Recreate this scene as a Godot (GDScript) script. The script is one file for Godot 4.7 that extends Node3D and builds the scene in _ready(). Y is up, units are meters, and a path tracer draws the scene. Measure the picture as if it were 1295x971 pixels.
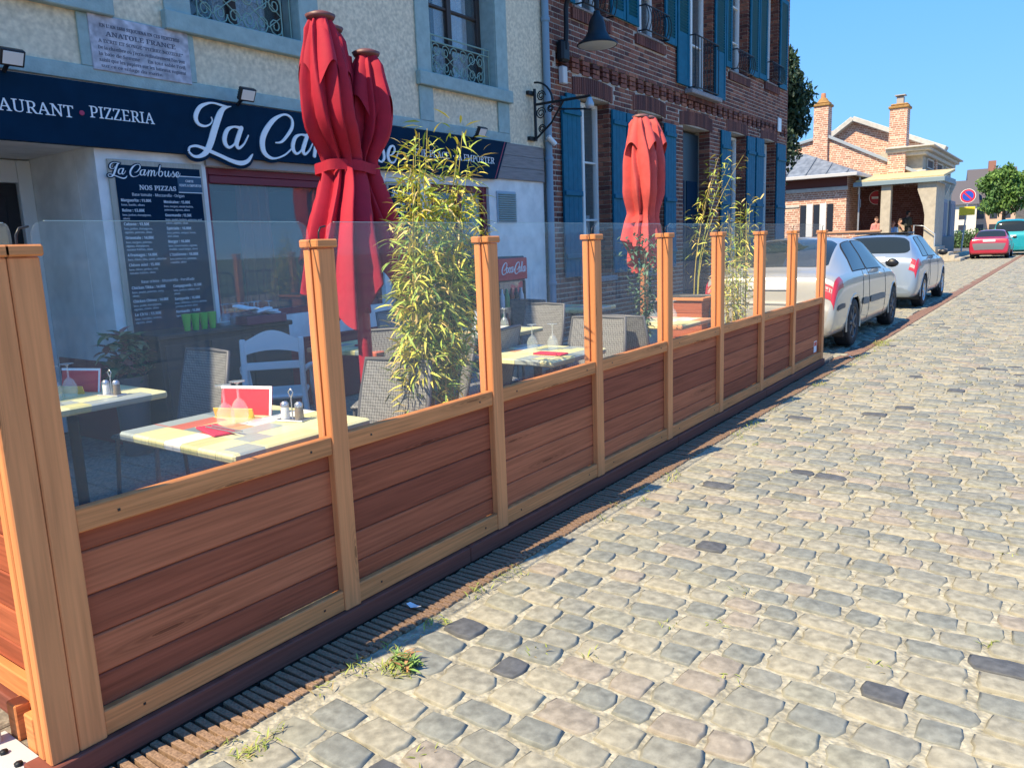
extends Node3D

# ---------------------------------------------------------------- mesh builder
class MB:
	var v := PackedVector3Array()
	var n := PackedVector3Array()
	var c := PackedColorArray()
	var ix := PackedInt32Array()
	var uv := PackedVector2Array()
	var xf := Transform3D()
	var col := Color.WHITE
	var colored := false

	func put(p: Vector3, nn: Vector3) -> int:
		v.append(xf * p)
		n.append((xf.basis * nn).normalized())
		c.append(col)
		return v.size() - 1

	# corners counter-clockwise seen from outside
	func quad(a: Vector3, b: Vector3, cc: Vector3, d: Vector3) -> void:
		var nn := (cc - a).cross(d - b)
		if nn.length_squared() < 1e-16: return
		nn = nn.normalized()
		var i := put(a, nn); put(b, nn); put(cc, nn); put(d, nn)
		ix.append_array(PackedInt32Array([i, i + 2, i + 1, i, i + 3, i + 2]))

	func tri(a: Vector3, b: Vector3, cc: Vector3) -> void:
		var nn := (b - a).cross(cc - a)
		if nn.length_squared() < 1e-18: return
		nn = nn.normalized()
		var i := put(a, nn); put(b, nn); put(cc, nn)
		ix.append_array(PackedInt32Array([i, i + 2, i + 1]))

	# box from two corners, edges chamfered by b
	func box(lo: Vector3, hi: Vector3, b := 0.0) -> void:
		var m := (lo + hi) * 0.5
		var h := (hi - lo).abs() * 0.5
		b = minf(b, minf(h.x, minf(h.y, h.z)) * 0.9)
		var i := h - Vector3(b, b, b)
		for ax in 3:
			for s in [-1.0, 1.0]:
				var p := (ax + 1) % 3
				var q := (ax + 2) % 3
				var k: Array = []
				for e in [[-1, -1], [1, -1], [1, 1], [-1, 1]]:
					var w := Vector3()
					w[ax] = h[ax] * s
					w[p] = i[p] * e[0]
					w[q] = i[q] * e[1]
					k.append(m + w)
				if s > 0: quad(k[0], k[1], k[2], k[3])
				else: quad(k[3], k[2], k[1], k[0])
		if b <= 0.0: return
		for ax in 3:
			var p := (ax + 1) % 3
			var q := (ax + 2) % 3
			for sp in [-1.0, 1.0]:
				for sq in [-1.0, 1.0]:
					var w := [Vector3(), Vector3(), Vector3(), Vector3()]
					for t in 4:
						w[t][ax] = i[ax] * (-1.0 if t < 2 else 1.0)
						var on_p := t == 0 or t == 3
						w[t][p] = (h[p] if on_p else i[p]) * sp
						w[t][q] = (i[q] if on_p else h[q]) * sq
						w[t] += m
					if ((w[2] - w[0]).cross(w[3] - w[1])).dot(w[0] + w[2] - m * 2.0) < 0: quad(w[3], w[2], w[1], w[0])
					else: quad(w[0], w[1], w[2], w[3])
		for sx in [-1.0, 1.0]:
			for sy in [-1.0, 1.0]:
				for sz in [-1.0, 1.0]:
					var a := m + Vector3(h.x * sx, i.y * sy, i.z * sz)
					var bb := m + Vector3(i.x * sx, h.y * sy, i.z * sz)
					var cc := m + Vector3(i.x * sx, i.y * sy, h.z * sz)
					if ((bb - a).cross(cc - a)).dot(a - m) > 0: tri(a, bb, cc)
					else: tri(cc, bb, a)

	# smooth surface over rows of points; outside is on the left of u when v goes up: du x dv points out
	func grid(rows: Array, close_u := false, close_v := false, skip := {}) -> void:
		var nv := rows.size()
		var nu: int = rows[0].size()
		var acc := PackedVector3Array()
		acc.resize(nu * nv)
		for j in (nv if close_v else nv - 1):
			for i in (nu if close_u else nu - 1):
				var j2 := (j + 1) % nv
				var i2 := (i + 1) % nu
				var f: Vector3 = (rows[j2][i2] - rows[j][i]).cross(rows[j2][i] - rows[j][i2])
				acc[j * nu + i] += f
				acc[j * nu + i2] += f
				acc[j2 * nu + i] += f
				acc[j2 * nu + i2] += f
		var base := v.size()
		for j in nv:
			for i in nu:
				var f := acc[j * nu + i]
				put(rows[j][i], f.normalized() if f.length_squared() > 1e-20 else Vector3.UP)
		for j in (nv if close_v else nv - 1):
			for i in (nu if close_u else nu - 1):
				if skip.has(j * nu + i): continue
				var j2 := (j + 1) % nv
				var i2 := (i + 1) % nu
				var a := base + j * nu + i
				var b := base + j * nu + i2
				var d := base + j2 * nu + i
				var e := base + j2 * nu + i2
				ix.append_array(PackedInt32Array([a, e, b, a, d, e]))

	func tube(path: Array, radius, seg := 8, caps := true, flat := 1.0) -> void:
		var rows := []
		var cnt := path.size()
		var side := Vector3()
		for k in cnt:
			var t: Vector3 = (path[mini(k + 1, cnt - 1)] - path[maxi(k - 1, 0)]).normalized()
			if k == 0:
				side = t.cross(Vector3.UP if absf(t.y) < 0.9 else Vector3.RIGHT).normalized()
			else:
				side = (side - t * side.dot(t)).normalized()
			var up := t.cross(side)
			var r: float = radius[k] if radius is Array else radius
			var row := PackedVector3Array()
			for s in seg:
				var a := TAU * s / seg
				row.append(path[k] + side * cos(a) * r + up * sin(a) * r * flat)
			rows.append(row)
		grid(rows, true)
		if caps:
			for e in [0, cnt - 1]:
				var ctr: Vector3 = path[e]
				for s in seg:
					var p: Vector3 = rows[e][s]
					var q: Vector3 = rows[e][(s + 1) % seg]
					if e == 0: tri(ctr, q, p)
					else: tri(ctr, p, q)

	# profile of Vector2(radius, height) going up, turned about y
	func lathe(prof: Array, seg := 16, at := Vector3.ZERO) -> void:
		var rows := []
		for p in prof:
			var row := PackedVector3Array()
			for s in seg:
				var a := -TAU * s / seg
				row.append(at + Vector3(cos(a) * p.x, p.y, sin(a) * p.x))
			rows.append(row)
		grid(rows, true)

	# polygon in local xy pushed from z0 to z1
	func prism(poly: PackedVector2Array, z0: float, z1: float) -> void:
		if Geometry2D.is_polygon_clockwise(poly): poly.reverse()
		var t := Geometry2D.triangulate_polygon(poly)
		for k in range(0, t.size(), 3):
			var a := poly[t[k]]
			var b := poly[t[k + 1]]
			var d := poly[t[k + 2]]
			if (b - a).cross(d - a) < 0:
				var w := b
				b = d
				d = w
			tri(Vector3(a.x, a.y, z1), Vector3(b.x, b.y, z1), Vector3(d.x, d.y, z1))
			tri(Vector3(d.x, d.y, z0), Vector3(b.x, b.y, z0), Vector3(a.x, a.y, z0))
		for k in poly.size():
			var a := poly[k]
			var b := poly[(k + 1) % poly.size()]
			quad(Vector3(a.x, a.y, z0), Vector3(b.x, b.y, z0), Vector3(b.x, b.y, z1), Vector3(a.x, a.y, z1))

	func mesh() -> ArrayMesh:
		var a := []
		a.resize(Mesh.ARRAY_MAX)
		a[Mesh.ARRAY_VERTEX] = v
		a[Mesh.ARRAY_NORMAL] = n
		if colored: a[Mesh.ARRAY_COLOR] = c
		if uv.size() == v.size() and uv.size() > 0: a[Mesh.ARRAY_TEX_UV] = uv
		a[Mesh.ARRAY_INDEX] = ix
		var m := ArrayMesh.new()
		m.add_surface_from_arrays(Mesh.PRIMITIVE_TRIANGLES, a)
		return m

# ---------------------------------------------------------------- scene helpers
var rng := RandomNumberGenerator.new()
var M := {}
const EYE := Vector3(0, 1.45, 0)

func rr(a: float, b: float) -> float:
	return rng.randf_range(a, b)

func part(par: Node, called: String, mb, m: Material, at := Vector3.ZERO) -> MeshInstance3D:
	var o := MeshInstance3D.new()
	o.name = called
	o.mesh = mb.mesh() if mb is MB else mb
	o.material_override = m
	o.position = at
	par.add_child(o, true)
	return o

func tag(o: Node, label: String, category: String, group := "") -> Node:
	o.set_meta("label", label)
	o.set_meta("category", category)
	if group: o.set_meta("group", group)
	return o

func thing(called: String, label: String, category: String, at := Vector3.ZERO, turn := 0.0, group := "") -> Node3D:
	var o := Node3D.new()
	o.name = called
	o.position = at
	o.rotation.y = turn
	add_child(o, true)
	tag(o, label, category, group)
	return o

func struct(called: String, mb, m: Material, par: Node = self) -> MeshInstance3D:
	var o := part(par, called, mb, m)
	o.set_meta("kind", "structure")
	return o

func copies(par: Node, called: String, mesh: Mesh, m: Material, xs: Array, cols := PackedColorArray()) -> MultiMeshInstance3D:
	var mm := MultiMesh.new()
	mm.transform_format = MultiMesh.TRANSFORM_3D
	mm.use_colors = cols.size() > 0
	mm.mesh = mesh
	mm.instance_count = xs.size()
	for k in xs.size():
		mm.set_instance_transform(k, xs[k])
		if cols.size(): mm.set_instance_color(k, cols[k])
	var o := MultiMeshInstance3D.new()
	o.name = called
	o.multimesh = mm
	o.material_override = m
	par.add_child(o, true)
	o.set_meta("kind", "stuff")
	return o

func lin(r: float, g: float, b: float) -> Color:
	return Color(r, g, b).linear_to_srgb()

# opaque paint; colour in linear values
func pm(r: float, g: float, b: float, rough := 0.7, metal := 0.0) -> StandardMaterial3D:
	var m := StandardMaterial3D.new()
	m.albedo_color = lin(r, g, b)
	m.roughness = rough
	m.metallic = metal
	return m

# paint with a triplanar grain texture (and relief from it)
func tm(r: float, g: float, b: float, rough: float, tex: Texture2D, sc: Vector3, bump: Texture2D = null, bs := 0.6, off := Vector3.ZERO) -> StandardMaterial3D:
	var m := pm(r, g, b, rough)
	m.albedo_texture = tex
	m.uv1_triplanar = true
	m.uv1_world_triplanar = true
	m.uv1_scale = sc
	m.uv1_offset = off
	if bump:
		m.normal_enabled = true
		m.normal_texture = bump
		m.normal_scale = bs
	return m

# tileable picture of noise between two greys; sx, sy in features per tile
func noise_image(w: int, h: int, sx: float, sy: float, lo: float, hi: float, sd: int, oct := 4, gamma := 1.0) -> Image:
	var f := FastNoiseLite.new()
	f.seed = sd
	f.noise_type = FastNoiseLite.TYPE_SIMPLEX_SMOOTH
	f.fractal_octaves = oct
	f.frequency = 1.0
	var im := Image.create(w, h, false, Image.FORMAT_RGB8)
	for y in h:
		for x in w:
			var a := TAU * x / w
			var t := float(y) / h
			var px := cos(a) * sx / TAU
			var pz := sin(a) * sx / TAU
			var q := f.get_noise_3d(px, pz, t * sy)
			if t > 0.8:
				q = lerpf(q, f.get_noise_3d(px, pz, (t - 1.0) * sy), (t - 0.8) / 0.2)
			var s := lo + (hi - lo) * pow(clampf(q * 0.8 + 0.5, 0, 1), gamma)
			im.set_pixel(x, y, Color(s, s, s))
	return im

# a few knots with rings that bend the grain
func knots(im: Image, sd: int) -> void:
	var r := RandomNumberGenerator.new()
	r.seed = sd
	var w := im.get_width()
	var h := im.get_height()
	for k in 2:
		var c := Vector2(r.randi() % w, r.randf_range(0.1, 0.9) * h)
		var rx := r.randf_range(14, 26)
		var ry := r.randf_range(5, 9)
		for y in range(-int(ry * 3), int(ry * 3)):
			for x in range(-int(rx * 3), int(rx * 3)):
				var d := sqrt(pow(x / rx, 2) + pow(y / ry, 2))
				if d > 3.0: continue
				var px := posmod(int(c.x) + x, w)
				var py := posmod(int(c.y) + y, h)
				var v := im.get_pixel(px, py).r
				var dark := 0.74 if d < 0.5 else 1.0 - 0.16 * (0.5 + 0.5 * sin(d * 9.0)) * (1.0 - d / 3.0)
				im.set_pixel(px, py, Color(v * dark, v * dark, v * dark))

func bump_of(im: Image, k: float) -> ImageTexture:
	var b: Image = im.duplicate()
	b.convert(Image.FORMAT_RGBA8)
	b.bump_map_to_normal_map(k)
	return ImageTexture.create_from_image(b)

var FS := SystemFont.new()
var FB := SystemFont.new()
var FR := SystemFont.new()
var FRB := SystemFont.new()

# lettering fitted to a width and a capital height, front towards local +z
func lettering(par: Node, called: String, s: String, font: Font, w: float, h: float, m: Material, at: Vector3, turn: float, depth := 0.004, steps := 4.0) -> MeshInstance3D:
	var t := TextMesh.new()
	t.text = s
	t.font = font
	t.font_size = 64
	t.pixel_size = 0.01
	t.depth = 0.01
	t.curve_step = steps
	var box := t.get_aabb()
	var o := MeshInstance3D.new()
	o.name = called
	o.mesh = t
	o.material_override = m
	o.position = at
	var cap := 0.46
	o.basis = Basis(Vector3.UP, turn) * Basis.from_scale(Vector3(w / maxf(box.size.x, 0.01), h / cap, depth / 0.01))
	par.add_child(o, true)
	return o

# ---------------------------------------------------------------- pen strokes
const PEN := {
	"L": [[-0.72, 1.34, 0.03, -0.68, 1.18, 0.03, -0.84, 0.99, 0.05, -1.14, 0.89, 0.08, -1.44, 0.98, 0.12, -1.52, 1.28, 0.16, -1.27, 1.7, 0.14, -0.88, 1.91, 0.09, -0.53, 1.98, 0.06, -0.13, 1.93, 0.08, 0.22, 1.88, 0.08],
		[0.41, 1.94, 0.02, 0.0, 1.8, 0.14, -0.27, 1.47, 0.23, -0.61, 0.79, 0.25, -0.89, 0.17, 0.24, -1.16, -0.25, 0.2, -1.5, -0.47, 0.13, -1.84, -0.49, 0.09, -2.06, -0.31, 0.07],
		[-2.06, -0.31, 0.07, -1.98, -0.11, 0.07, -1.67, -0.03, 0.09, -1.34, -0.09, 0.11, -0.96, -0.21, 0.13, -0.4, -0.39, 0.13, 0.17, -0.58, 0.15, 0.65, -0.65, 0.17, 1.04, -0.53, 0.14, 1.29, -0.28, 0.08, 1.38, -0.17, 0.02]],
	"a": [[0.84, 0.98, 0.14, 0.48, 1.02, 0.07, 0.1, 0.86, 0.14, -0.11, 0.48, 0.17, -0.1, 0.18, 0.16, 0.09, 0.04, 0.1, 0.39, 0.22, 0.06, 0.64, 0.6, 0.05],
		[0.87, 1.0, 0.16, 0.64, 0.55, 0.18, 0.51, 0.23, 0.17, 0.61, 0.05, 0.11, 0.91, 0.24, 0.06, 1.13, 0.54, 0.05, 1.24, 0.71, 0.03]],
	"C": [[0.77, 0.48, 0.04, 1.18, 0.55, 0.09, 1.59, 0.91, 0.12, 1.92, 1.32, 0.13, 1.96, 1.71, 0.1, 1.7, 1.9, 0.08, 1.32, 1.86, 0.09, 0.75, 1.53, 0.17, 0.23, 0.95, 0.22, 0.01, 0.46, 0.23, 0.05, -0.01, 0.2, 0.35, -0.26, 0.13, 0.75, -0.28, 0.07, 1.31, -0.08, 0.06, 1.69, 0.19, 0.05, 1.92, 0.4, 0.04]],
	"m": [[0.22, 0.98, 0.12, 0.08, 0.5, 0.16, -0.06, 0.0, 0.15], [-0.02, 0.15, 0.05, 0.3, 0.72, 0.07, 0.58, 0.99, 0.1, 0.76, 0.9, 0.15, 0.68, 0.5, 0.16, 0.52, 0.0, 0.15],
		[0.58, 0.2, 0.05, 0.86, 0.72, 0.07, 1.12, 0.99, 0.1, 1.3, 0.9, 0.15, 1.22, 0.5, 0.16, 1.14, 0.16, 0.13, 1.3, 0.03, 0.08, 1.55, 0.3, 0.05, 1.85, 0.8, 0.04]],
	"b": [[0.66, 2.0, 0.1, 0.46, 1.4, 0.16, 0.24, 0.7, 0.17, 0.16, 0.28, 0.15, 0.32, 0.03, 0.1, 0.62, 0.06, 0.1, 0.88, 0.36, 0.14, 0.92, 0.74, 0.13, 0.74, 0.95, 0.09, 0.5, 0.8, 0.05], [0.84, 0.86, 0.05, 1.06, 0.74, 0.04, 1.4, 0.9, 0.04]],
	"u": [[0.2, 0.98, 0.13, 0.06, 0.5, 0.16, 0.06, 0.16, 0.13, 0.24, 0.03, 0.09, 0.5, 0.28, 0.05, 0.72, 0.7, 0.05], [0.84, 0.98, 0.14, 0.68, 0.5, 0.16, 0.66, 0.16, 0.13, 0.82, 0.03, 0.08, 1.06, 0.3, 0.05, 1.3, 0.7, 0.04]],
	"s": [[-0.2, 0.1, 0.04, 0.2, 0.62, 0.05, 0.44, 1.08, 0.08, 0.46, 0.86, 0.12, 0.58, 0.56, 0.15, 0.58, 0.22, 0.13, 0.36, 0.02, 0.08, 0.1, 0.1, 0.1]],
	"e": [[0.1, 0.42, 0.04, 0.42, 0.5, 0.06, 0.66, 0.74, 0.1, 0.58, 0.98, 0.08, 0.3, 0.9, 0.12, 0.08, 0.5, 0.17, 0.12, 0.18, 0.15, 0.36, 0.02, 0.09, 0.66, 0.16, 0.06, 1.0, 0.76, 0.04]],
	"o": [[0.5, 1.0, 0.1, 0.15, 0.8, 0.16, 0.02, 0.4, 0.17, 0.16, 0.06, 0.1, 0.5, 0.1, 0.1, 0.74, 0.5, 0.16, 0.66, 0.9, 0.1, 0.5, 1.0, 0.08, 0.9, 0.8, 0.04]],
	"c": [[0.66, 0.8, 0.1, 0.56, 0.98, 0.08, 0.26, 0.86, 0.14, 0.04, 0.46, 0.17, 0.14, 0.12, 0.14, 0.4, 0.02, 0.08, 0.76, 0.3, 0.04]],
	"l": [[-0.1, 0.2, 0.04, 0.5, 1.2, 0.06, 0.62, 1.8, 0.08, 0.44, 1.96, 0.08, 0.28, 1.5, 0.14, 0.1, 0.6, 0.17, 0.12, 0.14, 0.13, 0.4, 0.1, 0.05, 0.7, 0.4, 0.04]],
	"-": [[-0.1, 0.5, 0.1, 0.4, 0.54, 0.1]],
}

func pen_word(mb: MB, seq: Array, grow: float, z0: float, z1: float) -> void:
	var lift := 0.0
	for g in seq:
		for st in PEN[g[0]]:
			lift += 0.0004
			var pts: Array = []
			for k in range(0, st.size(), 3):
				pts.append(Vector3(st[k] + g[1], st[k + 1], st[k + 2] + grow))
			# Catmull-Rom through the pen points
			var fine: Array = []
			for k in pts.size() - 1:
				var a: Vector3 = pts[maxi(k - 1, 0)]
				var b: Vector3 = pts[k]
				var d: Vector3 = pts[k + 1]
				var e: Vector3 = pts[mini(k + 2, pts.size() - 1)]
				for s in 5:
					fine.append(b.cubic_interpolate(d, a, e, s / 5.0))
			fine.append(pts[-1])
			var l: Array = []
			var r: Array = []
			for k in fine.size():
				var t: Vector3 = fine[mini(k + 1, fine.size() - 1)] - fine[maxi(k - 1, 0)]
				var side := Vector3(-t.y, t.x, 0).normalized() * maxf(fine[k].z, 0.015) * 0.62
				var p := Vector3(fine[k].x, fine[k].y, 0)
				l.append(p + side)
				r.append(p - side)
			var f := Vector3(0, 0, z1 + lift)
			var bk := Vector3(0, 0, z0)
			for k in fine.size() - 1:
				mb.quad(r[k] + f, r[k + 1] + f, l[k + 1] + f, l[k] + f)
				mb.quad(r[k] + bk, r[k + 1] + bk, r[k + 1] + f, r[k] + f)
				mb.quad(l[k + 1] + bk, l[k] + bk, l[k] + f, l[k + 1] + f)
			for e in [0, fine.size() - 1]:
				if grow > 0.0 or fine[e].z > 0.1:
					var w: float = maxf(fine[e].z, 0.015) * 0.62
					var ctr := Vector3(fine[e].x, fine[e].y, z1 + lift - 0.0002)
					for s in 10:
						var a0 := TAU * s / 10
						var a1 := TAU * (s + 1) / 10
						mb.tri(ctr, ctr + Vector3(cos(a0), sin(a0), 0) * w, ctr + Vector3(cos(a1), sin(a1), 0) * w)
						mb.quad(ctr + Vector3(cos(a0) * w, sin(a0) * w, z0 - z1), ctr + Vector3(cos(a1) * w, sin(a1) * w, z0 - z1), ctr + Vector3(cos(a1), sin(a1), 0) * w, ctr + Vector3(cos(a0), sin(a0), 0) * w)

const CAMBUSE := [["L", 0.0], ["a", 0.0], ["C", 2.0], ["a", 4.0], ["m", 5.3], ["b", 7.2], ["u", 8.55], ["s", 9.85], ["e", 10.7]]

# ---------------------------------------------------------------- materials
func make_materials() -> void:
	FS.font_names = PackedStringArray(["Droid Sans"])
	FB.font_names = PackedStringArray(["Droid Sans"]); FB.font_weight = 700
	FR.font_names = PackedStringArray(["Droid Serif"])
	FRB.font_names = PackedStringArray(["Droid Serif"]); FRB.font_weight = 700
	var gh := noise_image(512, 256, 4.0, 22.0, 0.78, 1.0, 11, 5, 0.8)
	var gv := noise_image(512, 256, 3.0, 16.0, 0.86, 1.0, 12, 5, 0.8)
	var gvr: Image = gv.duplicate()
	gvr.rotate_90(CLOCKWISE)
	knots(gh, 41)
	knots(gv, 42)
	gvr = gv.duplicate()
	gvr.rotate_90(CLOCKWISE)
	var GH := ImageTexture.create_from_image(gh)
	var GV := ImageTexture.create_from_image(gvr)
	var GHB := bump_of(gh, 2.0)
	var GVB := bump_of(gvr, 2.0)
	var blot := noise_image(256, 256, 6, 6, 0.62, 1.0, 21, 5)
	var BLOT := ImageTexture.create_from_image(blot)
	var pale := noise_image(256, 256, 7, 7, 0.88, 1.0, 31, 4)
	var PALE := ImageTexture.create_from_image(pale)
	var plast := noise_image(256, 256, 26, 26, 0.8, 1.0, 33, 5)
	var PLAST := ImageTexture.create_from_image(plast)
	var PLASTB := bump_of(plast, 2.5)
	var fine := noise_image(256, 256, 40, 40, 0.6, 1.0, 22, 3)
	var FINE := ImageTexture.create_from_image(fine)
	var FINEB := bump_of(fine, 3.0)
	var pit := noise_image(256, 256, 18, 18, 0.66, 1.0, 23, 5)
	var sto := noise_image(512, 512, 9, 9, 0.72, 1.0, 51, 7)
	var sr := RandomNumberGenerator.new()
	sr.seed = 52
	for k in 26000:
		var px := sr.randi() % 512
		var py := sr.randi() % 512
		var q := clampf(sto.get_pixel(px, py).r * sr.randf_range(0.8, 1.14), 0, 1)
		sto.set_pixel(px, py, Color(q, q, q))
	var STONE := ImageTexture.create_from_image(sto)
	var STONEB := bump_of(sto, 3.0)
	var PIT := ImageTexture.create_from_image(pit)
	var PITB := bump_of(pit, 4.0)
	M.tex = {"gh": GH, "gv": GV, "blot": BLOT, "pale": PALE, "fine": FINE, "fineb": FINEB, "pit": PIT, "pitb": PITB, "ghb": GHB, "gvb": GVB}
	# wood: planks (red-brown), frame timber (honey), plinth
	var tones := [[0.185, 0.066, 0.046], [0.225, 0.082, 0.054], [0.26, 0.1, 0.064], [0.2, 0.072, 0.05], [0.31, 0.125, 0.076], [0.24, 0.088, 0.056]]
	M.plank = []
	for k in 6:
		var t: Array = tones[k]
		M.plank.append(tm(t[0] * 1.9, t[1] * 1.45, t[2] * 1.1, 0.6, GH, Vector3(0.45, 2.6, 0.45), GHB, 0.35, Vector3(k * 0.17, k * 0.37, k * 0.29)))
	M.timber_v = tm(0.84, 0.325, 0.125, 0.55, GV, Vector3(3.2, 0.6, 3.2), GVB, 0.3)
	M.timber_v2 = tm(0.82, 0.33, 0.12, 0.55, GV, Vector3(3.2, 0.6, 3.2), GVB, 0.3, Vector3(0.4, 0.3, 0.7))
	M.timber_h = tm(0.82, 0.315, 0.115, 0.55, GH, Vector3(0.5, 3.0, 0.5), GHB, 0.3)
	M.timber_h2 = tm(0.77, 0.3, 0.11, 0.55, GH, Vector3(0.5, 3.0, 0.5), GHB, 0.3, Vector3(0.3, 0.6, 0.5))
	M.plinth = tm(0.25, 0.085, 0.06, 0.6, GH, Vector3(0.5, 3.0, 0.5), GHB, 0.4)
	M.old_board = tm(0.3, 0.27, 0.26, 0.8, GH, Vector3(0.7, 3.0, 0.7), GHB, 0.6)
	M.timber_v.metallic_specular = 0.25
	M.timber_v2.metallic_specular = 0.25
	M.timber_h.metallic_specular = 0.25
	M.timber_h2.metallic_specular = 0.25
	M.plinth.metallic_specular = 0.25
	for m in M.plank: m.metallic_specular = 0.22
	# glass
	M.pane = StandardMaterial3D.new()
	M.pane.transparency = BaseMaterial3D.TRANSPARENCY_ALPHA
	M.pane.albedo_color = Color(0.93, 0.98, 0.97, 0.04)
	M.pane.roughness = 0.0
	M.pane.metallic_specular = 0.25
	M.glass_edge = pm(0.4, 0.5, 0.48, 0.15)
	M.window = StandardMaterial3D.new()
	M.window.transparency = BaseMaterial3D.TRANSPARENCY_ALPHA
	M.window.albedo_color = Color(0.8, 0.9, 0.92, 0.06)
	M.window.roughness = 0.0
	M.clear = StandardMaterial3D.new()
	M.clear.refraction_enabled = true
	M.clear.refraction_scale = 0.05
	M.clear.albedo_color = Color(1, 1, 1, 0.03)
	M.clear.transparency = BaseMaterial3D.TRANSPARENCY_ALPHA
	M.clear.roughness = 0.0
	# stone and ground
	M.cobble = tm(1, 1, 1, 0.75, STONE, Vector3(2.3, 2.3, 2.3), STONEB, 0.5)
	M.cobble.vertex_color_use_as_albedo = true
	M.stone_tints = [Color(0.43, 0.395, 0.29), Color(0.4, 0.375, 0.285), Color(0.34, 0.33, 0.265), Color(0.41, 0.355, 0.275), Color(0.38, 0.365, 0.275), Color(0.29, 0.295, 0.25), Color(0.46, 0.42, 0.305), Color(0.13, 0.135, 0.14)]
	M.stone = []
	for t in M.stone_tints:
		M.stone.append(tm(t.r, t.g, t.b, 0.75, STONE, Vector3(2.3, 2.3, 2.3), STONEB, 0.5))
	M.sand = tm(0.52, 0.475, 0.345, 0.95, PIT, Vector3(1.3, 1.3, 1.3), FINEB, 1.0)
	M.asphalt = tm(0.2, 0.19, 0.175, 0.9, PIT, Vector3(0.9, 0.9, 0.9), FINEB, 1.0)
	M.paver = tm(0.32, 0.28, 0.22, 0.8, PIT, Vector3(2, 2, 2), FINEB, 0.7)
	M.rust = tm(0.4, 0.25, 0.15, 0.75, PIT, Vector3(5, 5, 5), PITB, 0.6)
	M.gutter_brick = tm(0.3, 0.17, 0.12, 0.85, PIT, Vector3(3, 3, 3), FINEB, 0.8)
	M.concrete = tm(0.56, 0.52, 0.44, 0.9, PIT, Vector3(0.6, 0.6, 0.6), FINEB, 0.6)
	M.earth = tm(0.1, 0.085, 0.06, 1.0, PIT, Vector3(1.5, 1.5, 1.5))
	M.grass = tm(0.14, 0.19, 0.055, 1.0, BLOT, Vector3(0.02, 0.02, 0.02))
	M.mud = tm(0.42, 0.36, 0.26, 0.9, BLOT, Vector3(0.05, 0.05, 0.05))
	M.water = pm(0.05, 0.08, 0.1, 0.08)
	# walls
	M.render = tm(0.9, 0.76, 0.54, 0.9, PLAST, Vector3(0.7, 0.7, 0.7), PLASTB, 0.5)
	M.trim = tm(0.36, 0.47, 0.44, 0.7, PALE, Vector3(1.2, 1.2, 1.2), FINEB, 0.25)
	M.white = tm(0.89, 0.86, 0.8, 0.55, PALE, Vector3(0.6, 0.6, 0.6))
	M.white_paint = pm(0.78, 0.78, 0.75, 0.4)
	M.mortar = tm(0.7, 0.62, 0.53, 0.95, PIT, Vector3(2.5, 2.5, 2.5), FINEB, 0.8)
	var bt := [[0.32, 0.098, 0.06], [0.23, 0.07, 0.048], [0.38, 0.125, 0.075], [0.15, 0.047, 0.038], [0.28, 0.095, 0.063], [0.44, 0.16, 0.09]]
	M.brick_tints = []
	M.brick = []
	for t in bt:
		M.brick_tints.append(Color(t[0], t[1], t[2]))
		M.brick.append(tm(t[0], t[1], t[2], 0.85, PIT, Vector3(4, 4, 4), FINEB, 0.7))
	M.bricks = tm(1, 1, 1, 0.85, PIT, Vector3(4, 4, 4), FINEB, 0.7)
	M.bricks.vertex_color_use_as_albedo = true
	M.sill_stone = tm(0.42, 0.38, 0.38, 0.8, PIT, Vector3(2, 2, 2), FINEB, 0.5)
	M.shutter = tm(0.004, 0.13, 0.215, 0.55, PALE, Vector3(1, 1, 1))
	M.navy = tm(0.002, 0.024, 0.055, 0.65, PALE, Vector3(0.7, 0.7, 0.7))
	M.navy.metallic_specular = 0.2
	M.shutter.metallic_specular = 0.3
	M.letter = pm(0.85, 0.86, 0.85, 0.5)
	M.dim_letter = pm(0.72, 0.74, 0.75, 0.6)
	M.red_frame = pm(0.18, 0.012, 0.03, 0.45)
	M.red_dado = pm(0.22, 0.012, 0.02, 0.5)
	M.black = pm(0.012, 0.013, 0.016, 0.4)
	M.iron = pm(0.014, 0.016, 0.02, 0.5, 0.3)
	M.dark_wood = pm(0.045, 0.03, 0.024, 0.6)
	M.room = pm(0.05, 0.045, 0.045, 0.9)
	M.steel = pm(0.6, 0.61, 0.62, 0.35, 0.9)
	M.grey_metal = pm(0.42, 0.43, 0.44, 0.45, 0.6)
	M.zinc = tm(0.28, 0.31, 0.34, 0.5, BLOT, Vector3(0.5, 0.5, 0.5))
	M.slate = tm(0.09, 0.1, 0.12, 0.6, BLOT, Vector3(0.8, 0.8, 0.8), FINEB, 0.5)
	M.verdigris = pm(0.24, 0.36, 0.3, 0.6)

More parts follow.
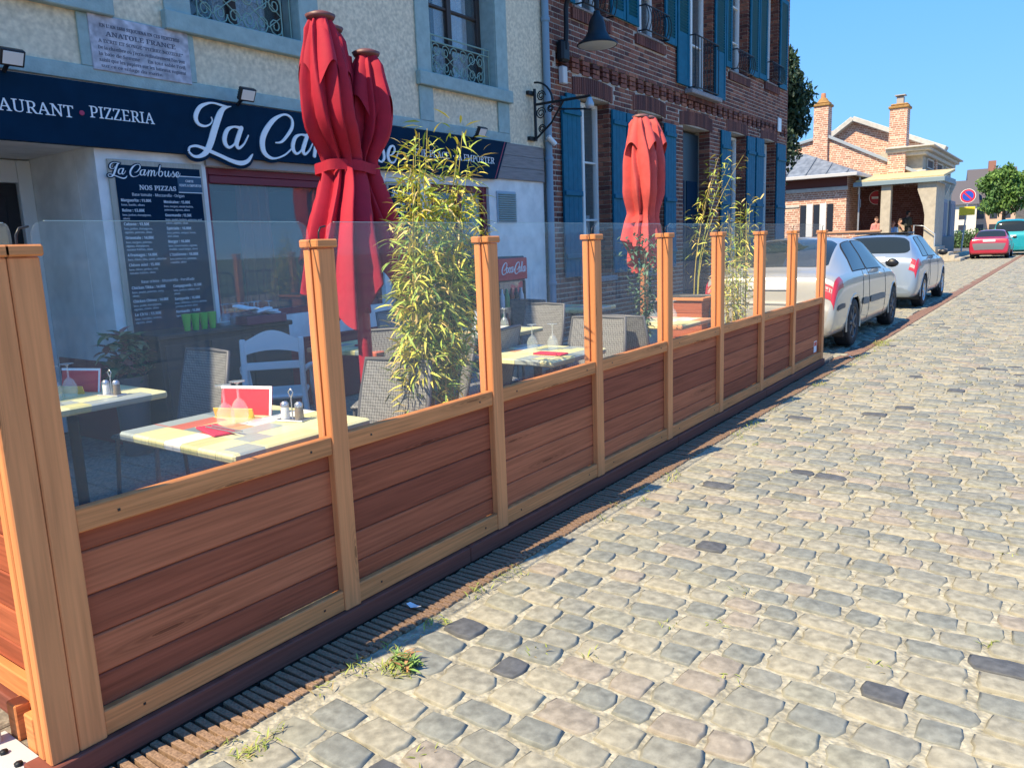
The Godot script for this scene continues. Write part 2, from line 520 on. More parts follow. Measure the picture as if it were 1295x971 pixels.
# ---------------------------------------------------------------- the scene
func _ready() -> void:
	rng.seed = 7
	var cam := Camera3D.new()
	cam.name = "camera"
	cam.basis = Basis(Vector3.UP, deg_to_rad(35.9)) * Basis(Vector3.RIGHT, deg_to_rad(-10.05)) * Basis(Vector3.BACK, deg_to_rad(-2.2))
	cam.position = EYE
	cam.fov = 52.9
	cam.near = 0.05
	cam.far = 4000.0
	add_child(cam)
	cam.current = true
	var we := WorldEnvironment.new()
	we.name = "environment"
	var env := Environment.new()
	env.background_mode = Environment.BG_SKY
	var sm := ProceduralSkyMaterial.new()
	sm.sky_top_color = Color(0.17, 0.44, 0.73)
	sm.sky_horizon_color = Color(0.45, 0.625, 0.775)
	sm.sky_curve = 0.2
	sm.ground_bottom_color = Color(0.4, 0.4, 0.36)
	sm.ground_horizon_color = Color(0.6, 0.72, 0.8)
	sm.sky_energy_multiplier = 0.98
	var sky := Sky.new()
	sky.sky_material = sm
	env.sky = sky
	env.tonemap_mode = Environment.TONE_MAPPER_LINEAR
	env.tonemap_exposure = 2.55
	env.sdfgi_enabled = true
	env.ssao_enabled = true
	env.ssil_enabled = true
	we.environment = env
	add_child(we)
	var sun := DirectionalLight3D.new()
	sun.name = "sun"
	sun.light_color = Color(1.0, 0.93, 0.8)
	sun.light_energy = 1.06
	sun.light_angular_distance = 0.5
	sun.shadow_enabled = true
	sun.position = Vector3(-4, 20, 15.4)
	add_child(sun)
	sun.look_at_from_position(Vector3(-4, 20, 15.4), Vector3.ZERO, Vector3.UP)
	make_materials()
	build_ground()
	build_quay()
	build_restaurant()
	build_brick_house()
	build_station()
	build_far()
	build_screen()
	build_shop_things()
	build_parasols()
	build_terrace()
	build_plants()
	build_cars()
	build_street_things()
	build_people()
	build_small()

# ---------------------------------------------------------------- ground
func stone_mesh(sd: int) -> MB:
	var r := RandomNumberGenerator.new()
	r.seed = sd
	var mb := MB.new()
	var rows := []
	var n := 12
	var rad := []
	var ang := []
	for s in n: ang.append(-(TAU / 4 * (s / 3) + [0.22, 0.785, 1.35][s % 3] + r.randf_range(-0.07, 0.07)))
	for s in n:
		var a: float = ang[s]
		var k := pow(pow(absf(cos(a)), 7.0) + pow(absf(sin(a)), 7.0), -1.0 / 7.0)
		rad.append(k * 0.5 * r.randf_range(0.9, 1.05))
	for ring in [[1.0, -0.025, 0.0], [0.97, -0.005, 0.0], [0.86, 0.0, 0.0012], [0.0, 0.002, 0.0]]:
		var row := PackedVector3Array()
		for s in n:
			var a: float = ang[s]
			row.append(Vector3(cos(a) * rad[s] * ring[0], ring[1] + r.randf_range(-1, 1) * ring[2], sin(a) * rad[s] * ring[0]))
		rows.append(row)
	mb.grid(rows, true)
	return mb

func build_ground() -> void:
	var mb := MB.new()
	# far land, pushed down near the place
	mb = MB.new()
	mb.box(Vector3(-700, -0.6, -900), Vector3(6.0, -0.3, 300))
	struct("ground", mb, M.earth)
	mb = MB.new()
	mb.box(Vector3(-2.0, -0.3, -64), Vector3(4.6, -0.0095, 14))
	var road := struct("road", mb, M.sand)
	mb = MB.new()
	mb.box(Vector3(-40, -0.3, -190), Vector3(4.6, -0.02, -64.002))
	struct("far_road", mb, M.asphalt)
	# cobbles in courses across the road
	var meshes := []
	for k in 8: meshes.append(stone_mesh(100 + k).mesh())
	var z := 3.0
	var spots := []
	while z > -64.0:
		var w := rr(0.115, 0.142)
		var x := -1.95 + rr(0, 0.06)
		while x < 4.3:
			var l := rr(0.135, 0.212)
			if rng.randf() < 0.12: l = rr(0.11, 0.15)
			var gap := rr(0.002, 0.013)
			var p := Vector3(x + l / 2, rr(-0.004, 0.004), z - w / 2 + 0.018 * sin(x * 1.3 + z * 0.7) + rr(-0.006, 0.006) + 0.03 * x)
			p.y += 0.003 * sin(p.x * 2.1) * sin(p.z * 1.7)
			var b := Basis(Vector3.UP, rr(-0.09, 0.09)) * Basis.from_scale(Vector3(l - 0.002, 1, w - gap * 0.4))
			b = Basis(Vector3.RIGHT, rr(-0.03, 0.03)) * Basis(Vector3.BACK, rr(-0.03, 0.03)) * b
			var t := rng.randi() % 7
			var q := rng.randf()
			if q < 0.022: t = 7
			elif q < 0.16: t = 5
			spots.append([p, b, t, rng.randi() % 8])
			x += l + gap
		z -= w + rr(0.0, 0.007)
	# which show largest: in view and near
	var fw := -(Basis(Vector3.UP, deg_to_rad(35.9)) * Basis(Vector3.RIGHT, deg_to_rad(-10.05))).z
	var rt := Basis(Vector3.UP, deg_to_rad(35.9)).x
	var near := []
	var rest := []
	for s in spots:
		var d: Vector3 = s[0] - EYE
		var dep := d.dot(fw)
		var in_view: bool = dep > 0.5 and absf(d.dot(rt)) < dep * 0.70 and s[0].z < -0.75
		var dist := d.length()
		s.append(dist if in_view else 1e6)
		near.append(s)
	near.sort_custom(func(a, b): return a[4] < b[4])
	rest = near.slice(300)
	near = near.slice(0, 300)
	for s in near:
		var o := part(road, "cobblestone", meshes[s[3]], M.stone[s[2]])
		o.transform = Transform3D(s[1], s[0])
	for k in 8:
		var xs := []
		var cs := PackedColorArray()
		for s in rest:
			if s[3] != k: continue
			xs.append(Transform3D(s[1], s[0]))
			var t: Color = M.stone_tints[s[2]]
			var f := rr(0.88, 1.12)
			cs.append(Color(t.r * f, t.g * f, t.b * f))
		copies(road, "cobblestones", meshes[k], M.cobble, xs, cs)
	# drain channel between the screen and the road
	mb = MB.new()
	mb.box(Vector3(-2.26, -0.3, -64), Vector3(-2.0, -0.06, 10))
	var drain := struct("drain_channel", mb, M.asphalt)
	mb = MB.new()
	mb.box(Vector3(-0.095, -0.03, -0.012), Vector3(0.095, -0.006, 0.012), 0.0015)
	mb.box(Vector3(0.06, -0.012, -0.0135), Vector3(0.1, 0.003, 0.0135), 0.002)
	var bar := mb.mesh()
	z = 0.2
	var cnt := 0
	while z > -9.6:
		var o := part(drain, "grate_bar", bar, M.rust, Vector3(-2.095 + rr(-0.004, 0.004), rr(-0.003, 0.002), z))
		o.rotation.y = rr(-0.05, 0.05)
		z -= 0.0355
	mb = MB.new()
	mb.box(Vector3(-0.105, -0.06, -0.052), Vector3(0.105, 0.0, 0.052), 0.008)
	var setts := mb.mesh()
	z = -9.7
	cnt = 0
	var more := []
	while z > -60.0:
		var at := Vector3(-2.12 + rr(-0.006, 0.006), rr(-0.012, -0.004), z)
		if cnt < 20: part(drain, "gutter_brick", setts, M.gutter_brick, at)
		else: more.append(Transform3D(Basis(), at))
		cnt += 1
		z -= 0.112
	copies(drain, "gutter_bricks", setts, M.gutter_brick, more)
	# terrace paving
	mb = MB.new()
	mb.box(Vector3(-8.2, -0.3, -9.6), Vector3(-2.26, -0.012, 10))
	var paving := struct("terrace_paving", mb, M.asphalt)
	mb = MB.new()
	mb.box(Vector3(-0.098, -0.03, -0.098), Vector3(0.098, 0, 0.098), 0.006)
	var slab := mb.mesh()
	var flags := []
	for i in 18:
		for j in 52:
			var p := Vector3(-5.85 + i * 0.205, rr(-0.002, 0.002), 0.6 - j * 0.205)
			flags.append(Transform3D(Basis(Vector3.UP, rr(-0.02, 0.02)), p))
	copies(paving, "paving_setts", slab, M.paver, flags)
	# parking strip beyond the terrace
	mb = MB.new()
	mb.box(Vector3(-6.0, -0.3, -64), Vector3(-2.26, -0.014, -9.602))
	var strip := struct("parking_strip", mb, M.sand)
	var xs2 := []
	var cs2 := PackedColorArray()
	z = -9.75
	while z > -60:
		var x := -4.6
		while x < -2.3:
			var l := rr(0.13, 0.2)
			xs2.append(Transform3D(Basis(Vector3.UP, rr(-0.08, 0.08)) * Basis.from_scale(Vector3(l, 1, 0.125)), Vector3(x + l / 2, rr(-0.008, 0.0), z)))
			var t: Color = M.stone_tints[rng.randi() % 7]
			cs2.append(t)
			x += l + 0.022
		z -= 0.145
	copies(strip, "parking_cobbles", meshes[2], M.cobble, xs2, cs2)

# quay side, behind the photographer's right shoulder, seen mirrored in the glass
func build_quay() -> void:
	var mb := MB.new()
	mb.box(Vector3(4.604, -1.6, -64), Vector3(8.2, 0.02, 60))
	struct("quay_path", mb, M.concrete)
	mb = MB.new()
	mb.box(Vector3(8.3, -2.2, -600), Vector3(40, -1.5, 600))
	struct("mud_bank", mb, M.mud)
	mb = MB.new()
	mb.box(Vector3(40.1, -2.2, -900), Vector3(1500, -1.2, 1200))
	struct("salt_meadow", mb, M.grass)
	# railing panels with rounded tops
	mb = MB.new()
	var pts := []
	pts.append(Vector3(0, 0, -0.92))
	for k in 7:
		var a := PI / 2 * k / 6
		pts.append(Vector3(0, 0.85 + 0.22 * sin(a), -0.92 + 0.22 * (1 - cos(a))))
	for k in 7:
		var a := PI / 2 * (6 - k) / 6
		pts.append(Vector3(0, 0.85 + 0.22 * sin(a), 0.92 - 0.22 * (1 - cos(a))))
	pts.append(Vector3(0, 0, 0.92))
	mb.tube(pts, 0.027, 8)
	mb.tube([Vector3(0, 0.14, -0.92), Vector3(0, 0.14, 0.92)], 0.018, 6)
	var fr := mb.mesh()
	mb = MB.new()
	mb.tube([Vector3(0, 0.14, 0), Vector3(0, 1.06, 0)], 0.011, 6)
	var bal := mb.mesh()
	var first: Node3D
	for k in 14:
		var at := Vector3(5.0, 0.02, 7.0 - k * 2.0)
		var o: Node3D
		if k == 0:
			o = thing("quay_railing", "dark quay railing panel with rounded corners across the road from the terrace", "railing", at, 0, "railing panels along the quay")
			part(o, "frame", fr, M.iron)
			for i in 9: part(o, "baluster", bal, M.iron, Vector3(0, 0, -0.72 + i * 0.18))
			first = o
		else:
			o = first.duplicate()
			o.name = "quay_railing"
			o.position = at
			add_child(o, true)
	var walls := pm(0.7, 0.66, 0.58, 0.8)
	var roofs := pm(0.14, 0.1, 0.09, 0.8)
	for k in 12:
		var at := Vector3(420 + rr(0, 120), -1.2, -260 + k * 46 + rr(-12, 12))
		var o := thing("far_house", "tiny white house on the far shore of the salt meadow", "house", at, rr(0, 1), "houses on the far shore")
		mb = MB.new()
		mb.box(Vector3(-6, 0, -4), Vector3(6, 5, 4))
		part(o, "wall", mb, walls)
		mb = MB.new()
		mb.prism(PackedVector2Array([Vector2(-4.4, 5), Vector2(4.4, 5), Vector2(0, 8.5)]), -6.3, 6.3)
		var r := part(o, "roof", mb, roofs)
		r.rotation.y = PI / 2

# ---------------------------------------------------------------- the wooden terrace screen
func rounded_rect(x0: float, y0: float, x1: float, y1: float, r: float, low := false) -> PackedVector2Array:
	var p := PackedVector2Array()
	var rl := r if low else 0.0
	for c in [[x1 - rl, y0 + rl, -90.0, rl], [x1 - r, y1 - r, 0.0, r], [x0 + r, y1 - r, 90.0, r], [x0 + rl, y0 + rl, 180.0, rl]]:
		if c[3] <= 0.0:
			p.append(Vector2(c[0], c[1]))
			continue
		for k in 5:
			var a := deg_to_rad(c[2] + 22.5 * k)
			p.append(Vector2(c[0] + cos(a) * c[3], c[1] + sin(a) * c[3]))
	return p

func screen_post(o: Node3D, x: float, w: float) -> void:
	# two uprights with a slot between them that holds the glass; front towards +z
	var mb := MB.new()
	mb.box(Vector3(-w / 2, 0.066, -0.037), Vector3(w / 2, 1.473, 0.0), 0.004)
	var p := part(o, "post", mb, M.timber_v, Vector3(x, 0, 0))
	mb = MB.new()
	mb.box(Vector3(-w / 2, 0.066, -0.082), Vector3(w / 2, 1.473, -0.047), 0.004)
	part(p, "back_upright", mb, M.timber_v2)
	mb = MB.new()
	mb.box(Vector3(-w / 2 - 0.009, 1.474, -0.0405), Vector3(w / 2 + 0.009, 1.505, 0.01), 0.005)
	part(p, "cap", mb, M.timber_h)
	mb = MB.new()
	mb.box(Vector3(-w / 2 - 0.009, 1.474, -0.092), Vector3(w / 2 + 0.009, 1.505, -0.0435), 0.005)
	part(p, "cap", mb, M.timber_h2)
	mb = MB.new()
	mb.tube([Vector3(0.005, 1.506, -0.042), Vector3(0.006, 1.53, -0.042), Vector3(0.016, 1.548, -0.042), Vector3(0.04, 1.553, -0.042)], 0.0035, 6)
	part(p, "glass_clip", mb, M.black)

func screen_bay(o: Node3D, a: float, b: float, k: int) -> void:
	var mb := MB.new()
	mb.box(Vector3(a - 0.003, 0.7, -0.0365), Vector3(b + 0.002, 0.772, -0.006), 0.004)
	part(o, "top_rail", mb, M.timber_h if k % 2 else M.timber_h2)
	mb = MB.new()
	mb.box(Vector3(a - 0.003, 0.069, -0.0365), Vector3(b + 0.002, 0.15, -0.006), 0.004)
	part(o, "bottom_rail", mb, M.timber_h2 if k % 2 else M.timber_h)
	var ys: Array = [[0.146, 0.25, 0.375, 0.5, 0.635, 0.704], [0.146, 0.228, 0.352, 0.48, 0.61, 0.704], [0.146, 0.262, 0.388, 0.512, 0.64, 0.704]][k % 3]
	for i in 5:
		mb = MB.new()
		mb.box(Vector3(a - 0.01, ys[i] + 0.002, -0.0465), Vector3(b + 0.01, ys[i + 1] - 0.002, -0.0335 - rr(0, 0.0015)), 0.004)
		if i > 0: mb.box(Vector3(a - 0.009, ys[i] - 0.007, -0.0462), Vector3(b + 0.009, ys[i] + 0.004, -0.0425))
		part(o, "plank", mb, M.plank[rng.randi() % 6 if i != 1 else [4, 2, 4, 2, 4, 5, 2, 4][k % 8]])
	mb = MB.new()
	for x in [a + 0.12, b - 0.1]:
		for y in [0.735, 0.11]:
			mb.box(Vector3(x - 0.004, y - 0.004, -0.0065), Vector3(x + 0.004, y + 0.004, -0.0045))
	part(o, "screw_heads", mb, M.black)
	mb = MB.new()
	mb.prism(rounded_rect(a + 0.004, 0.7075, b - 0.004, 1.567, 0.035), -0.046, -0.038)
	var gp := part(o, "glass_pane", mb, M.pane)
	mb = MB.new()
	mb.box(Vector3(a + 0.04, 1.5672, -0.0455), Vector3(b - 0.04, 1.569, -0.0385))
	part(gp, "polished_edge", mb, M.glass_edge)

func build_screen() -> void:
	var o := thing("terrace_screen", "long wood and glass terrace screen with honey posts along the cobbled street", "terrace screen", Vector3(-2.217, 0, 0), PI / 2)
	# local x runs up the street, local z towards the road
	var xs := [0.917, 1.936, 2.949, 3.957, 4.961, 5.954, 6.974, 7.974, 9.099]
	var right := 0.956
	for k in 9:
		if k > 0: screen_post(o, xs[k], 0.082)
		if k < 8:
			screen_bay(o, (0.957 if k == 0 else xs[k] + 0.042), xs[k + 1] - 0.042, k)
	screen_post(o, 0.837, 0.078)
	screen_post(o, 0.917, 0.078)
	var x := 0.76
	for l in [1.9, 2.4, 2.0, 2.1]:
		var mb := MB.new()
		mb.box(Vector3(x, -0.01, -0.09), Vector3(minf(x + l - 0.003, 9.2), 0.067, 0.016), 0.004)
		part(o, "plinth_board", mb, M.plinth)
		x += l
	var mb := MB.new()
	mb.box(Vector3(8.86, 0.165, -0.0355), Vector3(8.97, 0.29, -0.0325))
	var st := part(o, "sticker", mb, pm(0.75, 0.75, 0.78, 0.5))
	mb = MB.new()
	mb.box(Vector3(8.87, 0.235, -0.0324), Vector3(8.96, 0.28, -0.0315))
	part(st, "print", mb, pm(0.6, 0.06, 0.05, 0.5))
	# the return towards the house
	o = thing("terrace_screen", "end panel of wooden terrace screen turning in from the corner post towards the doorway", "terrace screen", Vector3(-5.9, 0, -0.9), 0.0)
	screen_bay(o, 2.1, 3.56, 1)
	screen_bay(o, 0.6, 1.98, 4)
	screen_post(o, 2.04, 0.1)
	screen_post(o, 0.55, 0.1)
	mb = MB.new()
	mb.box(Vector3(3.5, 0.02, -0.06), Vector3(3.56, 1.1, 0.0), 0.004)
	part(o, "edge_batten", mb, M.timber_v2)
	mb = MB.new()
	mb.box(Vector3(0.5, -0.01, -0.09), Vector3(3.56, 0.067, 0.016), 0.004)
	part(o, "plinth_board", mb, M.plinth)
	for x2 in [3.3, 3.42]:
		mb = MB.new()
		mb.box(Vector3(x2, 0.0, 0.018), Vector3(x2 + 0.06, 0.12, 0.062), 0.004)
		part(o, "foot_block", mb, M.timber_h)

# ---------------------------------------------------------------- facades (s = distance up the street = -z)
# wall slab between x = xb and x = xf with rectangular holes [s0, s1, y0, y1]
func wall_slab(mb: MB, s0: float, s1: float, y0: float, y1: float, holes: Array, xf: float, xb: float) -> void:
	var ys := [y0, y1]
	for h in holes:
		for y in [h[2], h[3]]:
			if y > y0 and y < y1 and not ys.has(y): ys.append(y)
	ys.sort()
	for k in ys.size() - 1:
		var ym: float = (ys[k] + ys[k + 1]) / 2
		var cuts := []
		for h in holes:
			if h[2] < ym and h[3] > ym and h[1] > s0 and h[0] < s1: cuts.append([maxf(h[0], s0), minf(h[1], s1)])
		cuts.sort_custom(func(a, b): return a[0] < b[0])
		var s := s0
		for c in cuts:
			if c[0] > s: mb.box(Vector3(xb, ys[k], -c[0]), Vector3(xf, ys[k + 1], -s))
			s = c[1]
		if s < s1: mb.box(Vector3(xb, ys[k], -s1), Vector3(xf, ys[k + 1], -s))

func sbox(mb: MB, s0: float, s1: float, y0: float, y1: float, x0: float, x1: float, b := 0.004) -> void:
	mb.box(Vector3(x0, y0, -s1), Vector3(x1, y1, -s0), b)

# window with frame, glass and curtain behind; opening at s0..s1, y0..y1, glass at x
func casement(o: Node3D, s0: float, s1: float, y0: float, y1: float, x: float, fm: Material, fw: float, rows: int, mull := true) -> MeshInstance3D:
	var mb := MB.new()
	sbox(mb, s0, s0 + fw, y0, y1, x - 0.03, x + 0.04)
	sbox(mb, s1 - fw, s1, y0, y1, x - 0.03, x + 0.04)
	sbox(mb, s0 + fw, s1 - fw, y1 - fw, y1, x - 0.03, x + 0.038)
	sbox(mb, s0 + fw, s1 - fw, y0, y0 + fw, x - 0.03, x + 0.038)
	var m := (s0 + s1) / 2
	if mull: sbox(mb, m - fw * 0.55, m + fw * 0.55, y0 + fw, y1 - fw, x - 0.025, x + 0.045)
	for k in range(1, rows):
		var y := y0 + (y1 - y0) * k / rows
		sbox(mb, s0 + fw, s1 - fw, y - 0.015, y + 0.015, x - 0.02, x + 0.03)
	var w := part(o, "window", mb, fm)
	mb = MB.new()
	sbox(mb, s0 + fw, s1 - fw, y0 + fw, y1 - fw, x - 0.006, x + 0.002, 0)
	part(w, "pane", mb, M.window)
	return w

func drape(s0: float, s1: float, y0: float, y1: float, x: float, n: float, amp: float) -> MB:
	var mb := MB.new()
	var rows := []
	for j in 7:
		var row := PackedVector3Array()
		for i in 25:
			var u := i / 24.0
			var y := lerpf(y0, y1, j / 6.0)
			row.append(Vector3(x + amp * sin(u * n * TAU + 0.4 * sin(j)) * (1.1 - j * 0.05), y, -lerpf(s0, s1, u)))
		rows.append(row)
	mb.grid(rows)
	return mb

func build_restaurant() -> void:
	var o := thing("restaurant_building", "cream rendered restaurant house with pale blue trim and white ground floor", "building")
	var ups := [[1.95, 3.07, 3.4, 5.5], [3.99, 5.12, 3.4, 5.5], [6.955, 8.19, 3.4, 5.5]]
	var mb := MB.new()
	wall_slab(mb, -6.0, 9.27, 2.77, 8.2, ups, -6.0, -6.3)
	part(o, "upper_wall", mb, M.render)
	var downs := [[1.75, 3.07, -1.0, 2.31], [3.99, 6.03, 0.9, 2.22], [6.85, 7.95, 0.12, 2.2]]
	mb = MB.new()
	wall_slab(mb, -6.0, 9.21, 0.0, 2.768, downs, -6.0, -6.3)
	# side wall of the entrance porch
	sbox(mb, 3.07, 3.3, 0.0, 2.6, -7.15, -6.302)
	sbox(mb, 1.5, 1.75, 0.0, 2.6, -7.15, -6.302)
	sbox(mb, 1.75, 3.07, 2.31, 2.55, -7.15, -6.302)
	part(o, "ground_floor_wall", mb, M.white)
	mb = MB.new()
	for r in [[-6.0, 1.75], [3.07, 6.849], [7.951, 9.18]]: sbox(mb, r[0], r[1], 0.0, 0.67, -6.0, -5.985, 0.003)
	sbox(mb, 3.056, 3.0695, 0.0, 0.67, -7.0, -5.9855, 0.003)
	part(o, "painted_dado", mb, M.red_dado)
	mb = MB.new()
	sbox(mb, 3.985, 6.035, 2.222, 2.3, -6.0, -5.975, 0.004)
	part(o, "window_lintel", mb, pm(0.33, 0.29, 0.27, 0.7))
	# porch door
	mb = MB.new()
	sbox(mb, 2.96, 3.068, 0.0, 2.3, -7.15, -7.05)
	sbox(mb, 1.752, 1.85, 0.0, 2.3, -7.15, -7.05)
	sbox(mb, 1.852, 2.958, 2.12, 2.3, -7.15, -7.052)
	var d := part(o, "door_frame", mb, M.white_paint)
	mb = MB.new()
	sbox(mb, 1.852, 2.958, 0.02, 2.118, -7.13, -7.1)
	sbox(mb, 1.95, 2.86, 0.15, 2.0, -7.1, -7.09)
	part(d, "door_leaf", mb, M.black)
	# shell
	mb = MB.new()
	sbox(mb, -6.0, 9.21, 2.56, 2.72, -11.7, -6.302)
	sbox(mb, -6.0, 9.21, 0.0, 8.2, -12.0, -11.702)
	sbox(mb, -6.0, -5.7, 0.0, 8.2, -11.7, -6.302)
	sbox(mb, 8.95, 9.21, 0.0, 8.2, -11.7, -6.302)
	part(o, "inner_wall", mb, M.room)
	mb = MB.new()
	mb.prism(PackedVector2Array([Vector2(-12.3, 8.2), Vector2(-5.7, 8.2), Vector2(-9.0, 10.6)]), -9.25, 6.2)
	part(o, "roof", mb, M.slate)
	# pale blue trim
	mb = MB.new()
	var X := -5.975
	sbox(mb, -6.0, 8.43, 2.772, 2.88, -5.998, X)
	for w in [[1.72, 3.29], [3.76, 5.35], [6.73, 8.43]]:
		sbox(mb, w[0], w[0] + 0.225, 2.882, 3.25, -5.998, X)
		sbox(mb, w[1] - 0.235, w[1], 2.882, 3.25, -5.998, X)
		sbox(mb, w[0], w[0] + 0.225, 3.402, 5.6, -5.998, X)
		sbox(mb, w[1] - 0.235, w[1], 3.402, 5.6, -5.998, X)
		sbox(mb, w[0] - 0.03, w[1] + 0.03, 3.252, 3.4, -5.998, X + 0.05, 0.008)
	for h in ups:
		sbox(mb, h[0], h[1], 3.36, 3.4, -6.3, -5.99, 0)
		sbox(mb, h[1] - 0.008, h[1], 3.4, 5.5, -6.3, -5.99, 0)
		sbox(mb, h[0], h[0] + 0.008, 3.4, 5.5, -6.3, -5.99, 0)
	sbox(mb, 3.292, 3.758, 3.24, 3.262, -5.998, X)
	sbox(mb, 3.292, 3.45, 2.882, 3.238, -5.998, X)
	part(o, "window_surround", mb, M.trim)
	var lace := tm(0.62, 0.66, 0.7, 0.9, M.tex.fine, Vector3(3, 3, 3))
	for h in ups:
		casement(o, h[0] + 0.01, h[1] - 0.01, 3.402, 5.49, -6.24, M.dark_wood, 0.07, 5)
		part(o, "lace_curtain", drape((h[0] + h[1]) / 2 - 0.1, h[1] - 0.1, 3.42, 5.4, -6.36, 5, 0.02), lace)
		part(o, "balcony_rail", window_rail(h[0] + 0.02, h[1] - 0.02, 3.43, 3.86, -6.08), M.verdigris)
	# street window with red frame
	var w := casement(o, 3.992, 6.028, 0.9, 2.218, -6.1, M.red_frame, 0.06, 1, false)
	mb = MB.new()
	sbox(mb, 4.052, 5.968, 2.09, 2.155, -6.12, -6.05)
	part(w, "top_bar", mb, M.red_frame)
	w = casement(o, 6.852, 7.948, 0.122, 2.198, -6.08, M.red_frame, 0.075, 1, true)
	# curtain and bar inside
	part(o, "curtain", drape(4.62, 5.0, 0.9, 2.15, -6.5, 4, 0.05), pm(0.16, 0.03, 0.025, 0.9))
	part(o, "curtain", drape(5.55, 6.0, 0.9, 2.15, -6.5, 5, 0.05), pm(0.13, 0.02, 0.02, 0.9))
	# louvred vent
	mb = MB.new()
	sbox(mb, 8.1, 8.52, 1.76, 2.16, -5.998, -5.985)
	var v := part(o, "vent", mb, pm(0.35, 0.42, 0.47, 0.6))
	for k in 13:
		mb = MB.new()
		mb.xf = Transform3D(Basis(Vector3.BACK, 0.5), Vector3(-5.975, 1.79 + k * 0.0275, 0))
		mb.box(Vector3(-0.012, -0.004, -8.5), Vector3(0.012, 0.004, -8.12), 0.001)
		part(v, "slat", mb, M.trim)
	# weathered boards at the end of the fascia
	for k in 3:
		mb = MB.new()
		sbox(mb, 8.0, 9.2, 2.312 + k * 0.153, 2.462 + k * 0.153, -5.998, -5.97 - 0.003 * k, 0.004)
		part(o, "board", mb, M.old_board)

# wrought-iron window guard with scrolls
func window_rail(s0: float, s1: float, y0: float, y1: float, x: float) -> MB:
	var mb := MB.new()

	for y in [y0, y1, y1 - 0.07]:
		mb.tube([Vector3(x, y, -s0), Vector3(x, y, -s1)], 0.009, 5)
	for s in [s0 + 0.01, s1 - 0.01, s0 + 0.11, s1 - 0.11]:
		mb.tube([Vector3(x, y0, -s), Vector3(x, y1, -s)], 0.008, 5)
	var n := 3
	var w := (s1 - s0 - 0.22) / n
	var hgt := y1 - 0.07 - y0
	for k in n:
		var c := s0 + 0.11 + w * (k + 0.5)
		for sy in [-1.0, 1.0]:
			for sx in [-1.0, 1.0]:
				var p := []
				for t in 15:
					var a := t / 14.0 * 1.6 * TAU
					var r := hgt * 0.24 * (1.0 - t / 18.0)
					p.append(Vector3(x, y0 + hgt * (0.5 + sy * 0.25) + sy * sin(a) * r, -(c + sx * (w * 0.25 + cos(a) * r * 0.9))))
				mb.tube(p, 0.0065, 5)
		mb.tube([Vector3(x, y0 + hgt * 0.5, -(c - w * 0.5)), Vector3(x, y0 + hgt * 0.8, -c), Vector3(x, y0 + hgt * 0.5, -(c + w * 0.5)), Vector3(x, y0 + hgt * 0.2, -c), Vector3(x, y0 + hgt * 0.5, -(c - w * 0.5))], 0.0065, 5)
	return mb

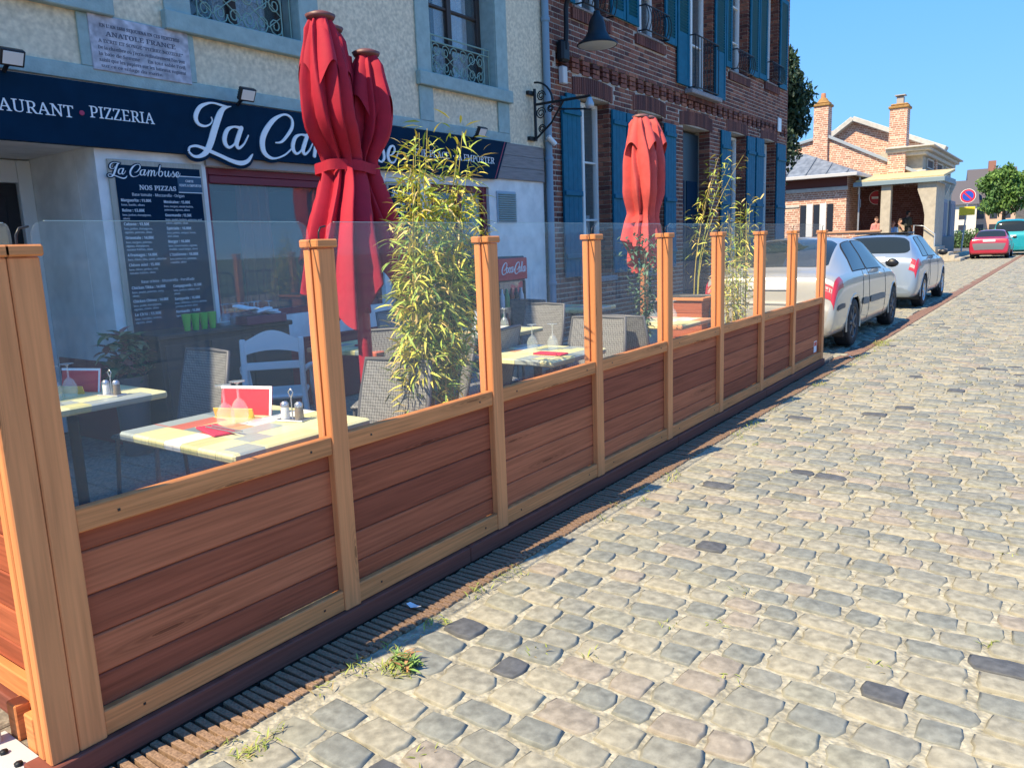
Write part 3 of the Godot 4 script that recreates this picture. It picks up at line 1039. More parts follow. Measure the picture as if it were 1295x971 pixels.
# ---------------------------------------------------------------- brick house
func build_brick_house() -> void:
	var o := thing("brick_house", "tall dark red brick house with blue shutters beside the restaurant", "building")
	var g := [[10.2, 11.15, 0.95, 3.6], [12.12, 13.1, 0.95, 3.6], [14.0, 15.32, 0.12, 3.56], [16.4, 17.4, 0.95, 3.66], [18.58, 19.52, 0.95, 3.7]]
	var u := [[10.15, 11.12, 4.78, 7.0], [12.15, 13.1, 4.8, 7.0], [14.2, 15.42, 4.2, 7.0], [16.4, 17.45, 4.86, 7.0], [18.7, 19.56, 4.98, 7.0]]
	var holes := g + u
	var band := [9.62, 20.4, 3.9, 4.1]
	var mb := MB.new()
	wall_slab(mb, 9.34, 20.46, 0.0, 9.0, holes + [band], -6.007, -6.32)
	sbox(mb, 9.62, 20.4, 3.9, 4.1, -6.3, -6.075, 0)
	sbox(mb, 9.34, 9.7, 0.0, 9.0, -15.0, -6.322, 0)
	sbox(mb, 20.1, 20.46, 0.0, 9.0, -15.0, -6.322, 0)
	sbox(mb, 9.34, 20.46, 0.0, 9.0, -15.3, -15.002, 0)
	sbox(mb, 9.7, 20.1, 4.0, 4.15, -15.0, -6.322, 0)
	part(o, "wall", mb, M.mortar)
	mb = MB.new()
	mb.prism(PackedVector2Array([Vector2(-15.6, 9.0), Vector2(-5.7, 9.0), Vector2(-10.6, 12.5)]), -20.7, -9.3)
	part(o, "roof", mb, M.slate)
	mb = MB.new()
	mb.box(Vector3(-0.5, -0.5, -0.5), Vector3(0.5, 0.5, 0.5))
	var unit := mb.mesh()
	var list := []   # [centre, size, tint]
	var lint := []
	for h in g: lint.append([h[0] - 0.16, h[1] + 0.12, h[3], h[3] + 0.25])
	for h in u: lint.append([h[0] - 0.1, h[1] + 0.1, h[2] - 0.16, h[2]])
	var y := 0.04
	var row := 0
	while y < 8.95:
		var yc := y + 0.028
		var s := 9.36 - (0.17 if row % 2 else 0.0)
		var k := 0
		while s < 20.46:
			var l := 0.215 if k % 2 == 0 else 0.1
			var a := maxf(s, 9.36)
			var b := minf(s + l, 20.46)
			s += l + 0.019
			k += 1
			# cut at holes
			for h in holes:
				if yc > h[2] - 0.02 and yc < h[3] + 0.02:
					if a < h[0] and b > h[0]: b = h[0]
					elif a < h[1] and b > h[1]: a = h[1]
			if b - a < 0.03: continue
			var m := (a + b) / 2
			var skip := false
			for h in holes:
				if m > h[0] and m < h[1] and yc > h[2] and yc < h[3]: skip = true
			for q in lint:
				if m > q[0] and m < q[1] and yc > q[2] - 0.02 and yc < q[3] + 0.0: skip = true
			if skip: continue
			var depth := 0.05
			var xf := -6.0 + rr(-0.002, 0.003)
			if yc > 3.89 and yc < 4.11 and m > 9.62 and m < 20.4: continue
			list.append([Vector3(xf - depth / 2, yc, -(a + b) / 2), Vector3(depth, 0.055, b - a), rng.randi() % 6])
		if yc > 3.89 and yc < 4.11:
			var q := 9.64
			while q < 20.3:
				list.append([Vector3(-6.05, yc, -q - 0.045), Vector3(0.04, 0.055, 0.09), rng.randi() % 6])
				if row % 2:
					list.append([Vector3(-6.035, yc, -q - 0.19), Vector3(0.1, 0.055, 0.2), rng.randi() % 6])
				else:
					list.append([Vector3(-6.035, yc, -q - 0.14), Vector3(0.1, 0.055, 0.09), rng.randi() % 6])
					list.append([Vector3(-6.035, yc, -q - 0.245), Vector3(0.1, 0.055, 0.09), rng.randi() % 6])
				q += 0.3
		# jambs on the far side of each opening, that face down the street
		for h in holes:
			if yc > h[2] and yc < h[3]:
				for e in ([[0.0, 0.22]] if row % 2 else [[0.0, 0.105], [0.118, 0.22]]):
					list.append([Vector3(-6.0 - (e[0] + e[1]) / 2, yc, -(h[1] - 0.004)), Vector3(e[1] - e[0], 0.06, 0.03), rng.randi() % 6])
		y += 0.0725
		row += 1
	# upright bricks over the openings, and under the upper sills
	for n in lint.size():
		var q: Array = lint[n]
		var s: float = q[0]
		var wd: float = q[1] - q[0]
		while s < q[1] - 0.03:
			var tt: float = (s - q[0]) / wd - 0.5
			var rise: float = 0.045 * (1.0 - 4.0 * tt * tt) if n < 5 else 0.0
			list.append([Vector3(-6.018, (q[2] + q[3]) / 2 + rise - 0.02, -s - 0.028), Vector3(0.06 if n < 5 else 0.11, q[3] - q[2] - 0.012, 0.052), [3, 1, 4, 3][rng.randi() % 4]])
			s += 0.064
	# soffits of the openings
	list.sort_custom(func(a, b): return a[0].distance_squared_to(EYE) < b[0].distance_squared_to(EYE))
	var xs := []
	var cs := PackedColorArray()
	var cnt := 0
	for e in list:
		var b := Basis.from_scale(e[1])
		if cnt < 300 and e[0].y > 1.2 and e[0].y < 4.8:
			cnt += 1
			var p := part(o, "brick", unit, M.brick[e[2]], e[0])
			p.basis = b
		else:
			xs.append(Transform3D(b, e[0]))
			var t: Color = M.brick_tints[e[2]]
			var f := rr(0.8, 1.2)
			cs.append(Color(t.r * f, t.g * f, t.b * f))
	copies(o, "brickwork", unit, M.bricks, xs, cs)
	# windows
	for h in g:
		if h[0] == 14.0: continue
		casement(o, h[0] + 0.004, h[1] - 0.02, h[2], h[3] - 0.03, -6.24, M.white_paint, 0.055, 3)
		part(o, "net_curtain", drape(h[0] + 0.1, h[1] - 0.1, 0.97, 1.9, -6.33, 6, 0.015), tm(0.6, 0.62, 0.62, 0.9, M.tex.fine, Vector3(4, 4, 4)))
		mb = MB.new()
		sbox(mb, h[0] - 0.08, h[1] + 0.08, 0.86, 0.945, -6.0, -5.93, 0.01)
		part(o, "sill", mb, M.sill_stone)
	for h in u:
		casement(o, h[0] + 0.004, h[1] - 0.02, h[2], h[3], -6.22, M.white_paint, 0.07, 3)
		mb = MB.new()
		if h[0] == 14.2: sbox(mb, h[0] - 0.15, h[1] + 0.15, h[2] - 0.09, h[2] - 0.003, -6.0, -5.84, 0.012)
		else: sbox(mb, h[0] - 0.02, h[1] + 0.02, h[2] - 0.003, h[2] + 0.03, -6.2, -5.98, 0.004)
		part(o, "sill", mb, M.sill_stone)
		balconette(o, h, 0.95 if h[0] == 14.2 else 0.42)
	# door with an arched head
	mb = MB.new()
	sbox(mb, 14.0, 15.3, 0.12, 3.5, -6.3, -6.24)
	var d := part(o, "door", mb, pm(0.01, 0.03, 0.045, 0.4))
	for k in 2:
		for yy in [[0.3, 1.3], [1.42, 2.6]]:
			mb = MB.new()
			sbox(mb, 14.08 + k * 0.62, 14.6 + k * 0.62, yy[0], yy[1], -6.24, -6.225, 0.01)
			part(d, "panel", mb, M.navy)
	mb = MB.new()
	sbox(mb, 13.9, 15.42, 0.0, 0.115, -6.3, -5.7, 0.01)
	part(o, "doorstep", mb, M.sill_stone)
	# ground-floor shutters: ledged boards
	for q in [[9.68, 10.19, 3.57], [11.17, 11.62, 3.5], [11.66, 12.11, 3.5], [13.12, 13.58, 3.5], [15.86, 16.39, 3.64], [17.42, 17.93, 3.66], [18.03, 18.56, 3.68], [19.56, 20.24, 3.68]]:
		var sh := Node3D.new()
		sh.name = "shutter"
		o.add_child(sh, true)
		var n := 4
		var bw: float = (q[1] - q[0]) / n
		for k in n:
			mb = MB.new()
			var top: float = q[2] - (0.06 if (k == 0 or k == n - 1) and q[0] < 11 else 0.0)
			sbox(mb, q[0] + bw * k + 0.0015, q[0] + bw * (k + 1) - 0.0015, 0.98, top, -5.985, -5.952, 0.003)
			part(sh, "board", mb, M.shutter)
		for yy in [1.25, 2.15, 3.28]:
			mb = MB.new()
			sbox(mb, q[0] + 0.01, q[1] - 0.01, yy, yy + 0.07, -5.952, -5.925, 0.006)
			part(sh, "ledge", mb, M.shutter)
	# upper shutters: louvres above a plain panel
	for q in [[9.6, 10.1, 4.8], [11.18, 11.64, 4.88], [11.68, 12.12, 4.88], [13.14, 13.6, 4.84], [13.66, 14.18, 4.24], [15.46, 16.02, 4.22], [16.06, 16.38, 4.9], [17.5, 18.06, 4.95], [18.1, 18.66, 4.97], [19.6, 20.2, 4.97]]:
		mb = MB.new()
		var y0: float = q[2]
		var y1 := 7.0
		sbox(mb, q[0], q[0] + 0.07, y0, y1, -5.98, -5.945)
		sbox(mb, q[1] - 0.07, q[1], y0, y1, -5.98, -5.945)
		sbox(mb, q[0] + 0.07, q[1] - 0.07, y0, y0 + 0.12, -5.978, -5.947)
		sbox(mb, q[0] + 0.07, q[1] - 0.07, y1 - 0.1, y1, -5.978, -5.947)
		var ly := y0 + 0.12
		if y0 < 4.5:
			sbox(mb, q[0] + 0.07, q[1] - 0.07, y0 + 0.12, y0 + 0.9, -5.976, -5.955)
			ly = y0 + 0.9
		var sh := part(o, "shutter", mb, M.shutter)
		mb = MB.new()
		while ly < y1 - 0.12:
			mb.xf = Transform3D(Basis(Vector3.BACK, 0.7), Vector3(-5.963, ly + 0.03, 0))
			mb.box(Vector3(-0.022, -0.004, -(q[1] - 0.07)), Vector3(0.022, 0.004, -(q[0] + 0.07)))
			ly += 0.05
		part(sh, "louvres", mb, M.shutter)
	mb = MB.new()
	sbox(mb, 19.62, 19.86, 3.96, 4.28, -5.995, -5.96, 0.01)
	part(o, "wall_box", mb, M.white_paint)
	mb = MB.new()
	mb.tube([Vector3(-5.94, 0.05, -9.28), Vector3(-5.94, 8.1, -9.28)], 0.05, 10)
	for yy in [0.9, 2.6, 4.4, 6.2]: mb.lathe([Vector2(0.05, yy), Vector2(0.062, yy), Vector2(0.062, yy + 0.05), Vector2(0.05, yy + 0.05)], 10, Vector3(-5.94, 0, -9.28))
	tag(part(self, "drainpipe", mb, pm(0.2, 0.3, 0.38, 0.5)), "pale blue drainpipe running down between the cream house and the brick house", "drainpipe")

func balconette(o: Node3D, h: Array, hgt: float) -> void:
	var mb := MB.new()
	var x := -5.86
	var y0: float = h[2] + 0.04
	var y1: float = h[2] + hgt
	var s0: float = h[0] + 0.03
	var s1: float = h[1] - 0.03
	for y in [y0, y1]:
		mb.tube([Vector3(-6.0, y, -s0), Vector3(x, y, -s0), Vector3(x, y, -s1), Vector3(-6.0, y, -s1)], 0.013, 5)
	var n := 8
	for k in n + 1:
		var s := lerpf(s0, s1, k / float(n))
		var p := []
		for t in 7:
			var f := t / 6.0
			p.append(Vector3(x + (0.05 * sin(f * PI) if hgt < 0.6 else 0.0), lerpf(y0, y1, f), -s))
		mb.tube(p, 0.008, 5)
	part(o, "balcony_rail", mb, M.iron)
# ---------------------------------------------------------------- sign, boards, lamps on the restaurant
const TURN := PI / 2   # lettering on the street wall

func build_shop_things() -> void:
	var o := thing("shop_sign", "long navy fascia sign with white script shop name above the restaurant front", "sign", Vector3(-5.998, 0, 0))
	var mb := MB.new()
	mb.xf = Transform3D(Basis(Vector3.UP, TURN), Vector3.ZERO)
	mb.prism(PackedVector2Array([Vector2(0.2, 2.3), Vector2(8.06, 2.3), Vector2(8.3, 2.765), Vector2(0.2, 2.745)]), 0.0, 0.06)
	part(o, "board", mb, M.navy)
	mb = MB.new()
	mb.xf = Transform3D(Basis(Vector3.UP, TURN), Vector3.ZERO)
	mb.prism(PackedVector2Array([Vector2(8.0, 2.302), Vector2(8.018, 2.302), Vector2(8.258, 2.762), Vector2(8.24, 2.762)]), 0.061, 0.063)
	part(o, "red_line", mb, pm(0.3, 0.03, 0.06, 0.5))
	lettering(o, "lettering", "RESTAURANT", FR, 0.78, 0.082, M.letter, Vector3(0.064, 2.528, -2.535), TURN)
	mb = MB.new()
	mb.xf = Transform3D(Basis(Vector3.UP, TURN), Vector3(0.062, 2.53, -2.985))
	var dot := PackedVector2Array()
	for k in 12: dot.append(Vector2(cos(TAU * k / 12), sin(TAU * k / 12)) * 0.018)
	mb.prism(dot, 0.0, 0.004)
	part(o, "red_dot", mb, pm(0.45, 0.03, 0.09, 0.5))
	lettering(o, "lettering", "PIZZERIA", FR, 0.5, 0.082, M.letter, Vector3(0.064, 2.545, -3.29), TURN)
	lettering(o, "lettering", "SUR PLACE  ·  À EMPORTER", FR, 1.46, 0.075, M.letter, Vector3(0.064, 2.515, -7.27), TURN)
	mb = MB.new()
	mb.xf = Transform3D(Basis(Vector3.UP, TURN) * Basis.from_scale(Vector3(0.1802, 0.1802, 0.1)), Vector3(0.0, 2.3736, -4.177))
	pen_word(mb, CAMBUSE, 0.26, 0.58, 0.62)
	part(o, "script_backing", mb, M.navy)
	mb = MB.new()
	mb.xf = Transform3D(Basis(Vector3.UP, TURN) * Basis.from_scale(Vector3(0.1802, 0.1802, 0.1)), Vector3(0.0, 2.3736, -4.177))
	pen_word(mb, CAMBUSE, 0.0, 0.63, 0.74)
	part(o, "script_name", mb, M.letter)
	# stone plaque
	o = thing("wall_plaque", "white marble plaque with engraved text above the fascia sign", "plaque", Vector3(-5.985, 0, 0))
	mb = MB.new()
	sbox(mb, 3.13, 3.93, 2.86, 3.255, 0.0, 0.02, 0.004)
	part(o, "slab", mb, tm(0.66, 0.63, 0.68, 0.5, M.tex.pit, Vector3(0.6, 0.6, 0.6)))
	var ink := pm(0.09, 0.1, 0.14, 0.7)
	var rows := [["EN L'AN 1880 SEJOURNA EN CES FENETRES", 0.64, 0.024, 3.195], ["ANATOLE FRANCE", 0.56, 0.034, 3.14], ["A ECRIT ET SONGE \"PIERRE NOZIERE\"", 0.68, 0.024, 3.085], ["De la chambre où j'écris ordinairement l'on voit", 0.7, 0.024, 3.037], ["la baie de Somme      En tout sable l'œil", 0.7, 0.024, 2.993], ["saisit que les papiers sur les bateaux voguent", 0.7, 0.024, 2.95], ["sur ce ce sillage du marin", 0.48, 0.022, 2.908]]
	for r in rows: lettering(o, "engraved_line", r[0], FR if r[3] < 3.1 else FRB, r[1], r[2], ink, Vector3(0.0215, r[3] - 0.012, -3.53 + (0.1 if r[1] < 0.5 else 0.0)), TURN, 0.002, 8)
	# floodlights
	for q in [[2.5, "black floodlight on the fascia edge above the word restaurant"], [4.32, "black floodlight above the large script capitals of the fascia"], [7.58, "black floodlight over the right end of the fascia, beneath the window panel"]]:
		o = thing("floodlight", q[1], "floodlight", Vector3(-5.93, 2.765, -q[0]), 0, "floodlights along the fascia sign")
		mb = MB.new()
		mb.tube([Vector3(0, -0.02, 0), Vector3(0.05, 0.01, 0), Vector3(0.1, 0.02, 0.0)], 0.016, 6)
		part(o, "bracket", mb, M.black)
		var b := Basis(Vector3.BACK, -0.5)
		mb = MB.new()
		mb.xf = Transform3D(b, Vector3(0.14, 0.045, 0))
		mb.box(Vector3(-0.025, -0.055, -0.075), Vector3(0.02, 0.055, 0.075), 0.006)
		for k in 5: mb.box(Vector3(-0.045, -0.045 + k * 0.02, -0.06), Vector3(-0.025, -0.04 + k * 0.02, 0.06))
		part(o, "housing", mb, M.black)
		mb = MB.new()
		mb.xf = Transform3D(b, Vector3(0.14, 0.045, 0))
		mb.box(Vector3(0.018, -0.042, -0.062), Vector3(0.0225, 0.042, 0.062), 0.002)
		part(o, "lens", mb, pm(0.75, 0.75, 0.72, 0.25))
	# large menu board
	o = thing("menu_board", "tall navy pizza menu board with pale wooden border on the white wall", "menu board", Vector3(-5.998, 0, 0))
	mb = MB.new()
	sbox(mb, 3.15, 3.94, 0.74, 2.225, 0.0, 0.02, 0.002)
	part(o, "backing", mb, tm(0.5, 0.45, 0.36, 0.7, M.tex.gv, Vector3(3, 0.6, 3)))
	mb = MB.new()
	sbox(mb, 3.195, 3.915, 0.76, 2.185, 0.02, 0.024, 0)
	part(o, "panel", mb, M.navy)
	var ln := M.dim_letter as Material
	var z := 0.026
	lettering(o, "menu_title", "NOS PIZZAS", FRB, 0.31, 0.036, ln, Vector3(z, 2.02, -3.53), TURN, 0.002, 6)
	lettering(o, "menu_line", "Base tomate - Mozzarella - Origan", FS, 0.44, 0.022, ln, Vector3(z, 1.965, -3.53), TURN, 0.002, 8)
	var left := [["Marguerite : 11.00€", ["base, basilic, olives"]], ["Reine : 13.00€", ["base, jambon, champignons,", "olives"]], ["Calzone : 13.50€", ["base, jambon, champignons,", "oignons, poivrons, olives"]], ["Orientale : 14.00€", ["base, merguez, poivrons,", "oignons, champignons,", "tomates fraîches, olives"]], ["4 Fromages : 14.00€", ["base, chèvre, bleu, comté, reblochon"]], ["Chèvre miel : 15.00€", ["base, chèvre, jambon, miel,", "tomates fraîches, olives"]]]
	var right := [["Mexicaine : 15.00€", ["base, merguez, viande hachée,", "poivrons, oignons, olives"]], ["Gourmande : 15.50€", ["base, poulet, lardons, poivrons, œuf,", "crème, oignons, olives"]], ["Spéciale : 16.00€", ["base, jambon, merguez, bacon,", "œuf, olives"]], ["Burger : 16.00€", ["base, viande hachée, oignons,", "cheddar, sauce burger, olives"]], ["L'Italienne : 16.00€", ["base, jambon cru, parmesan,", "roquette, olives"]]]
	var low_l := [["Chicken Tikka : 14.00€", ["base, poulet, poivrons, curry,", "olives"]], ["Chicken Chèvre : 14.00€", ["base, poulet, champignons,", "oignons, chèvre, olives"]], ["Le Ch'ti : 15.50€", ["base, maroilles, lardons,", "oignons, olives"]]]
	var low_r := [["Campagnarde : 15.50€", ["base, jambon, lardons, œuf,", "olives"]], ["Savoyarde : 16.00€", ["base, reblochon, lardons, jambon,", "pommes de terre, olives"]], ["Normande : 16.00€", ["base, camembert, andouille, crème,"]]]
	for blk in [[left, 3.215, 1.92], [right, 3.565, 1.915], [low_l, 3.215, 1.245], [low_r, 3.565, 1.24]]:
		var y: float = blk[2]
		for e in blk[0]:
			var wd: float = 0.0128 * e[0].length()
			lettering(o, "menu_dish", e[0], FB, wd, 0.022, ln, Vector3(z, y, -(blk[1] + wd / 2)), TURN, 0.002, 8)
			y -= 0.035
			for d in e[1]:
				var w2: float = 0.0088 * d.length()
				lettering(o, "menu_line", d, FS, w2, 0.015, ln, Vector3(z, y, -(blk[1] + w2 / 2)), TURN, 0.002, 12)
				y -= 0.028
			y -= 0.014
	lettering(o, "menu_line", "Base crème - Mozzarella - Persillade", FS, 0.46, 0.022, ln, Vector3(z, 1.29, -3.53), TURN, 0.002, 8)
	mb = MB.new()
	mb.xf = Transform3D(Basis(Vector3.UP, TURN) * Basis.from_scale(Vector3(0.0435, 0.0435, 0.02)), Vector3(0.0, 2.112, -3.228))
	pen_word(mb, CAMBUSE, 0.3, 1.0, 1.2)
	part(o, "script_backing", mb, M.navy)
	mb = MB.new()
	mb.xf = Transform3D(Basis(Vector3.UP, TURN) * Basis.from_scale(Vector3(0.0435, 0.0435, 0.02)), Vector3(0.0, 2.112, -3.228))
	pen_word(mb, CAMBUSE, 0.0, 1.2, 1.4)
	part(o, "script_name", mb, M.letter)
	mb = MB.new()
	sbox(mb, 3.705, 3.92, 1.99, 2.125, 0.024, 0.027, 0)
	var fl := part(o, "flash", mb, pm(0.012, 0.07, 0.13, 0.5))
	mb = MB.new()
	sbox(mb, 3.705, 3.92, 2.119, 2.125, 0.027, 0.0285, 0)
	sbox(mb, 3.705, 3.92, 1.99, 1.996, 0.027, 0.0285, 0)
	part(fl, "border", mb, M.letter)
	lettering(o, "menu_line", "CARTE", FB, 0.07, 0.018, ln, Vector3(0.029, 2.085, -3.81), TURN, 0.002, 8)
	lettering(o, "menu_line", "VENTE A EMPORTER", FB, 0.2, 0.02, ln, Vector3(0.029, 2.05, -3.815), TURN, 0.002, 8)
	# second menu board between the window and the door
	o = thing("menu_board", "narrow dark menu board half hidden behind the tall bamboo", "menu board", Vector3(-5.998, 0, 0))
	mb = MB.new()
	sbox(mb, 6.12, 6.66, 0.72, 2.19, 0.0, 0.02, 0.002)
	part(o, "backing", mb, tm(0.42, 0.38, 0.32, 0.7, M.tex.gv, Vector3(3, 0.6, 3)))
	mb = MB.new()
	sbox(mb, 6.15, 6.63, 0.74, 2.15, 0.02, 0.024, 0)
	part(o, "panel", mb, M.navy)
	mb = MB.new()
	mb.xf = Transform3D(Basis(Vector3.UP, TURN) * Basis.from_scale(Vector3(0.03, 0.03, 0.02)), Vector3(0.0, 2.05, -6.24))
	pen_word(mb, CAMBUSE, 0.02, 1.2, 1.4)
	part(o, "script_name", mb, M.letter)
	for k in 20:
		var s: String = ["Salades", "Frites maison", "Moules marinières", "Pâtes fraîches", "Desserts du jour", "Crêpes", "Glaces"][k % 7] + " : " + str(7 + (k * 3) % 9) + ".50€"
		lettering(o, "menu_line", s, FB if k % 4 == 0 else FS, 0.3 + 0.05 * sin(k * 2.1), 0.02, ln, Vector3(0.026, 1.96 - k * 0.042, -6.37), TURN, 0.002, 10)
	mb = MB.new()
	for r in [[6.2, 6.56, 1.02, 1.03], [6.2, 6.56, 0.83, 0.84], [6.2, 6.21, 0.84, 1.02], [6.55, 6.56, 0.84, 1.02]]: sbox(mb, r[0], r[1], r[2], r[3], 0.024, 0.0265, 0)
	part(o, "notice_frame", mb, M.letter)
	for k in 3: lettering(o, "menu_line", ["Formule midi", "plat + dessert", "15.90€"][k], FB, 0.24 - k * 0.04, 0.024, ln, Vector3(0.026, 0.98 - k * 0.045, -6.38), TURN, 0.002, 10)
	# drinks fridge
	o = thing("drinks_fridge", "low drinks fridge with a red header standing against the white wall", "fridge", Vector3(-5.98, 0, -7.62))
	mb = MB.new()
	mb.box(Vector3(0.0, 0.04, -0.32), Vector3(0.5, 1.34, 0.3), 0.015)
	part(o, "cabinet", mb, pm(0.03, 0.03, 0.035, 0.4))
	mb = MB.new()
	mb.box(Vector3(0.5, 1.06, -0.31), Vector3(0.54, 1.32, 0.29), 0.008)
	var hd := part(o, "header", mb, pm(0.55, 0.015, 0.03, 0.35))
	mb = MB.new()
	mb.xf = Transform3D(Basis(Vector3.UP, TURN) * Basis.from_scale(Vector3(0.052, 0.062, 0.02)), Vector3(0.52, 1.15, 0.22))
	pen_word(mb, [["C", 0.0], ["o", 1.7], ["c", 2.6], ["a", 3.5], ["-", 4.7], ["C", 5.0], ["o", 6.7], ["l", 7.6], ["a", 8.4]], 0.03, 1.0, 1.15)
	part(hd, "script_name", mb, M.letter)
	mb = MB.new()
	mb.box(Vector3(0.5, 0.12, -0.3), Vector3(0.515, 1.04, -0.26), 0.003)
	mb.box(Vector3(0.5, 0.12, 0.24), Vector3(0.515, 1.04, 0.28), 0.003)
	part(o, "door_frame", mb, M.black)
	mb = MB.new()
	mb.box(Vector3(0.503, 0.12, -0.26), Vector3(0.507, 1.04, 0.24))
	part(o, "glass_door", mb, M.window)
	for r in 3:
		for k in 5:
			mb = MB.new()
			mb.lathe([Vector2(0.0, 0), Vector2(0.03, 0), Vector2(0.031, 0.13), Vector2(0.012, 0.18), Vector2(0.012, 0.22), Vector2(0, 0.22)], 8)
			part(o, "bottle", mb, [pm(0.3, 0.05, 0.02, 0.3), pm(0.1, 0.3, 0.1, 0.3), pm(0.6, 0.6, 0.6, 0.3), pm(0.02, 0.02, 0.02, 0.3)][(k + r) % 4], Vector3(0.515, 0.16 + r * 0.29, -0.2 + k * 0.1))

# street lamp on the brick house, and the wrought bracket
func build_street_things() -> void:
	var o := thing("wall_lamp", "black bell shaped street lamp hanging from a curved bracket on the brick house", "street lamp", Vector3(-6.0, 4.12, -9.72))
	var mb := MB.new()
	mb.box(Vector3(0.0, -0.16, -0.1), Vector3(0.12, 0.12, 0.1), 0.03)
	part(o, "wall_plate", mb, M.iron)
	mb = MB.new()
	var p := []
	var rad := []
	p.append(Vector3(0.1, 0.0, 0.0))
	p.append(Vector3(0.12, 0.25, 0.0))
	for k in 13:
		var a := PI * k / 12
		p.append(Vector3(0.36 - 0.24 * cos(a), 0.5 + 0.24 * sin(a), 0.0))
	p.append(Vector3(0.6, 0.42, 0.0))
	mb.tube(p, 0.035, 8)
	part(o, "arm", mb, M.iron)
	mb = MB.new()
	mb.lathe([Vector2(0.27, -0.02), Vector2(0.275, 0.0), Vector2(0.18, 0.07), Vector2(0.125, 0.16), Vector2(0.11, 0.26), Vector2(0.085, 0.33), Vector2(0.05, 0.37), Vector2(0.04, 0.42), Vector2(0.0, 0.42)], 24, Vector3(0.6, -0.02, 0))
	part(o, "bell_shade", mb, M.iron)
	mb = MB.new()
	mb.lathe([Vector2(0.0, -0.05), Vector2(0.15, -0.045), Vector2(0.24, -0.025), Vector2(0.26, -0.015), Vector2(0.26, 0.0), Vector2(0.0, 0.0)], 24, Vector3(0.6, -0.02, 0))
	part(o, "diffuser", mb, pm(0.55, 0.55, 0.5, 0.4))
	mb = MB.new()
	mb.box(Vector3(0.01, -0.45, -0.06), Vector3(0.09, -0.22, 0.06), 0.01)
	part(o, "junction_box", mb, pm(0.6, 0.6, 0.6, 0.5))
	o = thing("sign_bracket", "black wrought iron scroll bracket on the cream wall corner beside the drainpipe", "bracket", Vector3(-5.99, 2.84, -8.97))
	mb = MB.new()
	for y in [0.02, 0.6]: mb.box(Vector3(-0.01, y - 0.02, -0.05), Vector3(0.04, y + 0.03, 0.12), 0.004)
	part(o, "wall_plate", mb, M.iron)
	mb = MB.new()
	mb.tube([Vector3(0.05, 0.0, 0), Vector3(0.05, 0.66, 0)], 0.02, 6)
	mb.tube([Vector3(0.05, 0.46, 0), Vector3(0.9, 0.46, 0)], 0.018, 6)
	var q := []
	for k in 9:
		var a := PI / 2 * k / 8
		q.append(Vector3(0.05 + 0.28 * sin(a), 0.46 + 0.28 * cos(a), 0))
	mb.tube(q, 0.014, 6)
	mb.tube([Vector3(0.05, 0.02, 0), Vector3(0.3, 0.2, 0), Vector3(0.5, 0.46, 0)], 0.014, 6)
	mb.tube([Vector3(0.42, 0.36, 0), Vector3(0.9, 0.3, 0)], 0.012, 6)
	part(o, "frame", mb, M.iron)
	for c in [[0.15, 0.56, 0.07], [0.14, 0.34, 0.08], [0.15, 0.14, 0.06], [0.29, 0.38, 0.05]]:
		mb = MB.new()
		var sp := []
		for k in 20:
			var a: float = k / 19.0 * 2.0 * TAU
			var r: float = c[2] * (1.0 - k / 25.0)
			sp.append(Vector3(c[0] + cos(a) * r, c[1] + sin(a) * r, 0))
		mb.tube(sp, 0.009, 5)
		part(o, "scroll", mb, M.iron)
	mb = MB.new()
	mb.lathe([Vector2(0.0, 0.3), Vector2(0.05, 0.31), Vector2(0.06, 0.36), Vector2(0.03, 0.44), Vector2(0.0, 0.45)], 10, Vector3(0.88, 0, 0))
	part(o, "lamp_cup", mb, M.grey_metal)
	o = thing("security_camera", "small white security camera on the pale blue wall corner below the iron bracket", "camera", Vector3(-5.97, 2.86, -9.24))
	mb = MB.new()
	mb.tube([Vector3(0, 0, 0), Vector3(0.08, 0.0, 0)], 0.015, 6)
	part(o, "mount", mb, M.grey_metal)
	mb = MB.new()
	mb.tube([Vector3(0.08, 0.05, 0.05), Vector3(0.13, -0.05, -0.05)], 0.035, 10)
	part(o, "housing", mb, M.white_paint)
	# road signs in front of the station
	o = thing("no_entry_sign", "round red no entry sign on a thin post before the station porch", "road sign", Vector3(-8.5, 0, -45.0), 0.35)
	round_sign(o, 3.28, 0.36, pm(0.5, 0.015, 0.03, 0.4), pm(0.8, 0.8, 0.8, 0.4), 0)
	mb = MB.new()
	mb.box(Vector3(-0.24, 3.22, 0.031), Vector3(0.24, 3.34, 0.034))
	part(o, "white_bar", mb, M.letter)
	mb = MB.new()
	mb.tube([Vector3(0, 0, -0.05), Vector3(0, 3.6, -0.05)], 0.04, 8)
	part(o, "post", mb, M.grey_metal)
	o = thing("road_sign", "grey backed round road sign seen nearly edge on, on the tallest grey post", "road sign", Vector3(-8.9, 0, -42.6), -1.25)
	round_sign(o, 3.75, 0.36, M.grey_metal, M.grey_metal, 0)
	mb = MB.new()
	mb.box(Vector3(-0.17, 2.75, -0.12), Vector3(0.17, 3.15, -0.09), 0.01)
	part(o, "plate", mb, M.grey_metal)
	mb = MB.new()
	mb.box(Vector3(-0.06, 0, -0.08), Vector3(0.06, 4.35, 0.0), 0.01)
	part(o, "post", mb, M.grey_metal)
	o = thing("no_parking_sign", "round blue no parking sign with red ring above a yellow plate on a slanted post", "road sign", Vector3(-5.85, 0, -60.8), 0.1)
	round_sign(o, 3.66, 0.46, pm(0.6, 0.03, 0.06, 0.4), pm(0.02, 0.08, 0.5, 0.4), 1)
	mb = MB.new()
	mb.box(Vector3(-0.46, 2.4, 0.03), Vector3(0.46, 2.95, 0.05), 0.01)
	part(o, "yellow_plate", mb, pm(0.9, 0.62, 0.03, 0.5))
	mb = MB.new()
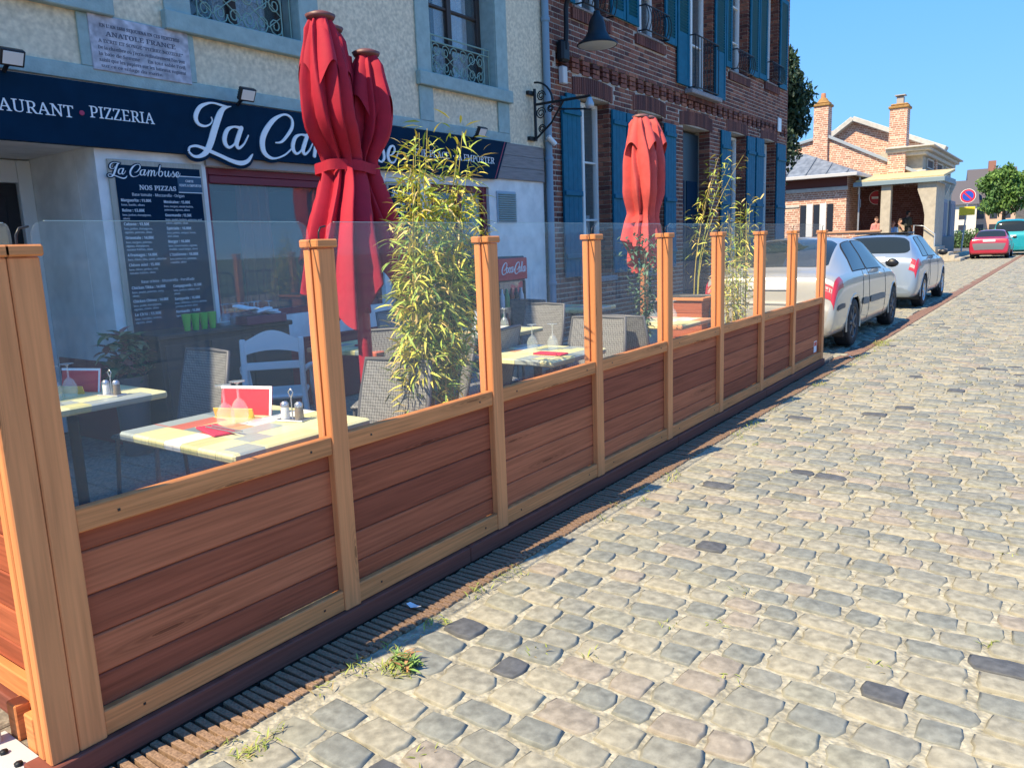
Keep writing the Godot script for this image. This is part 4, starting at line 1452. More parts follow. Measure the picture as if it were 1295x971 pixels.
	mb.tube([Vector3(-0.2, 0, -0.06), Vector3(0.05, 3.9, -0.06)], 0.05, 8)
	part(o, "post", mb, M.grey_metal)

func disc(r: float, z0: float, z1: float, y: float) -> MB:
	var mb := MB.new()
	var c := PackedVector2Array()
	for k in 28: c.append(Vector2(cos(TAU * k / 28) * r, y + sin(TAU * k / 28) * r))
	mb.prism(c, z0, z1)
	return mb

func round_sign(o: Node3D, y: float, r: float, outer: Material, inner: Material, kind: int) -> void:
	part(o, "rim", disc(r, 0.01, 0.026, y), M.letter)
	part(o, "face", disc(r * 0.94, 0.026, 0.03, y), outer)
	if kind == 1:
		part(o, "blue_field", disc(r * 0.7, 0.03, 0.033, y), inner)
		var mb := MB.new()
		mb.xf = Transform3D(Basis(Vector3.BACK, -PI / 4), Vector3(0, y, 0))
		mb.box(Vector3(-r * 0.72, -0.05, 0.033), Vector3(r * 0.72, 0.05, 0.036))
		part(o, "red_stroke", mb, outer)
# ---------------------------------------------------------------- parasols
func canopy(at: Vector3, top: float, bottom: float, tie: float, toward: Vector3, rad: float, folds: int, ph: float, flare: float) -> Array:
	# returns [body, flap]: a closed parasol gathered at the height tie, its axis bent towards a point there
	var mb := MB.new()
	var rows := []
	var nv := 34
	var nu := 132
	for j in nv:
		var f := j / float(nv - 1)
		var y := lerpf(bottom, top, f)
		var r: float
		if y < tie:
			var q := (tie - y) / (tie - bottom)
			r = lerpf(rad * 0.78, rad * flare, pow(q, 0.8))
		else:
			var q := (y - tie) / (top - tie)
			r = rad * lerpf(0.78 + 0.26 * smoothstep(0.0, 0.3, q), 0.66, smoothstep(0.5, 1.0, q))
			if f > 0.97: r *= 0.75
		var near_tie := exp(-pow((y - tie) / (0.17 if y > tie else 0.3), 2.0))
		var c := at.lerp(toward, near_tie * 0.55)
		var amp := 0.4 + 0.06 * near_tie
		var row := PackedVector3Array()
		for i in nu:
			var a := -TAU * i / nu
			var tt: float = folds * i / float(nu) + ph + 0.35 * sin(y * 2.2 + ph) + 0.12 * sin(a * 3.0 + y * 4.0)
			var pleat := posmod(int(floor(tt)), folds)
			var q2: float = tt - floor(tt)
			var w: float = q2 / 0.78 if q2 < 0.78 else (1.0 - q2) / 0.22
			var wide := 0.7 + 0.6 * fposmod(sin(pleat * 12.9898 + ph * 7.0) * 43.7, 1.0)
			var k := 1.0 - amp + amp * 1.45 * pow(w, 0.75) * wide + 0.1 * sin(a * 2 + ph * 2 + y * 1.5)
			var yy := y
			if f < 0.35: yy -= (0.35 - f) * (0.34 * sin(a * 2.0 + ph) + 0.16 * sin(a * folds * 0.5 + ph))
			row.append(Vector3(c.x + cos(a) * r * k, yy, c.z + sin(a) * r * k))
		rows.append(row)
	mb.grid(rows, true)
	var fl := MB.new()
	rows = []
	for j in 9:
		var q := j / 8.0
		var row := PackedVector3Array()
		for i in nu:
			var a := -TAU * i / nu
			var w := absf(sin(a * folds * 0.25 + ph))
			var r := rad * (1.04 - 0.58 * pow(q, 1.2)) * (0.86 + 0.26 * w + 0.08 * sin(a * 3 + ph))
			row.append(Vector3(at.x + cos(a) * r, top + 0.02 - (1.0 - q) * 0.32 + (1.0 - q) * 0.07 * sin(a * 4 + ph), at.z + sin(a) * r))
		rows.append(row)
	fl.grid(rows, true)
	return [mb, fl]

func loop_belt(c: Vector3, rx: float, rz: float, r: float) -> MB:
	var mb := MB.new()
	var rows := []
	for j in 5:
		var row := PackedVector3Array()
		for i in 40:
			var a := -TAU * i / 40
			var k := 1.0 + 0.05 * sin(a * 7)
			row.append(Vector3(c.x + cos(a) * rx * k, c.y - 0.03 + 0.015 * j + 0.012 * sin(a * 2), c.z + sin(a) * rz * k))
		rows.append(row)
	mb.grid(rows, true)
	return mb

func build_parasols() -> void:
	var red := tm(0.46, 0.007, 0.03, 0.8, M.tex.pale, Vector3(2, 2, 2), M.tex.fineb, 0.15)
	var o := thing("parasol", "cluster of closed crimson parasols tied round one red mast before the shop sign", "parasol", Vector3(-3.6, 0, -3.4))
	var mb := MB.new()
	mb.tube([Vector3(0, 0.05, 0), Vector3(0, 2.6, 0)], 0.045, 12)
	part(o, "mast", mb, pm(0.4, 0.012, 0.03, 0.4))
	mb = MB.new()
	mb.box(Vector3(-0.35, 0.0, -0.35), Vector3(0.35, 0.06, 0.35), 0.01)
	part(o, "base_plate", mb, M.iron)
	var tie := Vector3(0, 1.96, 0.02)
	for q in [[Vector3(0.1, 0, 0.255), 2.73, 1.18, 0.118, 8, 0.3, 1.75], [Vector3(-0.03, 0, 0.08), 2.72, 1.26, 0.115, 8, 1.4, 1.7], [Vector3(0.07, 0, -0.11), 2.6, 1.22, 0.12, 8, 2.3, 1.6]]:
		var cs := canopy(q[0], q[1], q[2], tie.y, tie, q[3], q[4], q[5], q[6])
		var c := part(o, "canopy", cs[0], red)
		part(c, "top_flap", cs[1], red)
		mb = MB.new()
		mb.lathe([Vector2(0.0, q[1] - 0.02), Vector2(0.075, q[1] + 0.01), Vector2(0.085, q[1] + 0.03), Vector2(0.05, q[1] + 0.045), Vector2(0.0, q[1] + 0.05)], 14, q[0])
		part(c, "cap", mb, pm(0.14, 0.05, 0.05, 0.5))
	part(o, "tie_belt", loop_belt(Vector3(0.02, 1.95, 0.05), 0.15, 0.215, 0.02), red)
	var coral := tm(0.72, 0.1, 0.085, 0.8, M.tex.pale, Vector3(2, 2, 2), M.tex.fineb, 0.15)
	o = thing("parasol", "faded coral closed parasols tied together in front of the brick house", "parasol", Vector3(-3.6, 0, -7.4))
	mb = MB.new()
	mb.tube([Vector3(0, 0.05, 0), Vector3(0, 2.6, 0)], 0.045, 12)
	part(o, "mast", mb, pm(0.5, 0.2, 0.08, 0.4))
	mb = MB.new()
	mb.box(Vector3(-0.35, 0.0, -0.35), Vector3(0.35, 0.06, 0.35), 0.01)
	part(o, "base_plate", mb, M.iron)
	tie = Vector3(0, 1.7, 0.05)
	for q in [[Vector3(0.03, 0, 0.12), 2.65, 1.36, 0.145, 8, 0.9, 1.15], [Vector3(-0.02, 0, -0.14), 2.67, 1.3, 0.16, 8, 2.0, 1.05]]:
		var cs := canopy(q[0], q[1], q[2], tie.y, tie, q[3], q[4], q[5], q[6])
		var c := part(o, "canopy", cs[0], coral)
		part(c, "top_flap", cs[1], coral)
		mb = MB.new()
		mb.lathe([Vector2(0.0, q[1] - 0.02), Vector2(0.075, q[1] + 0.01), Vector2(0.085, q[1] + 0.03), Vector2(0.05, q[1] + 0.045), Vector2(0.0, q[1] + 0.05)], 14, q[0])
		part(c, "cap", mb, pm(0.2, 0.09, 0.08, 0.5))
	part(o, "tie_belt", loop_belt(Vector3(0, 1.68, 0.03), 0.125, 0.185, 0.02), coral)

# ---------------------------------------------------------------- tables, chairs and what stands on them
func table_picture(sd: int) -> ImageTexture:
	var r := RandomNumberGenerator.new()
	r.seed = sd
	var im := Image.create(256, 256, false, Image.FORMAT_RGB8)
	var cols := [Color(0.86, 0.84, 0.6), Color(0.9, 0.88, 0.66), Color(0.8, 0.79, 0.55), Color(0.62, 0.66, 0.64), Color(0.9, 0.9, 0.86), Color(0.84, 0.6, 0.42), Color(0.5, 0.56, 0.57), Color(0.88, 0.85, 0.62), Color(0.78, 0.42, 0.34)]
	for k in 7:
		var x := -r.randi_range(0, 60)
		var y := int(k * 256 / 7.0)
		while x < 256:
			var l := r.randi_range(28, 130)
			var pick := r.randi() % 12
			var c: Color = cols[pick] if pick < 9 else cols[pick % 3]
			im.fill_rect(Rect2i(maxi(x, 0), y, mini(l, 256 - maxi(x, 0)), 37), c)
			for g in 3:
				var yy := y + r.randi_range(2, 34)
				im.fill_rect(Rect2i(maxi(x, 0), yy, mini(l, 256 - maxi(x, 0)), 1), c.darkened(0.12))
			x += l
		im.fill_rect(Rect2i(0, y, 256, 1), Color(0.6, 0.58, 0.45))
	return ImageTexture.create_from_image(im)

func make_table(at: Vector3, sx: float, sz: float, label: String, sd: int) -> Node3D:
	var o := thing("bistro_table", label, "table", at, 0, "bistro tables on the terrace")
	var mb := MB.new()
	mb.box(Vector3(-sx / 2, 0.712, -sz / 2), Vector3(sx / 2, 0.75, sz / 2), 0.008)
	for p in mb.v: mb.uv.append(Vector2(p.z / sz + 0.5 + p.y * 0.3, p.x / sx + 0.5))
	var m := pm(0.9, 0.9, 0.9, 0.35)
	m.albedo_color = Color.WHITE
	m.albedo_texture = table_picture(sd)
	part(o, "tabletop", mb, m)
	mb = MB.new()
	mb.tube([Vector3(0, 0.03, 0), Vector3(0, 0.71, 0)], 0.03, 8)
	part(o, "pedestal", mb, M.iron)
	for k in 4:
		mb = MB.new()
		var a := PI / 4 + PI / 2 * k
		mb.tube([Vector3(cos(a) * 0.03, 0.09, sin(a) * 0.03), Vector3(cos(a) * 0.34, 0.02, sin(a) * 0.34)], [0.025, 0.018], 6)
		part(o, "foot", mb, M.iron)
	return o

func weave_image() -> ImageTexture:
	var im := Image.create(64, 64, false, Image.FORMAT_RGB8)
	for y in 64:
		for x in 64:
			var cx := x / 16
			var cy := y / 16
			var fx := fposmod(x, 16.0) / 16.0 - 0.5
			var fy := fposmod(y, 16.0) / 16.0 - 0.5
			var over := (cx + cy) % 2 == 0
			var e := absf(fy) if over else absf(fx)
			var s := 0.95 - 0.5 * e * e * 4.0
			if e > 0.44: s = 0.12
			im.set_pixel(x, y, Color(s, s, s))
	return ImageTexture.create_from_image(im)

func make_chair() -> Node3D:
	var o := Node3D.new()
	o.name = "woven_chair"
	var mb := MB.new()
	var rows := []
	for j in 9:
		var f := j / 8.0
		var row := PackedVector3Array()
		for i in 9:
			var u := i / 4.0 - 1.0
			row.append(Vector3(u * (0.225 - 0.01 * f), 0.47 + 0.42 * f, -0.2 - 0.1 * f - 0.02 * (1 - u * u)))
		rows.append(row)
	mb.grid(rows)
	rows.reverse()
	var back := []
	for r in rows:
		var q := PackedVector3Array()
		for p in r: q.append(p + Vector3(0, 0, -0.018))
		back.append(q)
	mb.grid(back)
	part(o, "backrest", mb, M.weave)
	mb = MB.new()
	mb.tube([Vector3(-0.225, 0.44, -0.2), Vector3(-0.23, 0.7, -0.265), Vector3(-0.215, 0.895, -0.31), Vector3(0, 0.9, -0.33), Vector3(0.215, 0.895, -0.31), Vector3(0.23, 0.7, -0.265), Vector3(0.225, 0.44, -0.2)], 0.014, 6)
	part(o, "back_frame", mb, M.weave_edge)
	mb = MB.new()
	mb.box(Vector3(-0.235, 0.425, -0.22), Vector3(0.235, 0.455, 0.23), 0.012)
	part(o, "seat", mb, M.weave)
	for sx in [-1.0, 1.0]:
		for sz in [-1.0, 1.0]:
			mb = MB.new()
			mb.tube([Vector3(0.21 * sx, 0.43, 0.2 * sz), Vector3(0.225 * sx, 0.0, 0.23 * sz)], 0.014, 6)
			part(o, "leg", mb, M.weave_edge)
	return o

func wine_glass_mesh() -> Array:
	# standing on its rim, foot in the air
	var mb := MB.new()
	mb.lathe([Vector2(0.032, 0.0), Vector2(0.037, 0.03), Vector2(0.036, 0.06), Vector2(0.022, 0.09), Vector2(0.005, 0.105), Vector2(0.0045, 0.165), Vector2(0.012, 0.172), Vector2(0.034, 0.176), Vector2(0.034, 0.179), Vector2(0.0, 0.18)], 18)
	var mi := MB.new()
	mi.lathe([Vector2(0.0, 0.1), Vector2(0.008, 0.098), Vector2(0.02, 0.088), Vector2(0.0345, 0.06), Vector2(0.0355, 0.03), Vector2(0.032, 0.0)].slice(0, 6), 18)
	return [mb, mi]

func build_terrace() -> void:
	M.weave = tm(0.3, 0.3, 0.285, 0.6, weave_image(), Vector3(16, 16, 16))
	M.weave_edge = pm(0.1, 0.1, 0.105, 0.5)
	var glass := pm(0.7, 0.75, 0.76, 0.05)
	glass.transparency = BaseMaterial3D.TRANSPARENCY_ALPHA
	glass.albedo_color = Color(0.9, 0.95, 0.95, 0.17)
	var t := [
		[Vector3(-2.8, 0, -1.93), 0.8, 0.68, "patchwork topped table right behind the first glass pane", 3],
		[Vector3(-4.36, 0, -1.93), 0.8, 0.66, "patchwork topped table near the doorway, half behind the corner post", 5],
		[Vector3(-2.87, 0, -4.27), 0.68, 0.68, "patchwork topped table with upturned glasses right of the tall bamboo", 8],
		[Vector3(-4.1, 0, -5.3), 0.75, 0.7, "patchwork topped table with drinks card in front of the drinks fridge", 9],
		[Vector3(-2.95, 0, -6.4), 0.7, 0.7, "white cornered table under the little leafy tree", 12],
		[Vector3(-4.35, 0, -4.2), 0.75, 0.7, "table with red napkin hidden behind the tall bamboo and mast", 13],
		[Vector3(-4.6, 0, -7.6), 0.75, 0.7, "far table beside the coral parasol mast near the brick wall", 14]]
	for q in t: make_table(q[0], q[1], q[2], q[3], q[4])
	var ch := make_chair()
	var first := true
	for q in [[-4.28, -2.42, 0.0, "grey woven chair with its back to the pizza menu, past the doorway table"], [-2.78, -2.55, 0.05, "grey woven chair pressed against the glass left of the tall bamboo"], [-3.75, -3.75, 0.6, "dark woven chair beside the red mast foot"], [-3.3, -3.55, -0.5, "woven chair between the red mast and the tall bamboo"], [-2.87, -4.86, 0.1, "woven chair tucked in behind the table with upturned glasses"], [-2.8, -5.6, PI, "woven chair seen from behind just left of the leafy tree"], [-3.7, -4.7, 2.6, "woven chair facing the wall left of the drinks card table"], [-4.1, -5.95, 0.0, "woven chair beyond the drinks card table"], [-2.95, -7.1, 0.1, "woven chair beyond the white cornered table by the coral parasol"], [-4.6, -7.0, PI, "woven chair in front of the far table by the brick wall"], [-3.45, -4.25, -1.4, "woven chair at the inner side of the table with upturned glasses"], [-4.9, -5.3, 1.5, "woven chair with its back against the drinks fridge"]]:
		var c: Node3D = ch if first else ch.duplicate()
		first = false
		c.name = "woven_chair"
		c.position = Vector3(q[0], 0, q[1])
		c.rotation.y = q[2]
		add_child(c, true)
		tag(c, q[3], "chair", "grey woven chairs on the terrace")
	# low bench at the corner
	var o := thing("bench", "low black woven bench behind the glass by the corner post", "bench", Vector3(-3.15, 0, -1.2), 0.1)
	var mb := MB.new()
	var bl := tm(0.05, 0.055, 0.055, 0.6, M.weave.albedo_texture, Vector3(16, 16, 16))
	mb.box(Vector3(-0.6, 0.4, -0.2), Vector3(0.6, 0.46, 0.2), 0.02)
	part(o, "seat", mb, bl)
	for sx in [-0.55, 0.55]:
		for sz in [-0.16, 0.16]:
			mb = MB.new()
			mb.box(Vector3(sx - 0.025, 0, sz - 0.025), Vector3(sx + 0.025, 0.4, sz + 0.025), 0.004)
			part(o, "leg", mb, M.weave_edge)
	# white armchair with a crested back
	o = thing("garden_armchair", "white plastic armchair with a crested back among the tables", "armchair", Vector3(-5.0, 0, -3.75), 0.8)
	var wp := pm(0.72, 0.73, 0.7, 0.4)
	mb = MB.new()
	var poly := PackedVector2Array()
	for k in 17:
		var u := k / 8.0 - 1.0
		poly.append(Vector2(u * 0.27, 0.93 + 0.1 * pow(cos(u * PI / 2), 1.5) + (0.02 if absf(u) > 0.9 else 0.0)))
	for k in 9:
		var u := 1.0 - k / 4.0
		poly.append(Vector2(u * 0.235, 0.82 + 0.035 * (1 - u * u)))
	mb.xf = Transform3D(Basis(Vector3.RIGHT, -0.12), Vector3(0, 0.0, 0.14))
	mb.prism(poly, -0.012, 0.012)
	mb.box(Vector3(-0.24, 0.68, -0.012), Vector3(0.24, 0.75, 0.012), 0.006)
	for sx in [-1.0, 1.0]: mb.box(Vector3(0.25 * sx - 0.025, 0.36, -0.02), Vector3(0.25 * sx + 0.025, 0.96, 0.02), 0.01)
	part(o, "backrest", mb, wp)
	mb = MB.new()
	mb.box(Vector3(-0.26, 0.41, -0.4), Vector3(0.26, 0.45, 0.12), 0.015)
	part(o, "seat", mb, wp)
	for sx in [-1.0, 1.0]:
		mb = MB.new()
		mb.tube([Vector3(0.26 * sx, 0.66, 0.06), Vector3(0.3 * sx, 0.67, -0.15), Vector3(0.3 * sx, 0.65, -0.36), Vector3(0.29 * sx, 0.45, -0.42), Vector3(0.31 * sx, 0.0, -0.46)], 0.026, 8)
		part(o, "arm", mb, wp)
		mb = MB.new()
		mb.tube([Vector3(0.25 * sx, 0.5, 0.08), Vector3(0.27 * sx, 0.25, 0.16), Vector3(0.3 * sx, 0.0, 0.3)], 0.026, 8)
		part(o, "leg", mb, wp)
	o.scale = Vector3.ONE * 0.87
	# things on the two front tables
	var card := pm(0.62, 0.035, 0.045, 0.4)
	var yel := pm(0.85, 0.5, 0.06, 0.45)
	var gm := wine_glass_mesh()
	var gms: Mesh = gm[0].mesh()
	for q in [[Vector3(-2.98, 0.75, -2.06), 0.35, "right behind the first pane"], [Vector3(-4.42, 0.75, -2.02), 0.35, "near the doorway"]]:
		var where: String = q[2]
		o = thing("card_stand", "red card stand with yellow foot on the table " + where, "menu card", q[0], q[1], "red card stands")
		mb = MB.new()
		mb.xf = Transform3D(Basis(Vector3.RIGHT, -0.2), Vector3.ZERO)
		mb.box(Vector3(-0.13, 0.0, -0.004), Vector3(0.13, 0.13, 0.004), 0.001)
		part(o, "card", mb, card)
		mb = MB.new()
		mb.xf = Transform3D(Basis(Vector3.RIGHT, -0.2), Vector3.ZERO)
		mb.box(Vector3(-0.132, 0.118, 0.004), Vector3(0.132, 0.131, 0.0055))
		mb.box(Vector3(0.12, 0.0, 0.004), Vector3(0.132, 0.118, 0.0055))
		part(o, "border", mb, M.letter)
		mb = MB.new()
		mb.xf = Transform3D(Basis(Vector3.RIGHT, 0.25), Vector3(-0.02, 0.0, 0.055))
		mb.box(Vector3(-0.1, 0.0, -0.003), Vector3(0.1, 0.045, 0.003), 0.001)
		part(o, "yellow_foot", mb, yel)
		for k in 2:
			var p: Vector3 = q[0] + Vector3(0.1 + k * 0.03, 0, 0.1 + k * 0.09)
			var w := thing("wine_glass", ("upturned wine glass nearest the card on the table " if k == 0 else "second upturned wine glass, nearer the pane, on the table ") + where, "glass", p, 0, "upturned wine glasses")
			part(w, "bowl", gms, glass)
		o = thing("napkin", "folded crimson napkin with cutlery on the table " + where, "napkin", q[0] + Vector3(0.17, 0.0, 0.27), -0.25, "crimson napkins")
		mb = MB.new()
		mb.box(Vector3(-0.11, 0.001, -0.045), Vector3(0.11, 0.011, 0.045), 0.004)
		part(o, "cloth", mb, pm(0.5, 0.02, 0.06, 0.8))
		mb = MB.new()
		mb.tube([Vector3(-0.05, 0.016, 0.02), Vector3(0.16, 0.015, -0.03)], 0.004, 5)
		part(o, "knife", mb, M.steel)
		mb = MB.new()
		mb.tube([Vector3(-0.05, 0.016, -0.005), Vector3(0.15, 0.015, -0.055)], 0.004, 5)
		part(o, "fork", mb, M.steel)
		o = thing("cruet_stand", "wire cruet stand with salt and pepper on the table " + where, "cruet", q[0] + Vector3(0.3, 0, -0.02), 0.3, "cruet stands")
		mb = MB.new()
		mb.box(Vector3(-0.07, 0.0, -0.035), Vector3(0.07, 0.008, 0.035), 0.003)
		mb.tube([Vector3(0, 0.01, 0), Vector3(0, 0.1, 0), Vector3(-0.012, 0.125, 0), Vector3(0, 0.14, 0), Vector3(0.012, 0.125, 0), Vector3(0, 0.1, 0)], 0.003, 5)
		part(o, "wire_frame", mb, M.steel)
		for k in 2:
			mb = MB.new()
			mb.lathe([Vector2(0.0, 0.009), Vector2(0.02, 0.009), Vector2(0.017, 0.06), Vector2(0.0, 0.06)], 10, Vector3(-0.035 + k * 0.07, 0, 0))
			part(o, "shaker", mb, pm(0.75, 0.75, 0.72, 0.2) if k == 0 else pm(0.2, 0.16, 0.12, 0.2))
			mb = MB.new()
			mb.lathe([Vector2(0.018, 0.0605), Vector2(0.018, 0.075), Vector2(0.01, 0.083), Vector2(0.0, 0.084)], 10, Vector3(-0.035 + k * 0.07, 0, 0))
			part(o, "shaker_lid", mb, M.steel)
	for q in [[-2.95, -4.33, "left of the pair on the table right of the tall bamboo"], [-2.83, -4.4, "right of the pair on the table right of the tall bamboo"], [-4.12, -5.2, "left of the pair on the drinks card table"], [-3.98, -5.42, "right of the pair on the drinks card table"], [-3.0, -6.35, "left of the pair beside the leafy tree"], [-2.86, -6.45, "right of the pair beside the leafy tree"]]:
		var w := thing("wine_glass", "upturned wine glass, " + q[2], "glass", Vector3(q[0], 0.75, q[1]), 0, "upturned wine glasses")
		part(w, "bowl", gms, glass)
	for q in [[-2.72, -4.2, "on the table with the upturned glasses right of the tall bamboo"], [-4.3, -4.1, "on the table behind the tall bamboo"]]:
		mb = MB.new()
		mb.box(Vector3(-0.11, 0.001, -0.05), Vector3(0.11, 0.012, 0.05), 0.005)
		var nk := part(self, "napkin", mb, pm(0.5, 0.02, 0.06, 0.8), Vector3(q[0], 0.75, q[1]))
		tag(nk, "flat crimson napkin " + q[2], "napkin", "crimson napkins")
	o = thing("drinks_card", "tall white and yellow drinks card standing on a table before the fridge", "menu card", Vector3(-4.02, 0.75, -5.12), 0.9)
	mb = MB.new()
	mb.prism(PackedVector2Array([Vector2(-0.05, 0), Vector2(0.05, 0), Vector2(0.035, 0.2), Vector2(-0.035, 0.2)]), -0.004, 0.004)
	part(o, "card", mb, M.letter)
	mb = MB.new()
	mb.box(Vector3(-0.035, 0.02, 0.0045), Vector3(0.035, 0.09, 0.0055))
	part(o, "yellow_print", mb, yel)
	# sideboard against the wall under the menu
	o = thing("sideboard", "dark wooden sideboard against the wall under the pizza menu", "sideboard", Vector3(-5.72, 0, -3.72))
	mb = MB.new()
	mb.box(Vector3(-0.24, 0.86, -0.62), Vector3(0.25, 0.9, 0.62), 0.008)
	part(o, "top", mb, M.dark_wood)
	mb = MB.new()
	mb.box(Vector3(-0.23, 0.1, -0.6), Vector3(0.22, 0.86, 0.6), 0.005)
	part(o, "carcass", mb, pm(0.03, 0.022, 0.02, 0.5))
	for k in 3:
		mb = MB.new()
		mb.box(Vector3(0.221, 0.16, -0.58 + k * 0.39), Vector3(0.238, 0.82, -0.58 + k * 0.39 + 0.37), 0.008)
		part(o, "door", mb, M.dark_wood)
	for k in 4:
		mb = MB.new()
		mb.lathe([Vector2(0.0, 0), Vector2(0.022, 0), Vector2(0.036, 0.13), Vector2(0.034, 0.13), Vector2(0.02, 0.006), Vector2(0.0, 0.006)], 12)
		tag(part(self, "green_tumbler", mb, pm(0.08, 0.5, 0.06, 0.15), Vector3(-5.6, 0.9, -3.42 - k * 0.075)), ["first", "second", "third", "fourth"][k] + " green tumbler from the left on the dark sideboard", "tumbler", "green tumblers on the sideboard")
	for k in 10:
		var bt := part(self, "tumbler", gms, glass, Vector3(-5.62 + rr(-0.06, 0.06), 0.9, -3.78 - k * 0.045))
		tag(bt, "clear glass crowded on the right half of the dark sideboard", "glass", "clear glasses crowded on the sideboard")
	o = thing("cutlery_tray", "maroon cutlery tray heaped with napkins on the dark sideboard", "tray", Vector3(-5.55, 0.9, -4.05))
	mb = MB.new()
	mb.box(Vector3(-0.12, 0, -0.2), Vector3(0.12, 0.07, 0.2), 0.006)
	part(o, "tray", mb, pm(0.15, 0.02, 0.05, 0.5))
	for k in 6:
		mb = MB.new()
		mb.xf = Transform3D(Basis(Vector3.UP, k * 0.7) * Basis(Vector3.BACK, 0.2 * (k % 3 - 1)), Vector3(rr(-0.05, 0.05), 0.085 + 0.012 * k, -0.15 + k * 0.06))
		mb.box(Vector3(-0.07, -0.008, -0.05), Vector3(0.07, 0.008, 0.05), 0.003)
		part(o, "napkin", mb, M.letter)

# ---------------------------------------------------------------- plants
func leaf_mesh(l: float, w: float, droop: float) -> Mesh:
	var mb := MB.new()
	var rows := []
	for k in 4:
		var f := k / 3.0
		var ww: float = w * [0.25, 1.0, 0.75, 0.02][k] * 0.5
		var y := -droop * f * f * l
		rows.append(PackedVector3Array([Vector3(-ww, y + ww * 0.4, f * l), Vector3(0, y, f * l), Vector3(ww, y + ww * 0.4, f * l)]))
	mb.grid(rows)
	return mb.mesh()

func foliage_mat() -> StandardMaterial3D:
	var m := pm(1, 1, 1, 0.6)
	m.vertex_color_use_as_albedo = true
	m.backlight_enabled = true
	m.backlight = Color(0.32, 0.34, 0.1)
	return m

func bamboo(at: Vector3, label: String, base_y: float, n: int, spread: float, hmin: float, hmax: float, leaves: int, lean: Vector3) -> void:
	var o := thing("bamboo", label, "plant", at)
	var lm := leaf_mesh(0.088, 0.0125, 0.35)
	var xs := []
	var cs := PackedColorArray()
	var mats := [pm(0.42, 0.34, 0.06, 0.45), pm(0.32, 0.36, 0.07, 0.45), pm(0.5, 0.36, 0.1, 0.5)]
	var tips := []
	for k in n:
		var a := rr(0, TAU)
		var r := spread * sqrt(rng.randf())
		var p0 := Vector3(cos(a) * r * 0.55, base_y, sin(a) * r)
		var h := rr(hmin, hmax)
		if k == 0: h = hmax
		var sway := Vector3(cos(a) * rr(0.05, 0.3), 0, sin(a) * rr(0.02, 0.34)) * 0.33 + lean * rr(0.5, 1.1)
		var path := []
		for j in 8:
			var f := j / 7.0
			path.append(p0 + Vector3(0, (h - base_y) * f, 0) + sway * f * f)
		var mb := MB.new()
		var rad := []
		for j in 8: rad.append(0.006 * (1.0 - 0.75 * j / 7.0))
		mb.tube(path, rad, 5)
		part(o, "culm", mb, mats[k % 3])
		tips.append(path)
	for k in leaves:
		var path: Array = tips[rng.randi() % n]
		var f := clampf(pow(rng.randf(), 0.75) * 0.85 + 0.15, 0, 1)
		if rng.randf() < 0.15: f = rng.randf()
		if f < 0.34 and rng.randf() < 0.65: f += 0.3
		var i := mini(int(f * 7), 6)
		var p: Vector3 = path[i].lerp(path[i + 1], f * 7 - i)
		var out := rr(0.01, 0.125) * (1.1 - 0.6 * absf(f - 0.55))
		var a := rr(0, TAU)
		p += Vector3(cos(a) * out, rr(-0.05, 0.08), sin(a) * out)
		var b := Basis(Vector3.UP, -a + PI / 2 + rr(-0.9, 0.9)) * Basis(Vector3.RIGHT, rr(-0.9, 0.7)) * Basis(Vector3.BACK, rr(-0.8, 0.8))
		xs.append(Transform3D(b.scaled_local(Vector3.ONE * rr(0.6, 1.15)), p))
		var q := rng.randf()
		var c := Color(0.56, 0.54, 0.07)
		if q < 0.3: c = Color(0.34, 0.44, 0.06)
		elif q < 0.55: c = Color(0.7, 0.58, 0.1)
		elif q < 0.68: c = Color(0.62, 0.45, 0.16)
		elif q < 0.78: c = Color(0.22, 0.34, 0.06)
		var fl := rr(0.8, 1.2)
		cs.append(Color(c.r * fl, c.g * fl, c.b * fl))
	copies(o, "foliage", lm, foliage_mat(), xs, cs)

func planter(at: Vector3, sx: float, sz: float, h: float, label: String) -> void:
	var o := thing("planter", label, "planter", at)
	for k in int(h / 0.12):
		var mb := MB.new()
		mb.box(Vector3(-sx / 2, 0.02 + k * 0.12, -sz / 2), Vector3(sx / 2, 0.137 + k * 0.12, sz / 2), 0.004)
		part(o, "board", mb, M.plank[4] if k % 2 else M.plank[2])
	var mb := MB.new()
	var t := int(h / 0.12) * 0.12 + 0.022
	mb.box(Vector3(-sx / 2 - 0.02, t, -sz / 2 - 0.02), Vector3(sx / 2 + 0.02, t + 0.03, sz / 2 + 0.02), 0.005)
	part(o, "top_frame", mb, M.timber_h)
	mb = MB.new()
	mb.box(Vector3(-sx / 2 + 0.03, t + 0.03, -sz / 2 + 0.03), Vector3(sx / 2 - 0.03, t + 0.036, sz / 2 - 0.03))
	part(o, "soil", mb, M.earth)

